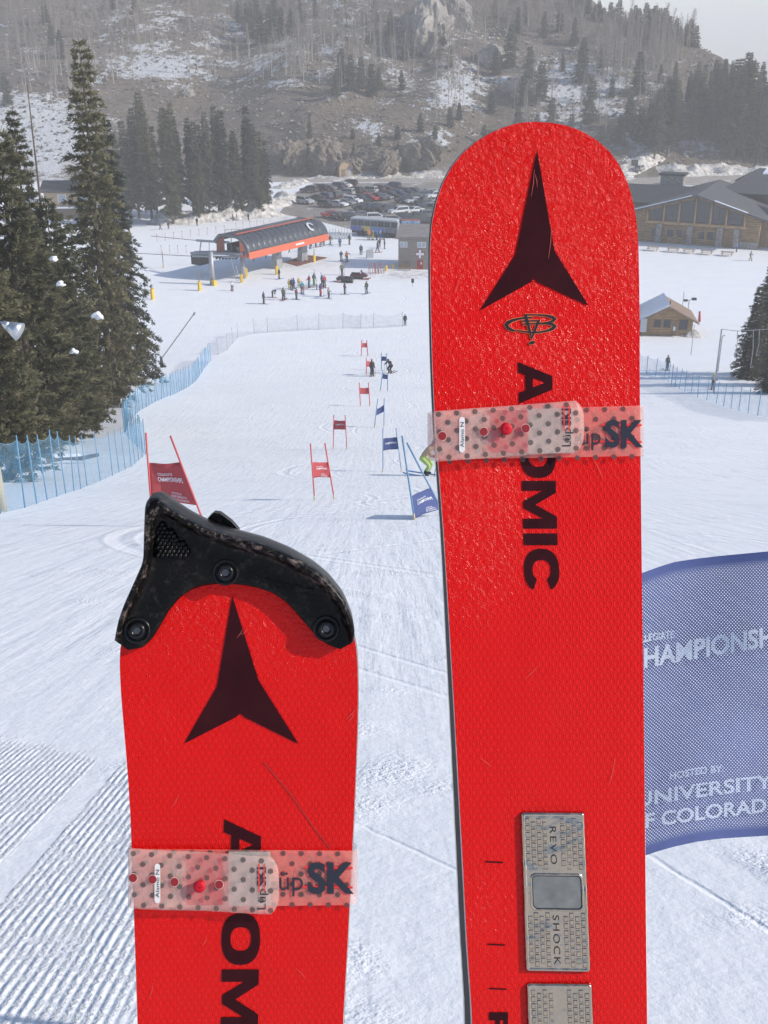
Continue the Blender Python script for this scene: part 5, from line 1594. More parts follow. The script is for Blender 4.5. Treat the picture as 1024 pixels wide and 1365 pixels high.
pad((360 + 756 * .205, 300 + 298 * .205), .9, 'yellow post beside the ski racks', 0, .18)
pad((360 + 800 * .205, 300 + 283 * .205), .8, 'small yellow post near the first aid hut', 0, .16)
# rust coloured ramp below the terminal
zc2 = lambda a, b: (360 + a * .20508, 300 + b * .20508)
g4 = [ground(*zc2(*p))[0] for p in ((98, 245), (180, 268), (372, 214), (220, 196))]
c4 = np.mean(g4, 0)
rp = thing('boarding_ramp', 'rust red boarding deck lying beside the lift terminal', 'ramp', c4)
for i in range(8):
    f0, f1 = i / 8 + .01, (i + 1) / 8 - .01
    e = lambda f, s: (g4[s[0]] * (1 - f) + g4[s[1]] * f) - c4
    b4 = [e(f0, (0, 3)), e(f0, (1, 2)), e(f1, (1, 2)), e(f1, (0, 3))]
    fixn(MB().hexa([p + (0, 0, -.05) for p in b4], [p + (0, 0, .12 + .02 * (i % 2)) for p in b4]).build('plank', M('rust_deck', (.22, .085, .06), .8, var=.3, scale=2), rp))

# ================================================================== BUS AND MURAL BOARD
g, d = ground(467, 313); g2_, _ = ground(531, 318)
brz = math.atan2(g2_[1] - g[1], g2_[0] - g[0])
bus = thing('bus', 'long pale bus with painted sides parked behind the queue', 'bus', g, brz)
BL_ = 10.2
BW = M('bus_white', (.60, .62, .63), .35, coat=.4)
bevel(MB().box(0, BL_, 0, 2.6, .95, 3.1).build('body', M('bus_side', (.32, .34, .36), .4), bus), .12)
bevel(MB().box(.05, BL_ - .05, .02, 2.58, 3.11, 3.4).build('roof', BW, bus), .15)
for i in range(7): MB().box(.25 + i * 1.42, 1.55 + i * 1.42, -.03, -.003, 1.95, 2.95).build('window', GLASS, bus)
for x0, x1, c in ((.2, 2.4, (.15, .16, .40)), (2.45, 4.4, (.60, .45, .12)), (4.45, 7.5, (.12, .22, .45)), (7.55, 10.0, (.16, .15, .18))):
    MB().box(x0, x1, -.035, -.003, .95, 1.85).build('side_mural', M('mural_%d' % int(x0 * 10), c, .5, var=.4, scale=3), bus)
for xx in (2.0, 8.0):
    MB().tube((xx, -.04, .5), (xx, .3, .5), .5, n=16).build('wheel', MACH, bus); MB().tube((xx, 2.3, .5), (xx, 2.62, .5), .5, n=16).build('wheel', MACH, bus)
MB().box(.3, BL_ - .3, .1, 2.5, .45, .945).build('chassis', MACH, bus)
g, d = ground(534, 317)
mu = thing('mural_trailer', 'box trailer painted with a blue mountain mural beside the hut', 'trailer', g, -.05)
MB().box(0, 3.9, 0, 2.2, .5, 3.6).build('body', M('trailer_dark', (.05, .05, .055), .5), mu)
def mural():
    m, n, l, b = nt('blue_mountain_mural'); nb = NB(m); o = nb.coord('Object')
    c = nb.mixc(nb.smooth(nb.noise(o, 1.6, 5, .7, 1), .42, .58), (.10, .24, .45, 1), (.48, .56, .62, 1)); l.new(c, b.inputs['Base Color']); return m
MB().box(.12, 3.78, -.03, -.003, .65, 3.3).build('mural_panel', mural(), mu); MB().box(.05, 3.85, -.05, -.003, 3.34, 3.55).build('orange_trim', ORB, mu)
for xx in (1.0, 3.0): MB().tube((xx, -.02, .4), (xx, .3, .4), .4, n=14).build('wheel', MACH, mu)

# ================================================================== SMALL FITTINGS
# snowmaking lance on the left slope
zl = lambda a, b: (180 + a * .39063, 260 + b * .39063)
g, d = ground(*zl(92, 588))
ln = thing('snow_lance', 'thin slanted snowmaking lance beside the tall pine', 'snow gun', g)
MB().tube((0, 0, -.3), (0, 0, 1.1), .22, .12, 8).build('base', MACH, ln)
tp = at(*zl(202, 405), d + 2) - g
MB().tube((0, 0, .9), tp, .055, n=6).build('lance_arm', M('lance_steel', (.16, .16, .16), .5, metal=.5), ln)
MB().tube(tp - (0.05, 0, .12), tp + (.1, 0, .18), .14, .09, 8).build('nozzle_head', GALV, ln)
# flood lamp on its arm in front of the pines
fp = at(14, 437, 30)
g_ = np.array([at(-40, 500, 31)[0], at(-40, 500, 31)[1], 0]); g_[2] = Hs(g_[0], g_[1])
fl_ = thing('flood_lamp', 'silver flood lamp head in front of the left pines', 'lamp', g_)
MB().tube((0, 0, -.3), (0, 0, fp[2] - g_[2] + .15), .06, n=8).build('pole', GALV, fl_)
MB().tube((0, 0, fp[2] - g_[2] + .1), fp + (-.15, 0, .15) - g_, .03, n=6).build('arm', GALV, fl_)
SILV = M('spun_aluminium', (.62, .63, .65), .3, metal=.85)
hd = MB(); hd.tube(fp + (-.20, 0, .14) - g_, fp + (-.04, -.02, .05) - g_, .07, .13, 14); hd.tube(fp + (-.04, -.02, .05) - g_, fp + (.26, -.06, -.10) - g_, .13, .27, 14); hd.build('lamp_head', SILV, fl_, True)
# lamp post, mast and surface-lift poles round the cabin
zr = lambda a, b: (820 + a * .26357, 200 + b * .26374)
def mast(label, pb, pt, r, name='mast', cat='pole', mat=GALV, extra=None, group=None):
    g, d = ground(*pb); h = height_to(g, pt[1])
    t = thing(name, label, cat, g, 0, group)
    MB().tube((0, 0, -.2), (0, 0, h), r, r * .8, 8).build('post', mat, t)
    if extra: extra(t, h)
    return t
def heads(t, h):
    MB().tube((-.5, 0, h), (.6, 0, h + .2), .05, n=6).build('crossarm', GALV, t)
    MB().box(.35, .95, -.25, .15, h + .12, h + .42).build('lamp_head', MACH, t); MB().box(-.75, -.25, -.25, .15, h - .05, h + .2).build('lamp_head', MACH, t)
mast('lamp post with two flood lamps behind the timber cabin', zr(366, 840), zr(373, 762), .07, 'lamp_post', 'lamp', extra=heads)
mast('plain thin mast behind the timber cabin', zr(338, 820), zr(345, 716), .06)
mast('slim rope tow pole in the snow in front of the timber cabin', zr(384, 1036), zr(400, 885), .05, group='rope tow poles')
mast('rope tow pole with hook beside the dark spruces', zr(520, 1120), zr(542, 950), .05, extra=lambda t, h: MB().path([(0, 0, h), (.05, 0, h + .2), (.2, 0, h + .3), (.3, 0, h + .2)], .04).build('hook', GALV, t))
mast('dark ski sign post standing alone in front of the first aid hut', zc2(927, 400), zc2(932, 375), .05, 'sign_post', 'sign', extra=lambda t, h: bevel(MB().box(-.22, .22, -.06, .02, h, h + .65).build('sign_board', MACH, t), .03))
g, d = ground(*zr(425, 885))
rf = thing('closed_flag', 'furled red flag standing right of the timber cabin', 'flag', g)
MB().tube((0, 0, -.1), (-.1, 0, 1.9), .04, n=6).build('staff', BRNW, rf); MB().tube((-.02, -.02, .5), (-.12, -.02, 1.85), .20, .12, 8).build('furled_cloth', REDC, rf, True)
# rope tow cable with hanging bars in front of the spruces
tw = [at(*zr(*p), 92) for p in ((540, 905), (620, 915), (774, 905), (900, 900))]
o3 = np.array([tw[-1][0], tw[-1][1], Hs(tw[-1][0], tw[-1][1])])
ct = thing('rope_tow', 'rope tow cable with hanging bars crossing the dark spruces', 'ski tow', o3)
MB().path([p - o3 for p in tw], .03).build('cable', GALV, ct)
MB().tube((0, 0, -.2), tw[-1] - o3, .09, n=8).build('support_pole', GALV, ct)
MB().tube((tw[0][0] - o3[0], tw[0][1] - o3[1], Hs(tw[0][0], tw[0][1]) - o3[2] - .2), tw[0] - o3, .07, n=8).build('support_pole', GALV, ct)
for a, b in ((700, 1100), (730, 1040), (620, 1050)):
    p = at(*zr(a, 910), 92); q = at(*zr(a - 15, b), 92)
    MB().path([p - o3, p * .5 + q * .5 - o3 + (.1, 0, 0), q - o3, q - o3 + (.25, 0, .1)], .03).build('hanging_bar', GALV, ct)
# road sign and rail fences far off
mast('small black sign board beside the snowy road', (845, 232), (845, 221), .12, 'road_sign', 'sign', BRNW, extra=lambda t, h: MB().box(-.9, .9, -.08, .0, h, h + 1.6).build('sign_board', MACH, t))
SP_ = M('slim_marker', (.55, .25, .22), .6)
k = 0
for (a0, b0, a1, b1, n) in ((100, 268, 560, 205, 9), (640, 185, 830, 165, 5), (130, 345, 300, 345, 4)):
    for i in range(n):
        f = i / max(1, n - 1); p = zz(a0 + (a1 - a0) * f, b0 + (b1 - b0) * f)
        g, d = ground(*p)
        t = thing('marker_pole', 'thin reddish marker pole in the lines beyond the lift', 'pole', g, 0, 'thin marker poles beyond the lift')
        MB().tube((0, 0, -.2), (0, 0, 1.35), .045, n=5).build('stake', SP_, t); MB().tube((0, 0, 1.25), (0, 0, 1.4), .07, n=5).build('cap', MACH, t)
# ski racks by the hut: leaning skis in a frame
for (a, b) in ((675, 315), (712, 310)):
    g, d = ground(*zc2(a, b))
    t = thing('ski_rack', 'ski rack with leaning skis between the plaza and first aid hut', 'rack', g, .2, 'ski racks on the plaza')
    MB().tube((-.9, 0, .9), (.9, 0, .9), .04, n=6).build('rail', GALV, t)
    for s in (-.85, .85): MB().tube((s, 0, 0), (s, 0, .9), .04, n=6).build('leg', GALV, t)
    for i in range(4):
        x0 = -.7 + i * .42
        MB().hexa([(x0, -.5, 0), (x0 + .1, -.5, 0), (x0 + .1, -.47, 0), (x0, -.47, 0)], [(x0 - .1, .1, 1.75), (x0 + .0, .1, 1.75), (x0, .13, 1.75), (x0 - .1, .13, 1.75)]).build('leaning_ski', BRNW if i % 2 else DRED, t)
# board stack
g, d = ground(*zc2(650, 215))
t = thing('notice_board', 'grey A-frame board standing on the plaza', 'sign', g, .2)
MB().hexa([(-.6, -.3, 0), (.6, -.3, 0), (.6, -.25, 0), (-.6, -.25, 0)], [(-.6, -.02, 1.5), (.6, -.02, 1.5), (.6, .03, 1.5), (-.6, .03, 1.5)]).build('front_board', M('grey_board', (.45, .47, .5), .6), t)
MB().hexa([(-.6, .35, 0), (.6, .35, 0), (.6, .4, 0), (-.6, .4, 0)], [(-.6, .05, 1.5), (.6, .05, 1.5), (.6, .1, 1.5), (-.6, .1, 1.5)]).build('back_board', BRNW, t)
# two snowmobiles
def snowmobile(px, rz, label, col):
    g, d = ground(*px)
    t = thing('snowmobile', label, 'snowmobile', g, rz, 'snowmobiles on the plaza')
    BD = M('sled_' + col[0], col[1], .4, coat=.3)
    bevel(MB().prism([(-1.5, .35), (1.1, .35), (1.45, .55), (.9, .95), (.45, 1.1), (.2, .8), (-1.4, .78), (-1.55, .6)], 'y', -.38, .38).build('body', BD, t), .08)
    bevel(MB().box(-1.35, .05, -.22, .22, .80, 1.0).build('seat', MACH, t), .06)
    MB().hexa([(.45, -.3, 1.0), (.5, -.3, 1.0), (.5, .3, 1.0), (.45, .3, 1.0)], [(.25, -.25, 1.45), (.3, -.25, 1.45), (.3, .25, 1.45), (.25, .25, 1.45)]).build('windshield', GLASS, t)
    MB().tube((.15, -.4, 1.15), (.15, .4, 1.15), .03, n=6).build('handlebar', MACH, t)
    bevel(MB().box(-1.5, .6, -.2, .2, .02, .34).build('track', MACH, t), .1)
    for s in (-1, 1): MB().hexa([(.5, s * .45 - .07, .0), (1.7, s * .45 - .07, .08), (1.7, s * .45 + .07, .08), (.5, s * .45 + .07, 0)], [(.5, s * .45 - .07, .06), (1.75, s * .45 - .07, .2), (1.75, s * .45 + .07, .2), (.5, s * .45 + .07, .06)]).build('runner', DRED, t)
snowmobile(zc2(485, 372), 2.7, 'black snowmobile with red runners parked nearest the waiting skiers', ('dark', (.03, .03, .033)))
snowmobile(zc2(582, 350), -.3, 'dark snowmobile with red hood parked nearer the first aid hut', ('red', (.10, .02, .025)))

# ================================================================== PEOPLE
def human(pose):
    """joint chains -> one continuous skinned figure, facing -y, feet at z=0; returns mesh with material slots"""
    J = {'pel': (0, 0, .95), 'bel': (0, 0, 1.10), 'che': (0, .0, 1.32), 'neck': (0, 0, 1.50), 'chin': (0, -.01, 1.58), 'head': (0, -.015, 1.68), 'crown': (0, -.01, 1.77)}
    sw = .10
    for s, n in ((-1, 'l'), (1, 'r')):
        J['hip' + n] = (s * .10, 0, .90); J['kn' + n] = (s * .12, -.02, .50); J['an' + n] = (s * .13, .02, .10); J['to' + n] = (s * .14, -.16, .05)
        J['sh' + n] = (s * .19, .0, 1.42); J['el' + n] = (s * .26, .03, 1.14); J['wr' + n] = (s * .25, -.10, .92); J['ha' + n] = (s * .24, -.16, .86)
    J.update(pose)
    names = list(J); ix = {n: i for i, n in enumerate(names)}
    E = [('pel', 'bel'), ('bel', 'che'), ('che', 'neck'), ('neck', 'chin'), ('chin', 'head'), ('head', 'crown')]
    for n in 'lr': E += [('pel', 'hip' + n), ('hip' + n, 'kn' + n), ('kn' + n, 'an' + n), ('an' + n, 'to' + n), ('che', 'sh' + n), ('sh' + n, 'el' + n), ('el' + n, 'wr' + n), ('wr' + n, 'ha' + n)]
    rad = {'pel': (.17, .13), 'bel': (.165, .125), 'che': (.19, .14), 'neck': (.065, .065), 'chin': (.085, .095), 'head': (.115, .13), 'crown': (.08, .085)}
    for n in 'lr': rad.update({'hip' + n: (.11, .12), 'kn' + n: (.085, .09), 'an' + n: (.075, .08), 'to' + n: (.06, .05), 'sh' + n: (.095, .095), 'el' + n: (.07, .07), 'wr' + n: (.055, .055), 'ha' + n: (.06, .055)})
    me = bpy.data.meshes.new('h'); me.from_pydata([J[n] for n in names], [(ix[a], ix[b]) for a, b in E], [])
    o = bpy.data.objects.new('h', me); COL.objects.link(o)
    sk = o.modifiers.new('s', 'SKIN'); sk.use_smooth_shade = True
    for i, n in enumerate(names):
        sv = me.skin_vertices[0].data[i]; sv.radius = rad[n]; sv.use_root = (n == 'pel')
    sd = o.modifiers.new('d', 'SUBSURF'); sd.levels = 1; sd.render_levels = 1
    dg = bpy.context.evaluated_depsgraph_get(); dg.update()
    ev = bpy.data.meshes.new_from_object(o.evaluated_get(dg))
    bpy.data.objects.remove(o)
    # regions: 0 jacket 1 trousers 2 boots 3 helmet 4 face 5 gloves
    reg = {'pel': 1, 'bel': 0, 'che': 0, 'neck': 0, 'chin': 4, 'head': 3, 'crown': 3}
    for n in 'lr': reg.update({'hip' + n: 1, 'kn' + n: 1, 'an' + n: 2, 'to' + n: 2, 'sh' + n: 0, 'el' + n: 0, 'wr' + n: 5, 'ha' + n: 5})
    JP = np.array([J[n] for n in names])
    hd = np.array(J['head'])
    for m_ in range(6): ev.materials.append(None)
    for p in ev.polygons:
        c = np.array(p.center); i = int(np.argmin(((JP - c) ** 2).sum(1))); r = reg[names[i]]
        if names[i] in ('head', 'chin'):
            r = 4 if (c[1] < hd[1] - .05 and hd[2] - .13 < c[2] < hd[2] + .03) else (3 if c[2] > hd[2] - .10 else 0)
        p.material_index = r
    ev.name = 'body'
    return ev
POSES = {
 'standing': {},
 'standing with arms forward': {'ell': (-.27, -.08, 1.15), 'wrl': (-.22, -.32, 1.10), 'hal': (-.20, -.40, 1.10), 'elr': (.27, -.08, 1.15), 'wrr': (.22, -.32, 1.10), 'har': (.20, -.40, 1.10), 'knl': (-.13, -.08, .5), 'knr': (.13, -.08, .5)},
 'bending down': {'bel': (0, -.12, 1.06), 'che': (0, -.34, 1.14), 'neck': (0, -.50, 1.16), 'chin': (0, -.57, 1.13), 'head': (0, -.64, 1.10), 'crown': (0, -.73, 1.08), 'shl': (-.19, -.40, 1.12), 'shr': (.19, -.40, 1.12), 'ell': (-.25, -.45, .86), 'elr': (.25, -.45, .86), 'wrl': (-.2, -.46, .64), 'wrr': (.2, -.46, .64), 'hal': (-.18, -.47, .56), 'har': (.18, -.47, .56), 'knl': (-.13, -.08, .5), 'knr': (.13, -.08, .5)},
 'walking': {'knl': (-.11, -.20, .53), 'anl': (-.12, -.24, .12), 'tol': (-.12, -.42, .08), 'knr': (.11, .06, .50), 'anr': (.12, .30, .16), 'tor': (.13, .14, .05), 'ell': (-.26, .12, 1.15), 'wrl': (-.25, .06, .94), 'hal': (-.25, .0, .88), 'elr': (.26, -.08, 1.15), 'wrr': (.24, -.26, 1.0), 'har': (.23, -.33, .97)},
 'crouching on skis': {'pel': (0, .16, .74), 'bel': (0, .02, .88), 'che': (0, -.14, 1.05), 'neck': (0, -.24, 1.20), 'chin': (0, -.29, 1.26), 'head': (0, -.33, 1.34), 'crown': (0, -.34, 1.43), 'hipl': (-.11, .15, .70), 'hipr': (.11, .15, .70), 'knl': (-.14, -.18, .46), 'knr': (.14, -.18, .46), 'anl': (-.14, .02, .10), 'anr': (.14, .02, .10), 'shl': (-.20, -.17, 1.12), 'shr': (.20, -.17, 1.12), 'ell': (-.32, -.26, .92), 'elr': (.32, -.26, .92), 'wrl': (-.27, -.46, .90), 'wrr': (.27, -.46, .90), 'hal': (-.25, -.53, .90), 'har': (.25, -.53, .90)},
 'pointing': {'elr': (.42, -.10, 1.36), 'wrr': (.62, -.20, 1.40), 'har': (.70, -.24, 1.42)},
}
HM = {k: human(v) for k, v in POSES.items()}
CLR = {'black': (.02, .02, .022), 'charcoal': (.06, .06, .065), 'grey': (.22, .23, .24), 'blue': (.06, .16, .42), 'navy': (.03, .04, .10), 'teal': (.05, .24, .28), 'red': (.42, .04, .05), 'maroon': (.16, .03, .04),
       'orange': (.75, .22, .03), 'yellow': (.70, .50, .06), 'tan': (.42, .33, .20), 'green': (.12, .26, .08), 'olive': (.16, .16, .08), 'lime': (.55, .75, .05), 'white': (.75, .76, .78), 'brown': (.16, .10, .06), 'purple': (.14, .08, .22), 'pale green': (.36, .50, .16)}
SKIN = M('skin', (.46, .29, .21), .6)
SKI_CL = ['ski_black', 'ski_red', 'ski_white', 'ski_blue']
for nme, c in zip(SKI_CL, ((.03, .03, .03), (.5, .05, .05), (.6, .6, .62), (.08, .2, .45))): M(nme, c, .4)
_sk = {}
for nme in SKI_CL:
    for s in (-1, 1):
        V = []
        for yy, zz_, w in ((.85, .05, .03), (.75, .02, .045), (.1, .012, .035), (-.65, .02, .045), (-.82, .07, .04), (-.90, .12, .015)):
            V += [(s * .14 - w, yy, zz_), (s * .14 + w, yy, zz_), (s * .14 + w, yy, zz_ + .02), (s * .14 - w, yy, zz_ + .02)]
        Fq = [(i * 4 + j, i * 4 + (j + 1) % 4, (i + 1) * 4 + (j + 1) % 4, (i + 1) * 4 + j) for i in range(5) for j in range(4)] + [(0, 1, 2, 3), (20, 23, 22, 21)]
        _sk[nme, s] = mesh('ski', V, Fq, MATS[nme])
def pole_mesh(s, hand):
    return MB().tube((hand[0], hand[1], hand[2] + .06), (hand[0] + s * .12, hand[1] + .12, .02), .012, n=5).mesh('ski_pole', MATS['ski_black'])
_pm = {}
used_labels = {}
def person(px, hpx, jacket, trousers, helmet, pose, where, facing, skis=True, poles=False, group='skiers and visitors', carry=None):
    g, d = ground(*px)
    lean = 1.0
    base_h = {'bending down': 1.25, 'crouching on skis': 1.46}.get(pose, 1.82)
    s = 1.0
    if hpx:
        real = hpx * d / FPX
        s = float(np.clip(real / base_h, .84, 1.12))
    pw = {'standing with arms forward': 'leaning on poles', 'bending down': 'bending', 'crouching on skis': 'crouching'}.get(pose, pose)
    lab = 'person in %s jacket, %s trousers, %s %s' % (jacket, trousers, pw, where)
    if jacket == trousers: lab = 'person dressed in %s %s %s' % (jacket, pw, where)
    t = thing('person', lab, 'person', g, facing, group, scale=s)
    ob = link('body', HM[pose], t)
    for i, c in enumerate((jacket, trousers, 'black', helmet, None, 'black')):
        ob.material_slots[i].link = 'OBJECT'
        ob.material_slots[i].material = SKIN if c is None else M('clothing_' + c.replace(' ', '_'), CLR[c], .8)
    P = dict(J_default); P.update(POSES[pose])
    if skis:
        k = SKI_CL[abs(hash_(lab)) % 4]
        for sg in (-1, 1): link('ski', _sk[k, sg], t)
    if poles:
        for sg, n in ((-1, 'hal'), (1, 'har')):
            if (pose, n) not in _pm: _pm[pose, n] = pole_mesh(sg, P[n])
            link('ski_pole', _pm[pose, n], t)
    if carry:
        MB().hexa([(.22, -.25, .75), (.30, -.25, .75), (.30, -.22, .75), (.22, -.22, .75)], [(.10, .05, 2.15), (.18, .05, 2.15), (.18, .08, 2.15), (.10, .08, 2.15)]).build('carried_ski', MATS[carry], t)
    return t
def hash_(s):
    h = 0
    for c in s: h = (h * 31 + ord(c)) % 100003
    return h
J_default = {'hal': (-.24, -.16, .86), 'har': (.24, -.16, .86)}
pi = math.pi
Q = 'standing'; F_ = 'standing with arms forward'; B_ = 'bending down'; W_k = 'walking'; S_ = 'crouching on skis'
# racers on the course
person(z6(492, 316), 24, 'black', 'black', 'black', Q, 'beside the half hidden red gate', .6, True, True, 'racers on the course')
person(z6(616, 294), 25, 'charcoal', 'black', 'black', S_, 'beside the small blue gate', -.7, True, True, 'racers on the course')
person((568, 634), 58, 'tan', 'pale green', 'charcoal', S_, 'half hidden behind the tall ski', 1.2, True, True, 'racers on the course')
person((540, 434), 16, 'black', 'black', 'black', Q, 'at the end of the grey net', .3, False, False)
# right of the tall ski
person(zr(262, 1115), 22, 'charcoal', 'black', 'charcoal', Q, 'riding the rope tow above the blue net', .5, True, False)
person(zr(492, 1212), 22, 'grey', 'charcoal', 'lime', F_, 'behind the blue net beside the spruces', .4, True, False)
person(zr(684, 560), 14, 'grey', 'tan', 'grey', W_k, 'on the snow in front of the lodge', .9, False, True)
person(zr(614, 515), 10, 'blue', 'charcoal', 'white', Q, 'beside the last picnic table', .9, False, False)
# the lift plaza
for a, b, h, j, tr, he, po, wh, fc, sk, pl in [
 (612, 602, 68, 'white', 'charcoal', 'black', F_, 'in front of the lift tower', .3, 1, 1),
 (828, 692, 88, 'black', 'charcoal', 'black', Q, 'leading the group below the lift', 1.2, 1, 1),
 (886, 648, 56, 'charcoal', 'black', 'black', B_, 'next to the waiting group', 1.3, 1, 1),
 (962, 665, 86, 'charcoal', 'charcoal', 'black', Q, 'beside the bending skier', 2.6, 1, 1),
 (934, 522, 74, 'navy', 'grey', 'black', Q, 'near the yellow post under the lift', -.9, 1, 1)]:
    person(zz(a, b), h * .1953, j, tr, he, po, wh, fc, bool(sk), bool(pl))
for a, b, h, j, tr, he, po, wh, fc, sk, pl, ca in [
 (88, 488, 86, 'olive', 'charcoal', 'charcoal', F_, 'at the edge of the waiting group', 2.9, 1, 1, None),
 (172, 484, 80, 'maroon', 'charcoal', 'black', Q, 'at the edge of the waiting group', 1.0, 1, 1, None),
 (142, 422, 80, 'navy', 'black', 'black', Q, 'inside the waiting group', .5, 1, 0, None),
 (154, 415, 76, 'blue', 'charcoal', 'black', Q, 'inside the waiting group', 2.5, 1, 0, None),
 (126, 412, 62, 'yellow', 'yellow', 'black', Q, 'inside the waiting group', .2, 0, 0, None),
 (188, 400, 56, 'yellow', 'tan', 'white', Q, 'behind the teal jacket', .2, 0, 0, None),
 (210, 448, 128, 'teal', 'maroon', 'teal', Q, 'in the middle of the waiting group', .4, 1, 1, None),
 (256, 408, 86, 'red', 'teal', 'teal', F_, 'in the middle of the waiting group', -.8, 1, 1, None),
 (286, 392, 86, 'charcoal', 'green', 'teal', Q, 'with skis on the shoulder', .9, 1, 0, 'ski_blue'),
 (304, 420, 60, 'white', 'grey', 'grey', Q, 'in the waiting group', 1.9, 1, 0, None),
 (340, 400, 80, 'teal', 'charcoal', 'blue', Q, 'with skis on the shoulder', 2.6, 1, 0, 'ski_blue'),
 (354, 405, 84, 'red', 'charcoal', 'orange', Q, 'in the waiting group', .6, 1, 0, None),
 (328, 465, 90, 'purple', 'red', 'black', F_, 'in front of the waiting group', 2.2, 1, 1, None),
 (381, 478, 76, 'grey', 'charcoal', 'black', F_, 'apart from the waiting group', .9, 1, 1, None),
 (486, 450, 82, 'black', 'charcoal', 'black', Q, 'in front of the snowmobiles', 1.1, 1, 1, None),
 (628, 446, 86, 'olive', 'grey', 'grey', Q, 'alone right of the snowmobiles', -.7, 1, 1, None),
 (468, 325, 80, 'olive', 'charcoal', 'black', W_k, 'towards the snowmobiles', .3, 0, 1, None),
 (463, 236, 72, 'navy', 'grey', 'black', F_, 'beside the orange jacket on the plaza', .4, 1, 0, None),
 (500, 240, 74, 'orange', 'charcoal', 'black', 'pointing', 'with poles on the plaza', -.4, 1, 1, None),
 (592, 194, 70, 'charcoal', 'charcoal', 'black', Q, 'alone on the upper plaza', .2, 0, 1, None),
 (455, 142, 64, 'blue', 'navy', 'olive', Q, 'on the upper plaza near the terminal', .1, 0, 0, None),
 (516, 128, 82, 'charcoal', 'olive', 'charcoal', Q, 'near the queue gates', 2.2, 0, 0, None),
 (698, 178, 80, 'black', 'charcoal', 'black', W_k, 'towards the first aid hut', 1.9, 1, 1, None),
 (744, 155, 70, 'navy', 'charcoal', 'black', Q, 'beside two skiers above the first aid hut', 1.4, 0, 0, None),
 (712, 145, 60, 'charcoal', 'navy', 'grey', Q, 'beside two skiers above the first aid hut', .4, 0, 0, None),
 (642, 95, 80, 'orange', 'tan', 'orange', Q, 'beside the bus', .1, 0, 0, None),
 (668, 98, 70, 'olive', 'yellow', 'brown', Q, 'beside the bus', .7, 0, 0, None),
 (694, 100, 76, 'blue', 'navy', 'blue', Q, 'beside the bus', 2.2, 0, 0, None),
 (718, 96, 76, 'grey', 'blue', 'red', Q, 'beside the mural trailer', .7, 0, 0, None),
 (735, 96, 66, 'navy', 'charcoal', 'black', Q, 'beside the mural trailer', 1.7, 0, 0, None),
 (758, 60, 40, 'blue', 'charcoal', 'blue', Q, 'behind the mural trailer queue', .2, 0, 0, None),
 (605, 70, 56, 'black', 'black', 'black', Q, 'in front of the bus', .3, 0, 0, None),
 (392, 130, 70, 'charcoal', 'charcoal', 'black', W_k, 'beside the far end of the terminal', .9, 1, 1, None),
 (450, 88, 36, 'olive', 'black', 'grey', Q, 'at the queue gates', .2, 0, 0, None),
 (205, 176, 44, 'black', 'charcoal', 'black', Q, 'in the shade under the terminal', .2, 1, 0, None),
 (235, 168, 44, 'charcoal', 'navy', 'grey', Q, 'in the shade under the terminal', .8, 1, 0, None),
 (262, 152, 44, 'navy', 'black', 'black', Q, 'in the shade under the terminal', .2, 1, 0, None),
 (298, 146, 44, 'black', 'navy', 'grey', Q, 'in the shade under the terminal', 2.2, 1, 0, None),
 (326, 140, 44, 'charcoal', 'black', 'black', Q, 'in the shade under the terminal', 1.2, 1, 0, None),
 (350, 132, 44, 'grey', 'black', 'black', Q, 'in the shade under the terminal', .5, 1, 0, None)]:
    person(zc2(a, b), h * .205, j, tr, he, po, wh, fc, bool(sk), bool(pl), carry=ca)
# along the far bank
for a, b, h, j, tr, po, wh in [(122, 186, 45, 'charcoal', 'black', W_k, 'along the snowbank under the grove'), (178, 180, 50, 'black', 'charcoal', W_k, 'along the snowbank under the grove'),
 (373, 158, 58, 'black', 'black', Q, 'by the snowbank under the grove'), (619, 126, 34, 'maroon', 'black', Q, 'by the snowbank beyond the terminal'), (645, 122, 36, 'navy', 'charcoal', Q, 'by the snowbank beyond the terminal'), (724, 122, 46, 'black', 'charcoal', Q, 'by the snowbank beyond the terminal')]:
    person(zz(a, b), h * .1953, j, tr, 'black', po, wh, random.uniform(0, 6), False, False)
# queue gates at the far end of the terminal
for i in range(9):
    g, d = ground(*zc2(372 + i * 19, 92 - i * .5))
    t = thing('queue_gate', 'pale queue gate in the row between the terminal and the bus', 'gate', g, 0, 'queue gates at the lift')
    bevel(MB().box(-.22, .22, -.5, .5, 0, 1.1).build('housing', M('gate_grey', (.50, .52, .53), .5), t), .06)
    MB().tube((0, -.4, 1.1), (0, -.4, 2.0), .05, n=6).build('reader_post', GALV, t)

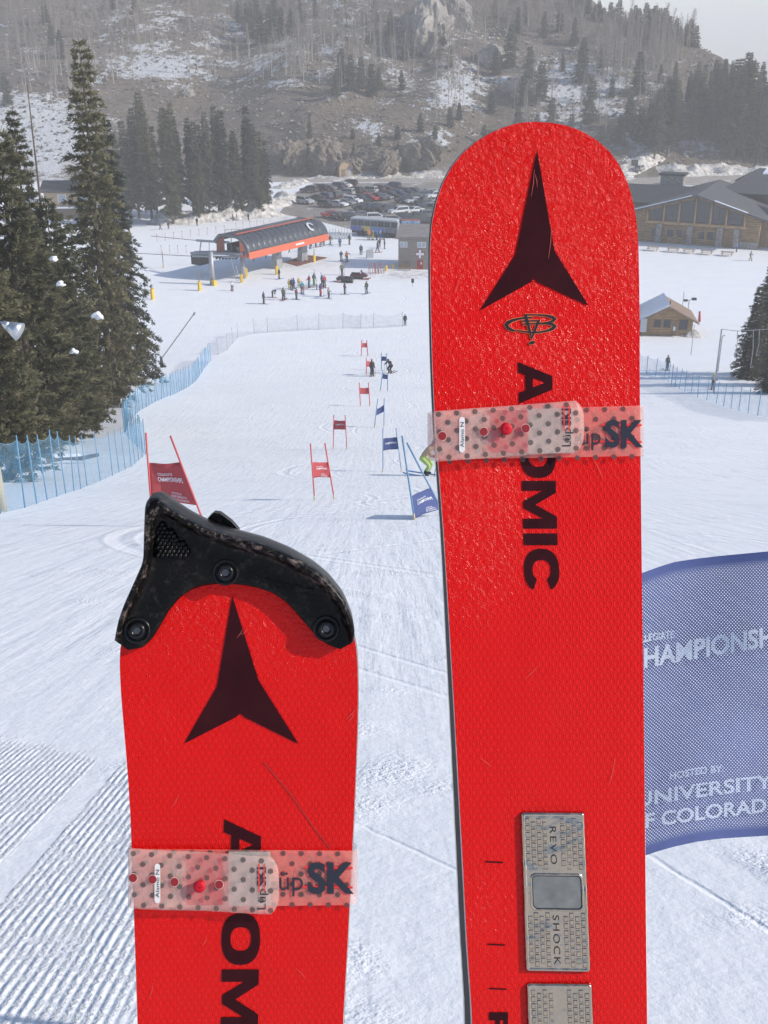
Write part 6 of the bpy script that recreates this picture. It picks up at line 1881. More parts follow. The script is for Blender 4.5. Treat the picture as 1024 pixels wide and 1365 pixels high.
# ================================================================== CARS
def car_mesh(kind):
    """half-section profile lofted across the width; returns body, glass"""
    if kind == 'suv': prof = [(-2.25, .45), (-2.32, .75), (-2.25, 1.0), (-2.1, 1.62), (-1.9, 1.74), (.35, 1.74), (1.15, 1.12), (2.05, 1.0), (2.28, .82), (2.3, .45)]; gl = [(-2.02, 1.12), (-1.92, 1.62), (.28, 1.62), (.98, 1.12)]; L = 4.6
    elif kind == 'sedan': prof = [(-2.3, .42), (-2.36, .70), (-2.25, .98), (-1.55, 1.06), (-.95, 1.42), (.30, 1.45), (1.15, 1.0), (2.1, .86), (2.33, .68), (2.34, .42)]; gl = [(-1.42, 1.04), (-.92, 1.36), (.26, 1.38), (.98, 1.02)]; L = 4.7
    else: prof = [(-2.75, .5), (-2.8, .8), (-2.75, 1.12), (-.75, 1.12), (-.62, 1.75), (-.45, 1.82), (.55, 1.82), (1.2, 1.22), (2.3, 1.12), (2.52, .9), (2.52, .5)]; gl = [(-.55, 1.2), (-.48, 1.72), (.5, 1.72), (1.05, 1.22)]; L = 5.3
    W = .93
    body = MB()
    n = len(prof)
    secs = []
    for y, k in ((-W, 0), (-W + .06, 1), (W - .06, 1), (W, 0)):
        ring = []
        for x, z in prof:
            tum = max(0, z - 1.05) * .28
            yy = math.copysign(abs(y) - tum, y)
            sc = 1.0 if k else .975
            ring.append((x * sc, yy, z if k else .45 + (z - .45) * .97))
        secs.append(ring)
    V = [p for r in secs for p in r]
    Fq = [(a * n + i, a * n + (i + 1) % n, (a + 1) * n + (i + 1) % n, (a + 1) * n + i) for a in range(3) for i in range(n)]
    Fq += [tuple(range(n - 1, -1, -1)), tuple(range(3 * n, 4 * n))]
    bm = mesh('body', V, Fq)
    bm.materials.append(None)
    g = MB()
    for s in (-1, 1):
        pts = []
        for x, z in gl: pts.append((x, s * (W - max(0, z - 1.05) * .28 + .012), z))
        m_ = [( (pts[0][0] + pts[3][0]) / 2 + .03, pts[0][1], pts[0][2]), ((pts[1][0] + pts[2][0]) / 2 + .03, pts[1][1], pts[1][2])]
        g.add(pts, [(0, 1, 2, 3)] if s < 0 else [(3, 2, 1, 0)])
    # windscreen and rear window lie on the sloping panels, slightly proud
    def scr(p, q, inset):
        p = np.array(p); q = np.array(q); a = p + (q - p) * .12; b = p + (q - p) * .9
        nrm = np.array([-(q - p)[1], (q - p)[0]]); nrm = nrm / np.linalg.norm(nrm)
        if nrm[1] < 0: nrm = -nrm
        a = a + nrm * .015; b = b + nrm * .015
        wa = W - max(0, a[1] - 1.05) * .28 - inset; wb = W - max(0, b[1] - 1.05) * .28 - inset
        g.add([(a[0], -wa, a[1]), (a[0], wa, a[1]), (b[0], wb, b[1]), (b[0], -wb, b[1])], [(0, 1, 2, 3)])
    if kind == 'suv': scr(prof[6], prof[5], .1); scr(prof[2], prof[3], .12)
    elif kind == 'sedan': scr(prof[6], prof[5], .1); scr(prof[3], prof[4], .1)
    else: scr(prof[7], prof[6], .1); scr(prof[3], prof[4], .1)
    gm_ = g.mesh('windows', GLASS)
    ax_ = (1.42, -1.42) if kind != 'pickup' else (1.6, -1.65)
    return bm, gm_, ax_, prof
CARM = {k: car_mesh(k) for k in ('suv', 'sedan', 'pickup')}
TYRE = M('tyre_rubber', (.02, .02, .02), .8); RIM = M('alloy_rim', (.35, .35, .36), .4, metal=.7)
LAMPW = M('headlight_lens', (.65, .67, .70), .15); LAMPR = M('tail_light_lens', (.30, .01, .01), .2)
whm = MB().tube((0, -.12, 0), (0, .12, 0), .36, n=14).mesh('wheel', TYRE); rmm = MB().tube((0, -.125, 0), (0, .125, 0), .2, n=10).mesh('rim', RIM)
hlm = MB().box(-.06, .06, -.18, .18, -.08, .08).mesh('headlight', LAMPW); tlm = MB().box(-.06, .06, -.13, .13, -.12, .12).mesh('tail_light', LAMPR)
PAINT = {'black': (.015, .015, .017), 'dark grey': (.06, .063, .068), 'grey': (.17, .175, .18), 'silver': (.38, .39, .40), 'white': (.70, .71, .72), 'navy': (.025, .04, .10), 'red': (.35, .03, .03), 'blue': (.05, .11, .25), 'green': (.04, .07, .05), 'beige': (.33, .30, .25)}
KN = {'suv': 'SUV', 'sedan': 'sedan car', 'pickup': 'pickup truck'}
def car(px, color, kind, rz, where, group='cars in the car park'):
    g, d = ground(*px)
    t = thing('parked_car', '%s %s %s' % (color, KN[kind], where), 'car', (g[0], g[1], g[2] + .02), rz, group)
    bm, gmm, ax_, prof = CARM[kind]
    b = link('body', bm, t); b.material_slots[0].link = 'OBJECT'; b.material_slots[0].material = M('paint_' + color.replace(' ', '_'), PAINT[color], .3, coat=.6)
    link('windows', gmm, t)
    for x in ax_:
        for y in (-.82, .82):
            w = link('wheel', whm, t); w.location = (x, y, .36); link('rim', rmm, w)
    fx, rx = prof[-2][0] - .06, prof[1][0] + .04
    for y in (-.62, .62):
        o = link('headlight', hlm, t); o.location = (fx, y, .72); o = link('tail_light', tlm, t); o.location = (rx, y, .85)
    return t
zp = lambda a, b: (380 + a * .23438, 200 + b * .23438)
ra = math.radians
CARS = [  # picture spot of the middle of the car's foot, colour, kind, row
 (138, 242, 'dark grey', 'suv', 1), (192, 234, 'black', 'suv', 1), (244, 230, 'grey', 'sedan', 1), (288, 222, 'navy', 'suv', 1), (332, 215, 'white', 'sedan', 1), (362, 205, 'black', 'suv', 1),
 (180, 286, 'dark grey', 'sedan', 2), (222, 282, 'navy', 'suv', 2), (262, 276, 'black', 'suv', 2), (300, 268, 'grey', 'sedan', 2), (345, 258, 'silver', 'suv', 2), (392, 248, 'black', 'suv', 2), (430, 244, 'grey', 'sedan', 2), (478, 244, 'silver', 'suv', 2), (520, 236, 'dark grey', 'suv', 2), (562, 230, 'black', 'sedan', 2), (610, 220, 'navy', 'suv', 2),
 (115, 306, 'silver', 'suv', 3), (240, 326, 'dark grey', 'suv', 3), (305, 322, 'white', 'sedan', 3), (345, 314, 'grey', 'sedan', 3), (388, 304, 'white', 'suv', 3), (432, 296, 'black', 'suv', 3), (480, 290, 'red', 'suv', 3), (528, 286, 'dark grey', 'suv', 3), (560, 282, 'grey', 'sedan', 3), (602, 274, 'black', 'suv', 3), (648, 266, 'navy', 'suv', 3), (690, 256, 'black', 'suv', 3), (735, 246, 'dark grey', 'sedan', 3),
 (440, 342, 'black', 'suv', 4), (488, 345, 'dark grey', 'suv', 4), (535, 350, 'black', 'pickup', 4), (580, 352, 'dark grey', 'suv', 4), (645, 366, 'white', 'suv', 4), (735, 360, 'white', 'sedan', 4), (680, 300, 'black', 'suv', 4), (738, 304, 'white', 'sedan', 4), (790, 312, 'black', 'pickup', 4), (770, 272, 'grey', 'suv', 4), (810, 262, 'silver', 'suv', 4), (850, 275, 'white', 'suv', 4), (840, 320, 'silver', 'sedan', 4), (720, 290, 'green', 'suv', 4),
 (268, 382, 'red', 'sedan', 5), (322, 390, 'dark grey', 'sedan', 5), (370, 400, 'black', 'suv', 5), (440, 384, 'grey', 'sedan', 5), (520, 402, 'white', 'suv', 5), (620, 416, 'beige', 'suv', 5), (690, 402, 'black', 'suv', 5), (745, 400, 'dark grey', 'pickup', 5), (825, 385, 'grey', 'suv', 5), (800, 430, 'black', 'suv', 5), (850, 350, 'green', 'pickup', 5), (810, 345, 'navy', 'suv', 5)]
RW = {1: 'in the row beside the road', 2: 'in the second row from the road', 3: 'in the middle row of the car park', 4: 'in the row behind the plaza cars', 5: 'in the row just behind the bus'}
for a, b, c, k, r in CARS:
    ang = {1: 155, 2: 150, 3: -35, 4: 205, 5: 20}[r] + random.gauss(0, 5)
    car(zp(a, b), c, k, ra(ang), RW[r])
car((887, 246), 'dark grey', 'pickup', ra(70), 'on the road behind the lodge roof'); car((853, 228), 'silver', 'suv', ra(60), 'beside the black road sign')

# ================================================================== TREES
def leafmat(name, ca, cb, tr=.25):
    m, n, l, b = nt(name); nb = NB(m)
    oi = n.new('ShaderNodeObjectInfo')
    o = nb.coord('Object')
    f = nb.noise(o, .9, 4, .7)
    k = nb.math('ADD', nb.math('MULTIPLY', f, .8), nb.math('MULTIPLY', oi.outputs['Random'], .35))
    c = nb.mixc(nb.smooth(k, .38, .78), ca + (1,), cb + (1,))
    l.new(c, b.inputs['Base Color']); b.inputs['Roughness'].default_value = .7; b.inputs['Specular IOR Level'].default_value = .25
    t = n.new('ShaderNodeBsdfTranslucent'); l.new(c, t.inputs['Color'])
    mx = n.new('ShaderNodeMixShader'); mx.inputs[0].default_value = tr
    l.new(b.outputs[0], mx.inputs[1]); l.new(t.outputs[0], mx.inputs[2]); l.new(mx.outputs[0], n['Material Output'].inputs['Surface'])
    return m
PINE = leafmat('pine_needles', (.088, .090, .050), (.225, .205, .118)); SPRUCE = leafmat('spruce_needles', (.080, .088, .062), (.165, .165, .118))
BARK = M('pine_bark', (.13, .095, .07), .9, var=.35, scale=3, bump=.6, bscale=8, bdist=.04); ASPB = M('aspen_bark', (.42, .385, .345), .85, var=.3, scale=2)
TWIG = M('aspen_twigs', (.27, .23, .20), .9)
def conifer(h, rad, clear, whorls, per, blades, bl, bw, seed, droop=.25, up=.15, taper=.9, ragged=.25, clump=0.0):
    """trunk and foliage of a conifer built from drooping boughs of needle sprays"""
    g = np.random.default_rng(seed)
    tm = MB(); pts = []
    ph = g.uniform(0, 6)
    for i in range(9):
        f = i / 8; pts.append((.012 * h * math.sin(ph + f * 4) * f, .012 * h * math.cos(ph + f * 3) * f, f * h))
    r0 = h * .013 + .04
    for i in range(8): tm.tube(pts[i], pts[i + 1], r0 * (1 - i / 8.3), r0 * (1 - (i + 1) / 8.3), 7, False)
    V = []; 
    for w in range(whorls):
        f = (w + g.uniform(-.3, .3)) / whorls
        f = min(max(f, 0), .995)
        z = h * (clear + (1 - clear) * f)
        env = (1 - f) ** taper * (.55 + .45 * min(1, f * 7 + .35))
        k = per if f < .8 else max(3, per - 2)
        a0 = g.uniform(0, 6.28)
        for b in range(k):
            a = a0 + 6.283 * b / k + g.normal(0, .35)
            L = rad * env * g.uniform(1 - 1.6 * ragged, 1 + ragged) + .12
            if g.random() < .05: continue
            n = max(3, int(blades * (L / rad) + 2))
            d = np.array([math.cos(a), math.sin(a), 0]); sd_ = np.array([-d[1], d[0], 0])
            nc = max(2, int(L / clump)) if clump else 0
            if nc:
                ct_ = g.uniform(.15, 1.0, nc * 2); co_ = g.uniform(-1, 1, nc * 2); pick = g.integers(0, nc * 2, n * 2)
                t = np.clip(ct_[pick] + g.normal(0, .10 / max(L, .6), n * 2), .05, 1.05)
            else:
                t = np.sort(g.uniform(.10, 1.0, n * 2))
            zz_ = up * L * t - droop * L * t * t * (1.3 - f)
            base = d[None, :] * (t * L)[:, None]; base[:, 2] += z + zz_
            wd = (.22 * L * (1 - t) + .10 + .04 * L)
            off = co_[pick] * wd * 1.25 + g.normal(0, .07, n * 2) if nc else g.uniform(-1, 1, n * 2) * wd
            base += sd_[None, :] * off[:, None]
            base[:, 2] -= np.abs(off) * .25 + g.uniform(0, .10, n * 2)
            cx = np.interp(z, [p[2] for p in pts], [p[0] for p in pts]); cy = np.interp(z, [p[2] for p in pts], [p[1] for p in pts])
            base[:, 0] += cx; base[:, 1] += cy
            V.append(np.concatenate([base, np.tile(np.r_[d, a], (n * 2, 1)), np.sign(off)[:, None]], 1))
            if L > .5 and b % 2 == 0: tm.tube((cx, cy, z), (cx + d[0] * L * .6, cy + d[1] * L * .6, z + up * L * .6 - droop * L * .36), .012 + .008 * L, .006, 4, False)
    A = np.concatenate(V); N = len(A)
    # every spray: three crossed needle blades
    out = []
    for q in range(3):
        dirs = A[:, 3:6] * g.uniform(.3, 1.0, (N, 1)) + np.stack([-A[:, 4], A[:, 3], np.zeros(N)], 1) * (A[:, 7] * g.uniform(.1, 1.0, N))[:, None]
        dirs[:, 2] += g.normal(.10 - .12 * q, .38, N)
        dirs /= np.linalg.norm(dirs, axis=1, keepdims=True)
        rnd = g.normal(0, 1, (N, 3)); side = np.cross(dirs, rnd); side /= np.linalg.norm(side, axis=1, keepdims=True) + 1e-9
        ln = bl * g.uniform(.6, 1.4, N)[:, None]; wv = bw * g.uniform(.6, 1.3, N)[:, None]
        p0 = A[:, :3]
        out.append(np.stack([p0 - side * wv * .5, p0 + side * wv * .5, p0 + dirs * ln + side * wv * .22, p0 + dirs * ln - side * wv * .22], 1))
    # leader
    verts = np.concatenate(out).reshape(-1, 3)
    faces = np.arange(len(verts)).reshape(-1, 4)
    return tm.mesh('trunk', BARK, True), verts, faces
def make_tree(nm, geo, mat, k):
    tm, v, f = geo
    return tm, fastmesh('crown', v, f, mat)
BIG = [make_tree('pine', conifer(19, 2.6, .03, 56, 6, 40, .26, .075, 21, .34, .20, .66, .40, .34), PINE, 0),
       make_tree('pine', conifer(15, 2.4, .04, 46, 6, 42, .26, .075, 22, .25, .38, .55, .42, .36), PINE, 1),
       make_tree('spruce', conifer(18, 2.4, .02, 58, 7, 36, .24, .068, 23, .45, .10, .78, .32, .32), SPRUCE, 2)]
MID = [make_tree('pine', conifer(16, 1.75, (.20, .12, .16)[i], 34, 6, 13, .42, .12, 31 + i, .35, .12, .8, .42), [SPRUCE, PINE, SPRUCE][i], i) for i in range(3)]
FAR = [make_tree('pine', conifer(12, 2.1, .06, 22, 6, 9, .60, .18, 41 + i, .35, .15, .8, .45), SPRUCE, i) for i in range(3)]
TREE_H = {id(BIG[0]): 19, id(BIG[1]): 15, id(BIG[2]): 18}
def tree(px, ytop, pool, i, label, group, h0, wide=1.0, name='pine_tree', hmax=34, base=None):
    g, d = ground(*px) if base is None else (base, 0)
    h = min(height_to(g, ytop), hmax)
    s = h / h0
    tm, cm = pool[i % len(pool)]
    t = thing(name, label, 'tree', (g[0], g[1], g[2] - .15), random.uniform(0, 6.28), group, (s * wide, s * wide, s))
    link('trunk', tm, t); link('crown', cm, t)
    return t, g, h
HB = {0: 19, 1: 15, 2: 18}
NEAR = [((152, 540), 44, 0, .80, 'tallest pine with a thin pointed top beside the blue net'), ((176, 512), 150, 2, .85, 'dense dark spruce with boughs overhanging the blue net bend'),
        ((55, 600), 165, 1, 1.05, 'full olive pine right behind the near blue net'), ((100, 580), 255, 1, .9, 'olive pine with broad low boughs beside the tallest pine'),
        ((15, 640), 300, 1, 1.1, 'bushy olive pine beside the tan padded post'), ((85, 590), 340, 1, 1.1, 'short bushy pine between two olive pines'),
        ((-25, 620), 130, 0, 1.0, 'dark pine at the outer end of the near blue net'), ((125, 570), 380, 1, .9, 'low young pine in front of the tallest pine'),
        ((108, 560), 290, 2, .8, 'slim grey green spruce between the tallest pine and olive pines'), ((20, 580), 180, 2, .9, 'slim spruce rising behind the bushy olive pine'), ((70, 545), 140, 0, .8, 'sparse pine with bare lower trunk beside the snag')]
for px, yt, i, w, lab in NEAR: tree(px, yt, BIG, i, lab, 'tall pines beside the race course', HB[i], w)
# a dead snag
g, d = ground(84, 505)
h = height_to(g, 112)
sn_ = thing('dead_snag', 'bare dead tree trunk rising among the left pines', 'tree', g)
mb = MB().tube((0, 0, -.2), (-.1, 0, h * .5), .20, .14, 8); mb.tube((-.1, 0, h * .5), (0, .1, h), .14, .04, 7); mb.build('trunk', BARK, sn_)
for k in range(16):
    z = h * random.uniform(.35, .97); a = random.uniform(0, 6.28); L = random.uniform(.3, 1.1)
    MB().tube((0, 0, z), (L * math.cos(a), L * math.sin(a), z + random.uniform(-.1, .25)), .03, .01, 4).build('branch', BARK, sn_)
# right-hand spruces
for px, yt, i, lab in (((996, 505), 378, 2, 'dark spruce with thin pointed top behind the right blue net'), ((1012, 500), 347, 2, 'tallest dark spruce behind the right blue net'), ((1040, 515), 355, 2, 'dark spruce nearest the rope tow support pole'), ((1024, 525), 430, 2, 'young dark spruce in front of taller ones')):
    tree(px, yt, BIG, i, lab, 'dark spruces behind the right net', HB[i], 1.25, 'spruce_tree')
# snow caught on the pine boughs and a drift behind the net
for k, (x, y, r, dd) in enumerate(((72, 344, 5, 46), (80, 378, 5, 46), (130, 420, 6, 46), (98, 468, 4.5, 43))):
    p = at(x, y, dd); rr = r * dd / FPX
    bm = bmesh.new(); bmesh.ops.create_icosphere(bm, subdivisions=3, radius=rr)
    for v in bm.verts: q = np.array(v.co); kk_ = 1 + .5 * vnoise([q[0] / rr * 1.6 + k * 3], [q[2] / rr * 1.6 + q[1] / rr], 1.0, 3)[0] + .22 * vnoise([q[0] / rr * 5 + k], [q[2] / rr * 5], 1.0, 4)[0]; v.co = Vector((q[0] * 1.25 * kk_, q[1] * kk_, q[2] * .7 * kk_ - .35 * abs(q[0])))
    me = bpy.data.meshes.new('snow_clump'); bm.to_mesh(me); bm.free(); me.materials.append(SNOWP)
    me.polygons.foreach_set('use_smooth', [True] * len(me.polygons))
    o = link('snow_clump', me); o.location = tuple(p); tag(o, 'white snow clump caught on the boughs of the left pines', 'snow clump', 'snow clumps on the pines')
# grove behind the lift
grove = [(150, 288, 165), (163, 292, 150), (176, 296, 158), (188, 290, 140), (200, 294, 133), (212, 290, 150), (224, 286, 136), (233, 297, 145), (244, 290, 150), (256, 287, 138), (263, 294, 155), (274, 288, 146), (283, 291, 142), (293, 286, 152), (303, 292, 140), (312, 287, 148), (322, 290, 160), (331, 286, 145), (341, 290, 139), (350, 287, 150), (358, 285, 165),
         (195, 272, 128), (240, 270, 132), (290, 268, 135), (335, 270, 140), (232, 296, 232), (300, 292, 218), (345, 288, 224)]
grove = [(x + random.uniform(-3, 3), y + random.uniform(-3, 3), yt + random.uniform(-8, 26)) for k, (x, y, yt) in enumerate(grove)]
for k, (x, y, yt) in enumerate(grove): tree((x, y), yt, MID, k, 'slender dark conifer in the grove behind the chairlift terminal', 'grove behind the chairlift terminal', 16, random.uniform(.72, 1.0) if yt < 200 else 1.3)
for x, y, yt, lab in ((413, 190, 153, 'single small conifer above the rocky bank'), (393, 226, 196, 'small conifer below the rocky bank by the grove'), (400, 215, 190, 'stunted conifer against the rocky bank'), (543, 231, 208, 'small conifer by the road edge'), (471, 214, 190, 'stunted conifer above the tan shed'),
                      (120, 275, 205, 'small conifer beside the tan house'), (150, 300, 255, 'young conifer beside the tan house')):
    tree((x, y), yt, MID, 1, lab, None, 16, 1.2)
# right-hand forest on the slope behind the lodge
rf_ = np.random.default_rng(5)
fl2 = []
for k in range(90):
    x = 872 + rf_.random() ** .9 * 190; row = rf_.random()
    y = 217 - row * np.interp(x, [870, 925, 1024], [40, 85, 62]); 
    top = y - (150 if row < .3 else 95) * rf_.uniform(.55, 1.0)
    top = max(top, np.interp(x, [870, 910, 940, 970, 1024, 1070], [105, 92, 66, 64, 72, 60]) + rf_.uniform(0, 14))
    fl2.append((x, y, top))
for k, (x, y, yt) in enumerate(sorted(fl2, key=lambda q: q[1])): tree((x, y), yt, MID, k, 'dark conifer in the forest on the slope behind the lodge', 'forest behind the lodge', 16, random.uniform(.85, 1.2))
# scattered conifers on the big hillside
hc = [(775, 112, 48, 1.0), (785, 165, 98, 1.0), (850, 125, 66, 1.0), (838, 172, 120, 1.1), (852, 188, 140, 1.2), (825, 190, 150, 1.2), (866, 185, 130, 1.1), (705, 110, 60, 1.2), (720, 135, 78, 1.2), (698, 140, 95, 1.2), (735, 175, 128, 1.2), (715, 185, 150, 1.2), (690, 178, 140, 1.2),
      (760, 190, 150, 1.1), (800, 205, 172, 1.1), (680, 90, 30, 1.1), (660, 100, 62, 1.1), (655, 150, 120, 1.2), (745, 42, 8, 1.0), (725, 50, 14, 1.0), (700, 30, 0, 1.0), (690, 45, 8, 1.0), (660, 24, -5, 1.0),
      (455, 110, 62, 1.1), (468, 120, 70, 1.1), (482, 118, 74, 1.1), (495, 128, 82, 1.1), (448, 128, 92, 1.2), (505, 120, 88, 1.1), (540, 80, 46, 1.0), (535, 120, 92, 1.0),
      (335, 52, 8, 1.1), (348, 58, 10, 1.1), (360, 55, 4, 1.1), (375, 50, 8, 1.1), (328, 40, 2, 1.1), (388, 42, 10, 1.1), (342, 30, -10, 1.1), (366, 30, -8, 1.1), (400, 30, -5, 1.0), (318, 30, 0, 1.0),
      (70, 60, 25, 1.0), (82, 78, 38, 1.0), (62, 30, -5, 1.0), (180, 18, -12, 1.0), (150, 12, -14, 1.0), (500, 30, -5, 1.0), (520, 45, 10, 1.0), (420, 22, -6, 1.0), (590, 60, 30, 1.0), (600, 90, 58, 1.0),
      (560, 175, 150, 1.2), (600, 170, 142, 1.2), (612, 160, 135, 1.1), (580, 185, 165, 1.4), (645, 195, 165, 1.2), (530, 185, 165, 1.4), (750, 95, 70, 1.0), (765, 60, 22, .9), (802, 90, 52, 1.0), (815, 130, 100, 1.0), (880, 110, 84, 1.0), (900, 105, 80, 1.0), (10, 140, 95, 1.1), (-5, 120, 78, 1.1), (470, 185, 170, 1.5), (505, 195, 178, 1.5)]
for k, (x, y, yt, w) in enumerate(hc): tree((x, y), yt, FAR, k, 'lone dark conifer scattered on the rocky hillside', 'conifers on the hillside', 12, w)
# small trees along the skyline
for k in range(26):
    x = 760 + k * 6.6 + random.uniform(-2, 2)
    ys = np.interp(x, [740, 800, 860, 925], [0, 32, 44, 68])
    p = None
    for y in np.arange(ys - 6, ys + 26, 1.0):
        g, d = ground(x, y)
        if d < 700: p = (g, y); break
    if p is None: continue
    hgt = (3.5 + 5 * random.random()) if not (845 < x < 900) else 6.5 + 3 * random.random()
    s = hgt / 12
    t = thing('pine_tree', 'small conifer standing along the hill skyline', 'tree', (p[0][0], p[0][1], p[0][2] - .3), random.uniform(0, 6), 'conifers along the skyline', (s * 1.3, s * 1.3, s))
    tm, cm = FAR[k % 3]; link('trunk', tm, t); link('crown', cm, t)

# ---- bare aspens
def aspen(seed, h=9.0):
    g = np.random.default_rng(seed)
    tr = MB().tube((0, 0, -.4), (.1 * g.normal(), .1 * g.normal(), h * .55), .10, .07, 6, False)
    top = np.array([.3 * g.normal(), .3 * g.normal(), h])
    tr.tube((0, 0, h * .55), top, .07, .02, 5, False)
    tw = MB()
    for k in range(34):
        f = g.uniform(.35, .98); z = h * f; a = g.uniform(0, 6.28); L = (1.9 * (1 - f) + .5) * g.uniform(.6, 1.1)
        p = np.array([top[0] * f, top[1] * f, z]); q = p + np.array([math.cos(a) * L * .6, math.sin(a) * L * .6, L * .9])
        tw.tube(p, q, .028, .008, 3, False)
        for _ in range(3):
            r = p + (q - p) * g.uniform(.3, .95); tw.tube(r, r + np.array([g.normal(0, .35), g.normal(0, .35), g.uniform(.2, .7)]), .014, .006, 3, False)
    return tr.mesh('trunk', ASPB), tw.mesh('crown', TWIG)
ASP = [aspen(60 + i) for i in range(4)]
fields = [(0, 330, 18, 112, 120), (330, 480, 60, 118, 60), (380, 640, 25, 125, 130), (540, 760, 2, 70, 70), (770, 905, 58, 150, 110), (30, 110, 95, 150, 14), (560, 700, 120, 160, 26), (690, 830, 90, 190, 40), (0, 250, -15, 20, 60), (250, 700, -20, 10, 70)]
ar = np.random.default_rng(77)
spots = []
for x0, x1, y0, y1, n in fields:
    for _ in range(n):
        x, y = ar.uniform(x0, x1), ar.uniform(y0, y1)
        if vnoise(np.array([x]), np.array([y]), 30, 6)[0] < -.35: continue
        g, d = ground(x, y)
        if d > 800: continue
        spots.append((d, g))
spots.sort(key=lambda q: q[0])
for k, (d, g) in enumerate(spots[:285]):
    s = ar.uniform(.75, 1.35)
    t = thing('aspen_tree', 'bare grey leafless aspen on the hillside', 'tree', g, ar.uniform(0, 6.28), 'bare aspens on the hillside', (s * 1.1, s * 1.1, s))
    tm, cm = ASP[k % 4]; link('trunk', tm, t); link('crown', cm, t)
# the rest of the bare wood, too dense to count
VV, FF = [], []; off = 0
def arr(me):
    v = np.empty(len(me.vertices) * 3); me.vertices.foreach_get('co', v)
    f = np.array([list(p.vertices) for p in me.polygons if len(p.vertices) == 4])
    return v.reshape(-1, 3), f
AA = []
for tm, cm in ASP:
    v1, f1 = arr(tm); v2, f2 = arr(cm); AA.append((np.concatenate([v1, v2]), np.concatenate([f1, f2 + len(v1)])))
def scatter(items):
    VV, FF = [], []; off = 0
    for k, (g, s, a) in enumerate(items):
        v, f = AA[k % 4]; c, si_ = math.cos(a), math.sin(a)
        w = np.stack([(v[:, 0] * c - v[:, 1] * si_) * s * 1.15, (v[:, 0] * si_ + v[:, 1] * c) * s * 1.15, v[:, 2] * s], 1) + g
        VV.append(w); FF.append(f + off); off += len(w)
    return np.concatenate(VV), np.concatenate(FF)
items = [(g, ar.uniform(.7, 1.3), ar.uniform(0, 6.28)) for d, g in spots[285:]]
for x0, x1, y0, y1, n in [(0, 330, -20, 60, 150), (330, 760, -30, 40, 180), (380, 640, 10, 90, 90), (770, 900, 50, 110, 120), (690, 780, 0, 60, 50), (800, 930, 40, 80, 60)]:
    for _ in range(n):
        g, d = ground(ar.uniform(x0, x1), ar.uniform(y0, y1))
        if d < 800: items.append((g, ar.uniform(.7, 1.3), ar.uniform(0, 6.28)))
v, f = scatter(items)
tag(link('bare_wood', fastmesh('bare_wood', v, f, TWIG)), 'dense leafless grey wood covering the upper hillside', 'wood', kind='stuff')
# low scrub and talus on the hillside
V = []; sc = np.random.default_rng(9)
Fq = []; off = 0
for _ in range(5200):
    x, y = sc.uniform(-10, 880), sc.uniform(20, 215)
    g, d = ground(x, y) if False else (None, None)
    break
gx = sc.uniform(-130, 110, 9000); gy = sc.uniform(318, 450, 9000); gz = H(gx, gy)
rr = sc.uniform(.15, .75, 9000) ** 1.5 + .12
ico = np.array([(0, 0, 1), (.9, 0, .3), (.28, .85, .35), (-.73, .52, .3), (-.7, -.55, .35), (.3, -.8, .3)])
icf = np.array([(0, 1, 2), (0, 2, 3), (0, 3, 4), (0, 4, 5), (0, 5, 1)])
P_ = np.stack([gx, gy, gz], 1)
vv = (ico[None] * (rr[:, None, None] * sc.uniform(.6, 1.4, (9000, 6, 3))) + P_[:, None, :] - np.array([0, 0, .08])).reshape(-1, 3)
ff = (icf[None] + (np.arange(9000) * 6)[:, None, None]).reshape(-1, 3)
half = 4500
tag(link('talus', fastmesh('talus', vv[:half * 6], ff[:half * 5], M('talus_stone', (.30, .265, .23), .9, var=.35, scale=.3))), 'pale broken stones strewn over the hillside', 'stones', kind='stuff')
tag(link('scrub', fastmesh('scrub', vv[half * 6:], ff[half * 5:] - half * 6, M('dry_scrub', (.115, .092, .070), .95, var=.4, scale=.4))), 'low dry brown scrub over the hillside', 'scrub', kind='stuff')

# ---- rock outcrops
ROCK = M('grey_rock', (.29, .265, .24), .9, var=.35, scale=.22, bump=1.0, bscale=.9, bdist=.9); ROCKB = M('brown_rock', (.185, .15, .118), .9, var=.4, scale=.3, bump=1.0, bscale=.9, bdist=.9)
def rock(px, w, hgt, dep, label, mat, seed, lift=0.0):
    g, d = ground(*px)
    bm = bmesh.new(); bmesh.ops.create_icosphere(bm, subdivisions=4, radius=1.0)
    for v in bm.verts:
        p = np.array(v.co)
        k = 1 + .22 * vnoise([p[0] * 3 + seed], [p[1] * 3 + p[2] * 2.3], 1.0, seed)[0] + .13 * vnoise([p[0] * 8 + seed], [p[1] * 8 + p[2] * 6], 1.0, seed + 3)[0] + .08 * vnoise([p[0] * 19], [p[1] * 19 + p[2] * 15], 1.0, seed + 4)[0]
        st = math.floor((p[2] + p[0] * .35) * 5) / 5 * .35 + p[2] * .65
        v.co = Vector((p[0] * k * w / 2, p[1] * k * dep / 2, st * k * hgt / 2))
    me = bpy.data.meshes.new('rock'); bm.to_mesh(me); bm.free(); me.materials.append(mat)
    o = link('rock_outcrop', me); o.location = (g[0], g[1], g[2] + lift); o.rotation_euler = (0, 0, seed * 1.3)
    return tag(o, label, 'rock', 'rock outcrops on the hillside')
rock((575, 52), 24, 22, 12, 'largest pale rocky knob high on the hillside', ROCK, 1, 2)
rock((598, 30), 16, 16, 10, 'upper rock face beside the largest rocky knob', ROCK, 2, 1)
rock((550, 35), 10, 11, 8, 'split rock left of the largest rocky knob', ROCK, 9)
rock((660, 80), 14, 9, 8, 'rounded rock ledge among the hillside conifers', ROCK, 3)
rock((690, 120), 16, 7, 8, 'low rock shelf above the tall ski tip', ROCK, 4)
rock((300, 112), 5, 3, 4, 'small grey boulder pair on the brown slope', ROCK, 5)
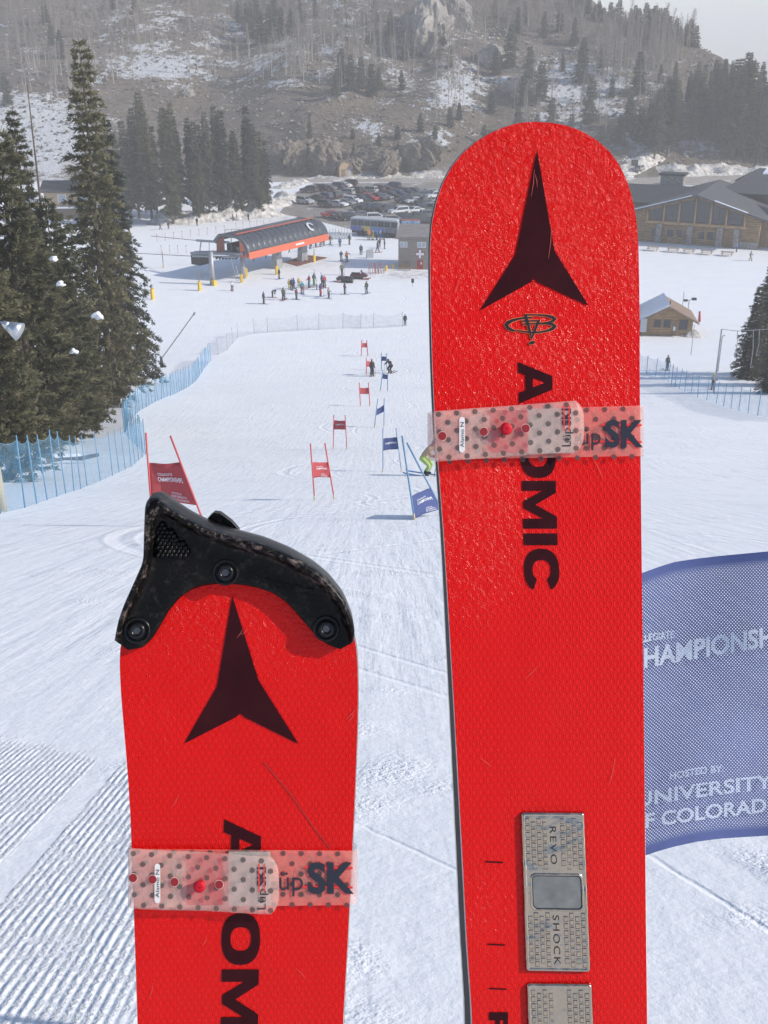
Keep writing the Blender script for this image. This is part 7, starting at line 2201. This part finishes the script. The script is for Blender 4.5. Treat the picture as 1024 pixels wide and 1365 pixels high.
rock((250, 125), 5, 3.5, 4, 'lone grey boulder on the brown slope above the grove', ROCK, 6)
for k, (x, y, w, h_) in enumerate(((405, 208, 13, 9), (428, 215, 12, 10), (445, 208, 13, 9), (470, 222, 9, 5), (495, 215, 14, 8), (522, 220, 12, 7), (548, 212, 14, 8), (382, 205, 9, 7), (570, 205, 12, 8))):
    rock((x, y), w, h_, 6, ['cracked brown rock face behind the utility box', 'tallest brown rock face behind the car park', 'brown rock face above the tan shed', 'low broken rock beside the tan shed', 'dark rock face over the road', 'brown rock shoulder over the road', 'rock face behind the far end of the car park', 'rock face beside the grove', 'rock beside the tall ski edge'][k], ROCKB, 20 + k)
# ---- snow banks ploughed up beside the road and the lift
BANK = M('dirty_ploughed_snow', (.55, .52, .48), .8, var=.45, scale=.8, bump=1.0, bscale=1.2, bdist=.5)
def bank(pts, w, h_, label, seed):
    g = [ground(*p)[0] for p in pts]
    L = np.cumsum(np.r_[0, [np.linalg.norm(b - a) for a, b in zip(g[:-1], g[1:])]])
    n = max(12, int(L[-1] / .8)); s = np.linspace(0, L[-1], n)
    cx = np.interp(s, L, [p[0] for p in g]); cy = np.interp(s, L, [p[1] for p in g])
    tx = np.gradient(cx); ty = np.gradient(cy); q = np.hypot(tx, ty); nx, ny = -ty / q, tx / q
    m_ = 13; V = []
    for i in range(n):
        ef = min(1, min(i, n - 1 - i) / 4)
        for j in range(m_):
            a = j / (m_ - 1) * 2 - 1
            x = cx[i] + nx[i] * a * w / 2; y = cy[i] + ny[i] * a * w / 2
            z = h_ * ef * (1 - a * a) * (.62 + .38 * vnoise([x], [y], 3.0, seed)[0] + .30 * vnoise([x], [y], 1.1, seed + 1)[0])
            V.append((x, y, Hs(x, y) + max(z, 0) - .06))
    o = link('snow_bank', mesh('snow_bank', V, [(i * m_ + j, (i + 1) * m_ + j, (i + 1) * m_ + j + 1, i * m_ + j + 1) for i in range(n - 1) for j in range(m_ - 1)], BANK, True))
    return tag(o, label, 'snow bank', 'ploughed snow banks')
bank([(196, 296), (240, 296), (290, 291), (335, 288), (372, 284)], 9, 3.0, 'ploughed snow bank at the foot of the grove', 3)
bank([(300, 283), (330, 279), (368, 274), (385, 262)], 7, 2.6, 'heaped snow bank between the grove and the car park', 4)
bank([(372, 252), (390, 246), (402, 241)], 6, 1.6, 'low snow bank at the corner of the car park', 6)
bank([(880, 232), (930, 231), (985, 231), (1060, 233)], 9, 2.6, 'long dirty snow bank under the forest behind the lodge', 5)
bank([(415, 236), (450, 238.5), (520, 236.5), (600, 236)], 4, 1.0, 'thin snow bank along the road below the rock faces', 7)
bank([(820, 240), (840, 226), (862, 214), (880, 205)], 6, 1.6, 'snow bank beside the road bend near the black sign', 8)
bank([(905, 446), (925, 448), (940, 449)], 3, .9, 'little snow heap beside the timber cabin', 9)
# fallen log behind the near net
g, d = ground(95, 618)
lg = thing('fallen_log', 'snow covered fallen log under the pines behind the net', 'log', g, .15)
MB().path([(-1.1, 0, .22), (-.3, .05, .30), (.5, .0, .24), (1.3, .12, .34)], .15, 8, .09).build('trunk', BARK, lg); fixn(MB().hexa([(-.9, -.10, .36), (.5, -.06, .36), (.5, .12, .36), (-.9, .12, .36)], [(-.7, -.03, .50), (.3, 0, .47), (.3, .06, .47), (-.7, .06, .50)]).build('snow_cap', SNOWP, lg))
HAZE = .0006

# ================================================================== HAZE
mh, nh, lh, bh = nt('haze_air')
nh.remove(bh)
vol = nh.new('ShaderNodeVolumePrincipled')
vol.inputs['Color'].default_value = (1.0, .985, .965, 1)
vol.inputs['Density'].default_value = HAZE
vol.inputs['Anisotropy'].default_value = .0
lh.new(vol.outputs[0], nh['Material Output'].inputs['Volume'])
hz = MB().box(-5600, 5600, -60, 6150, -140, 75).build('haze', mh)
tag(hz, kind='stuff')
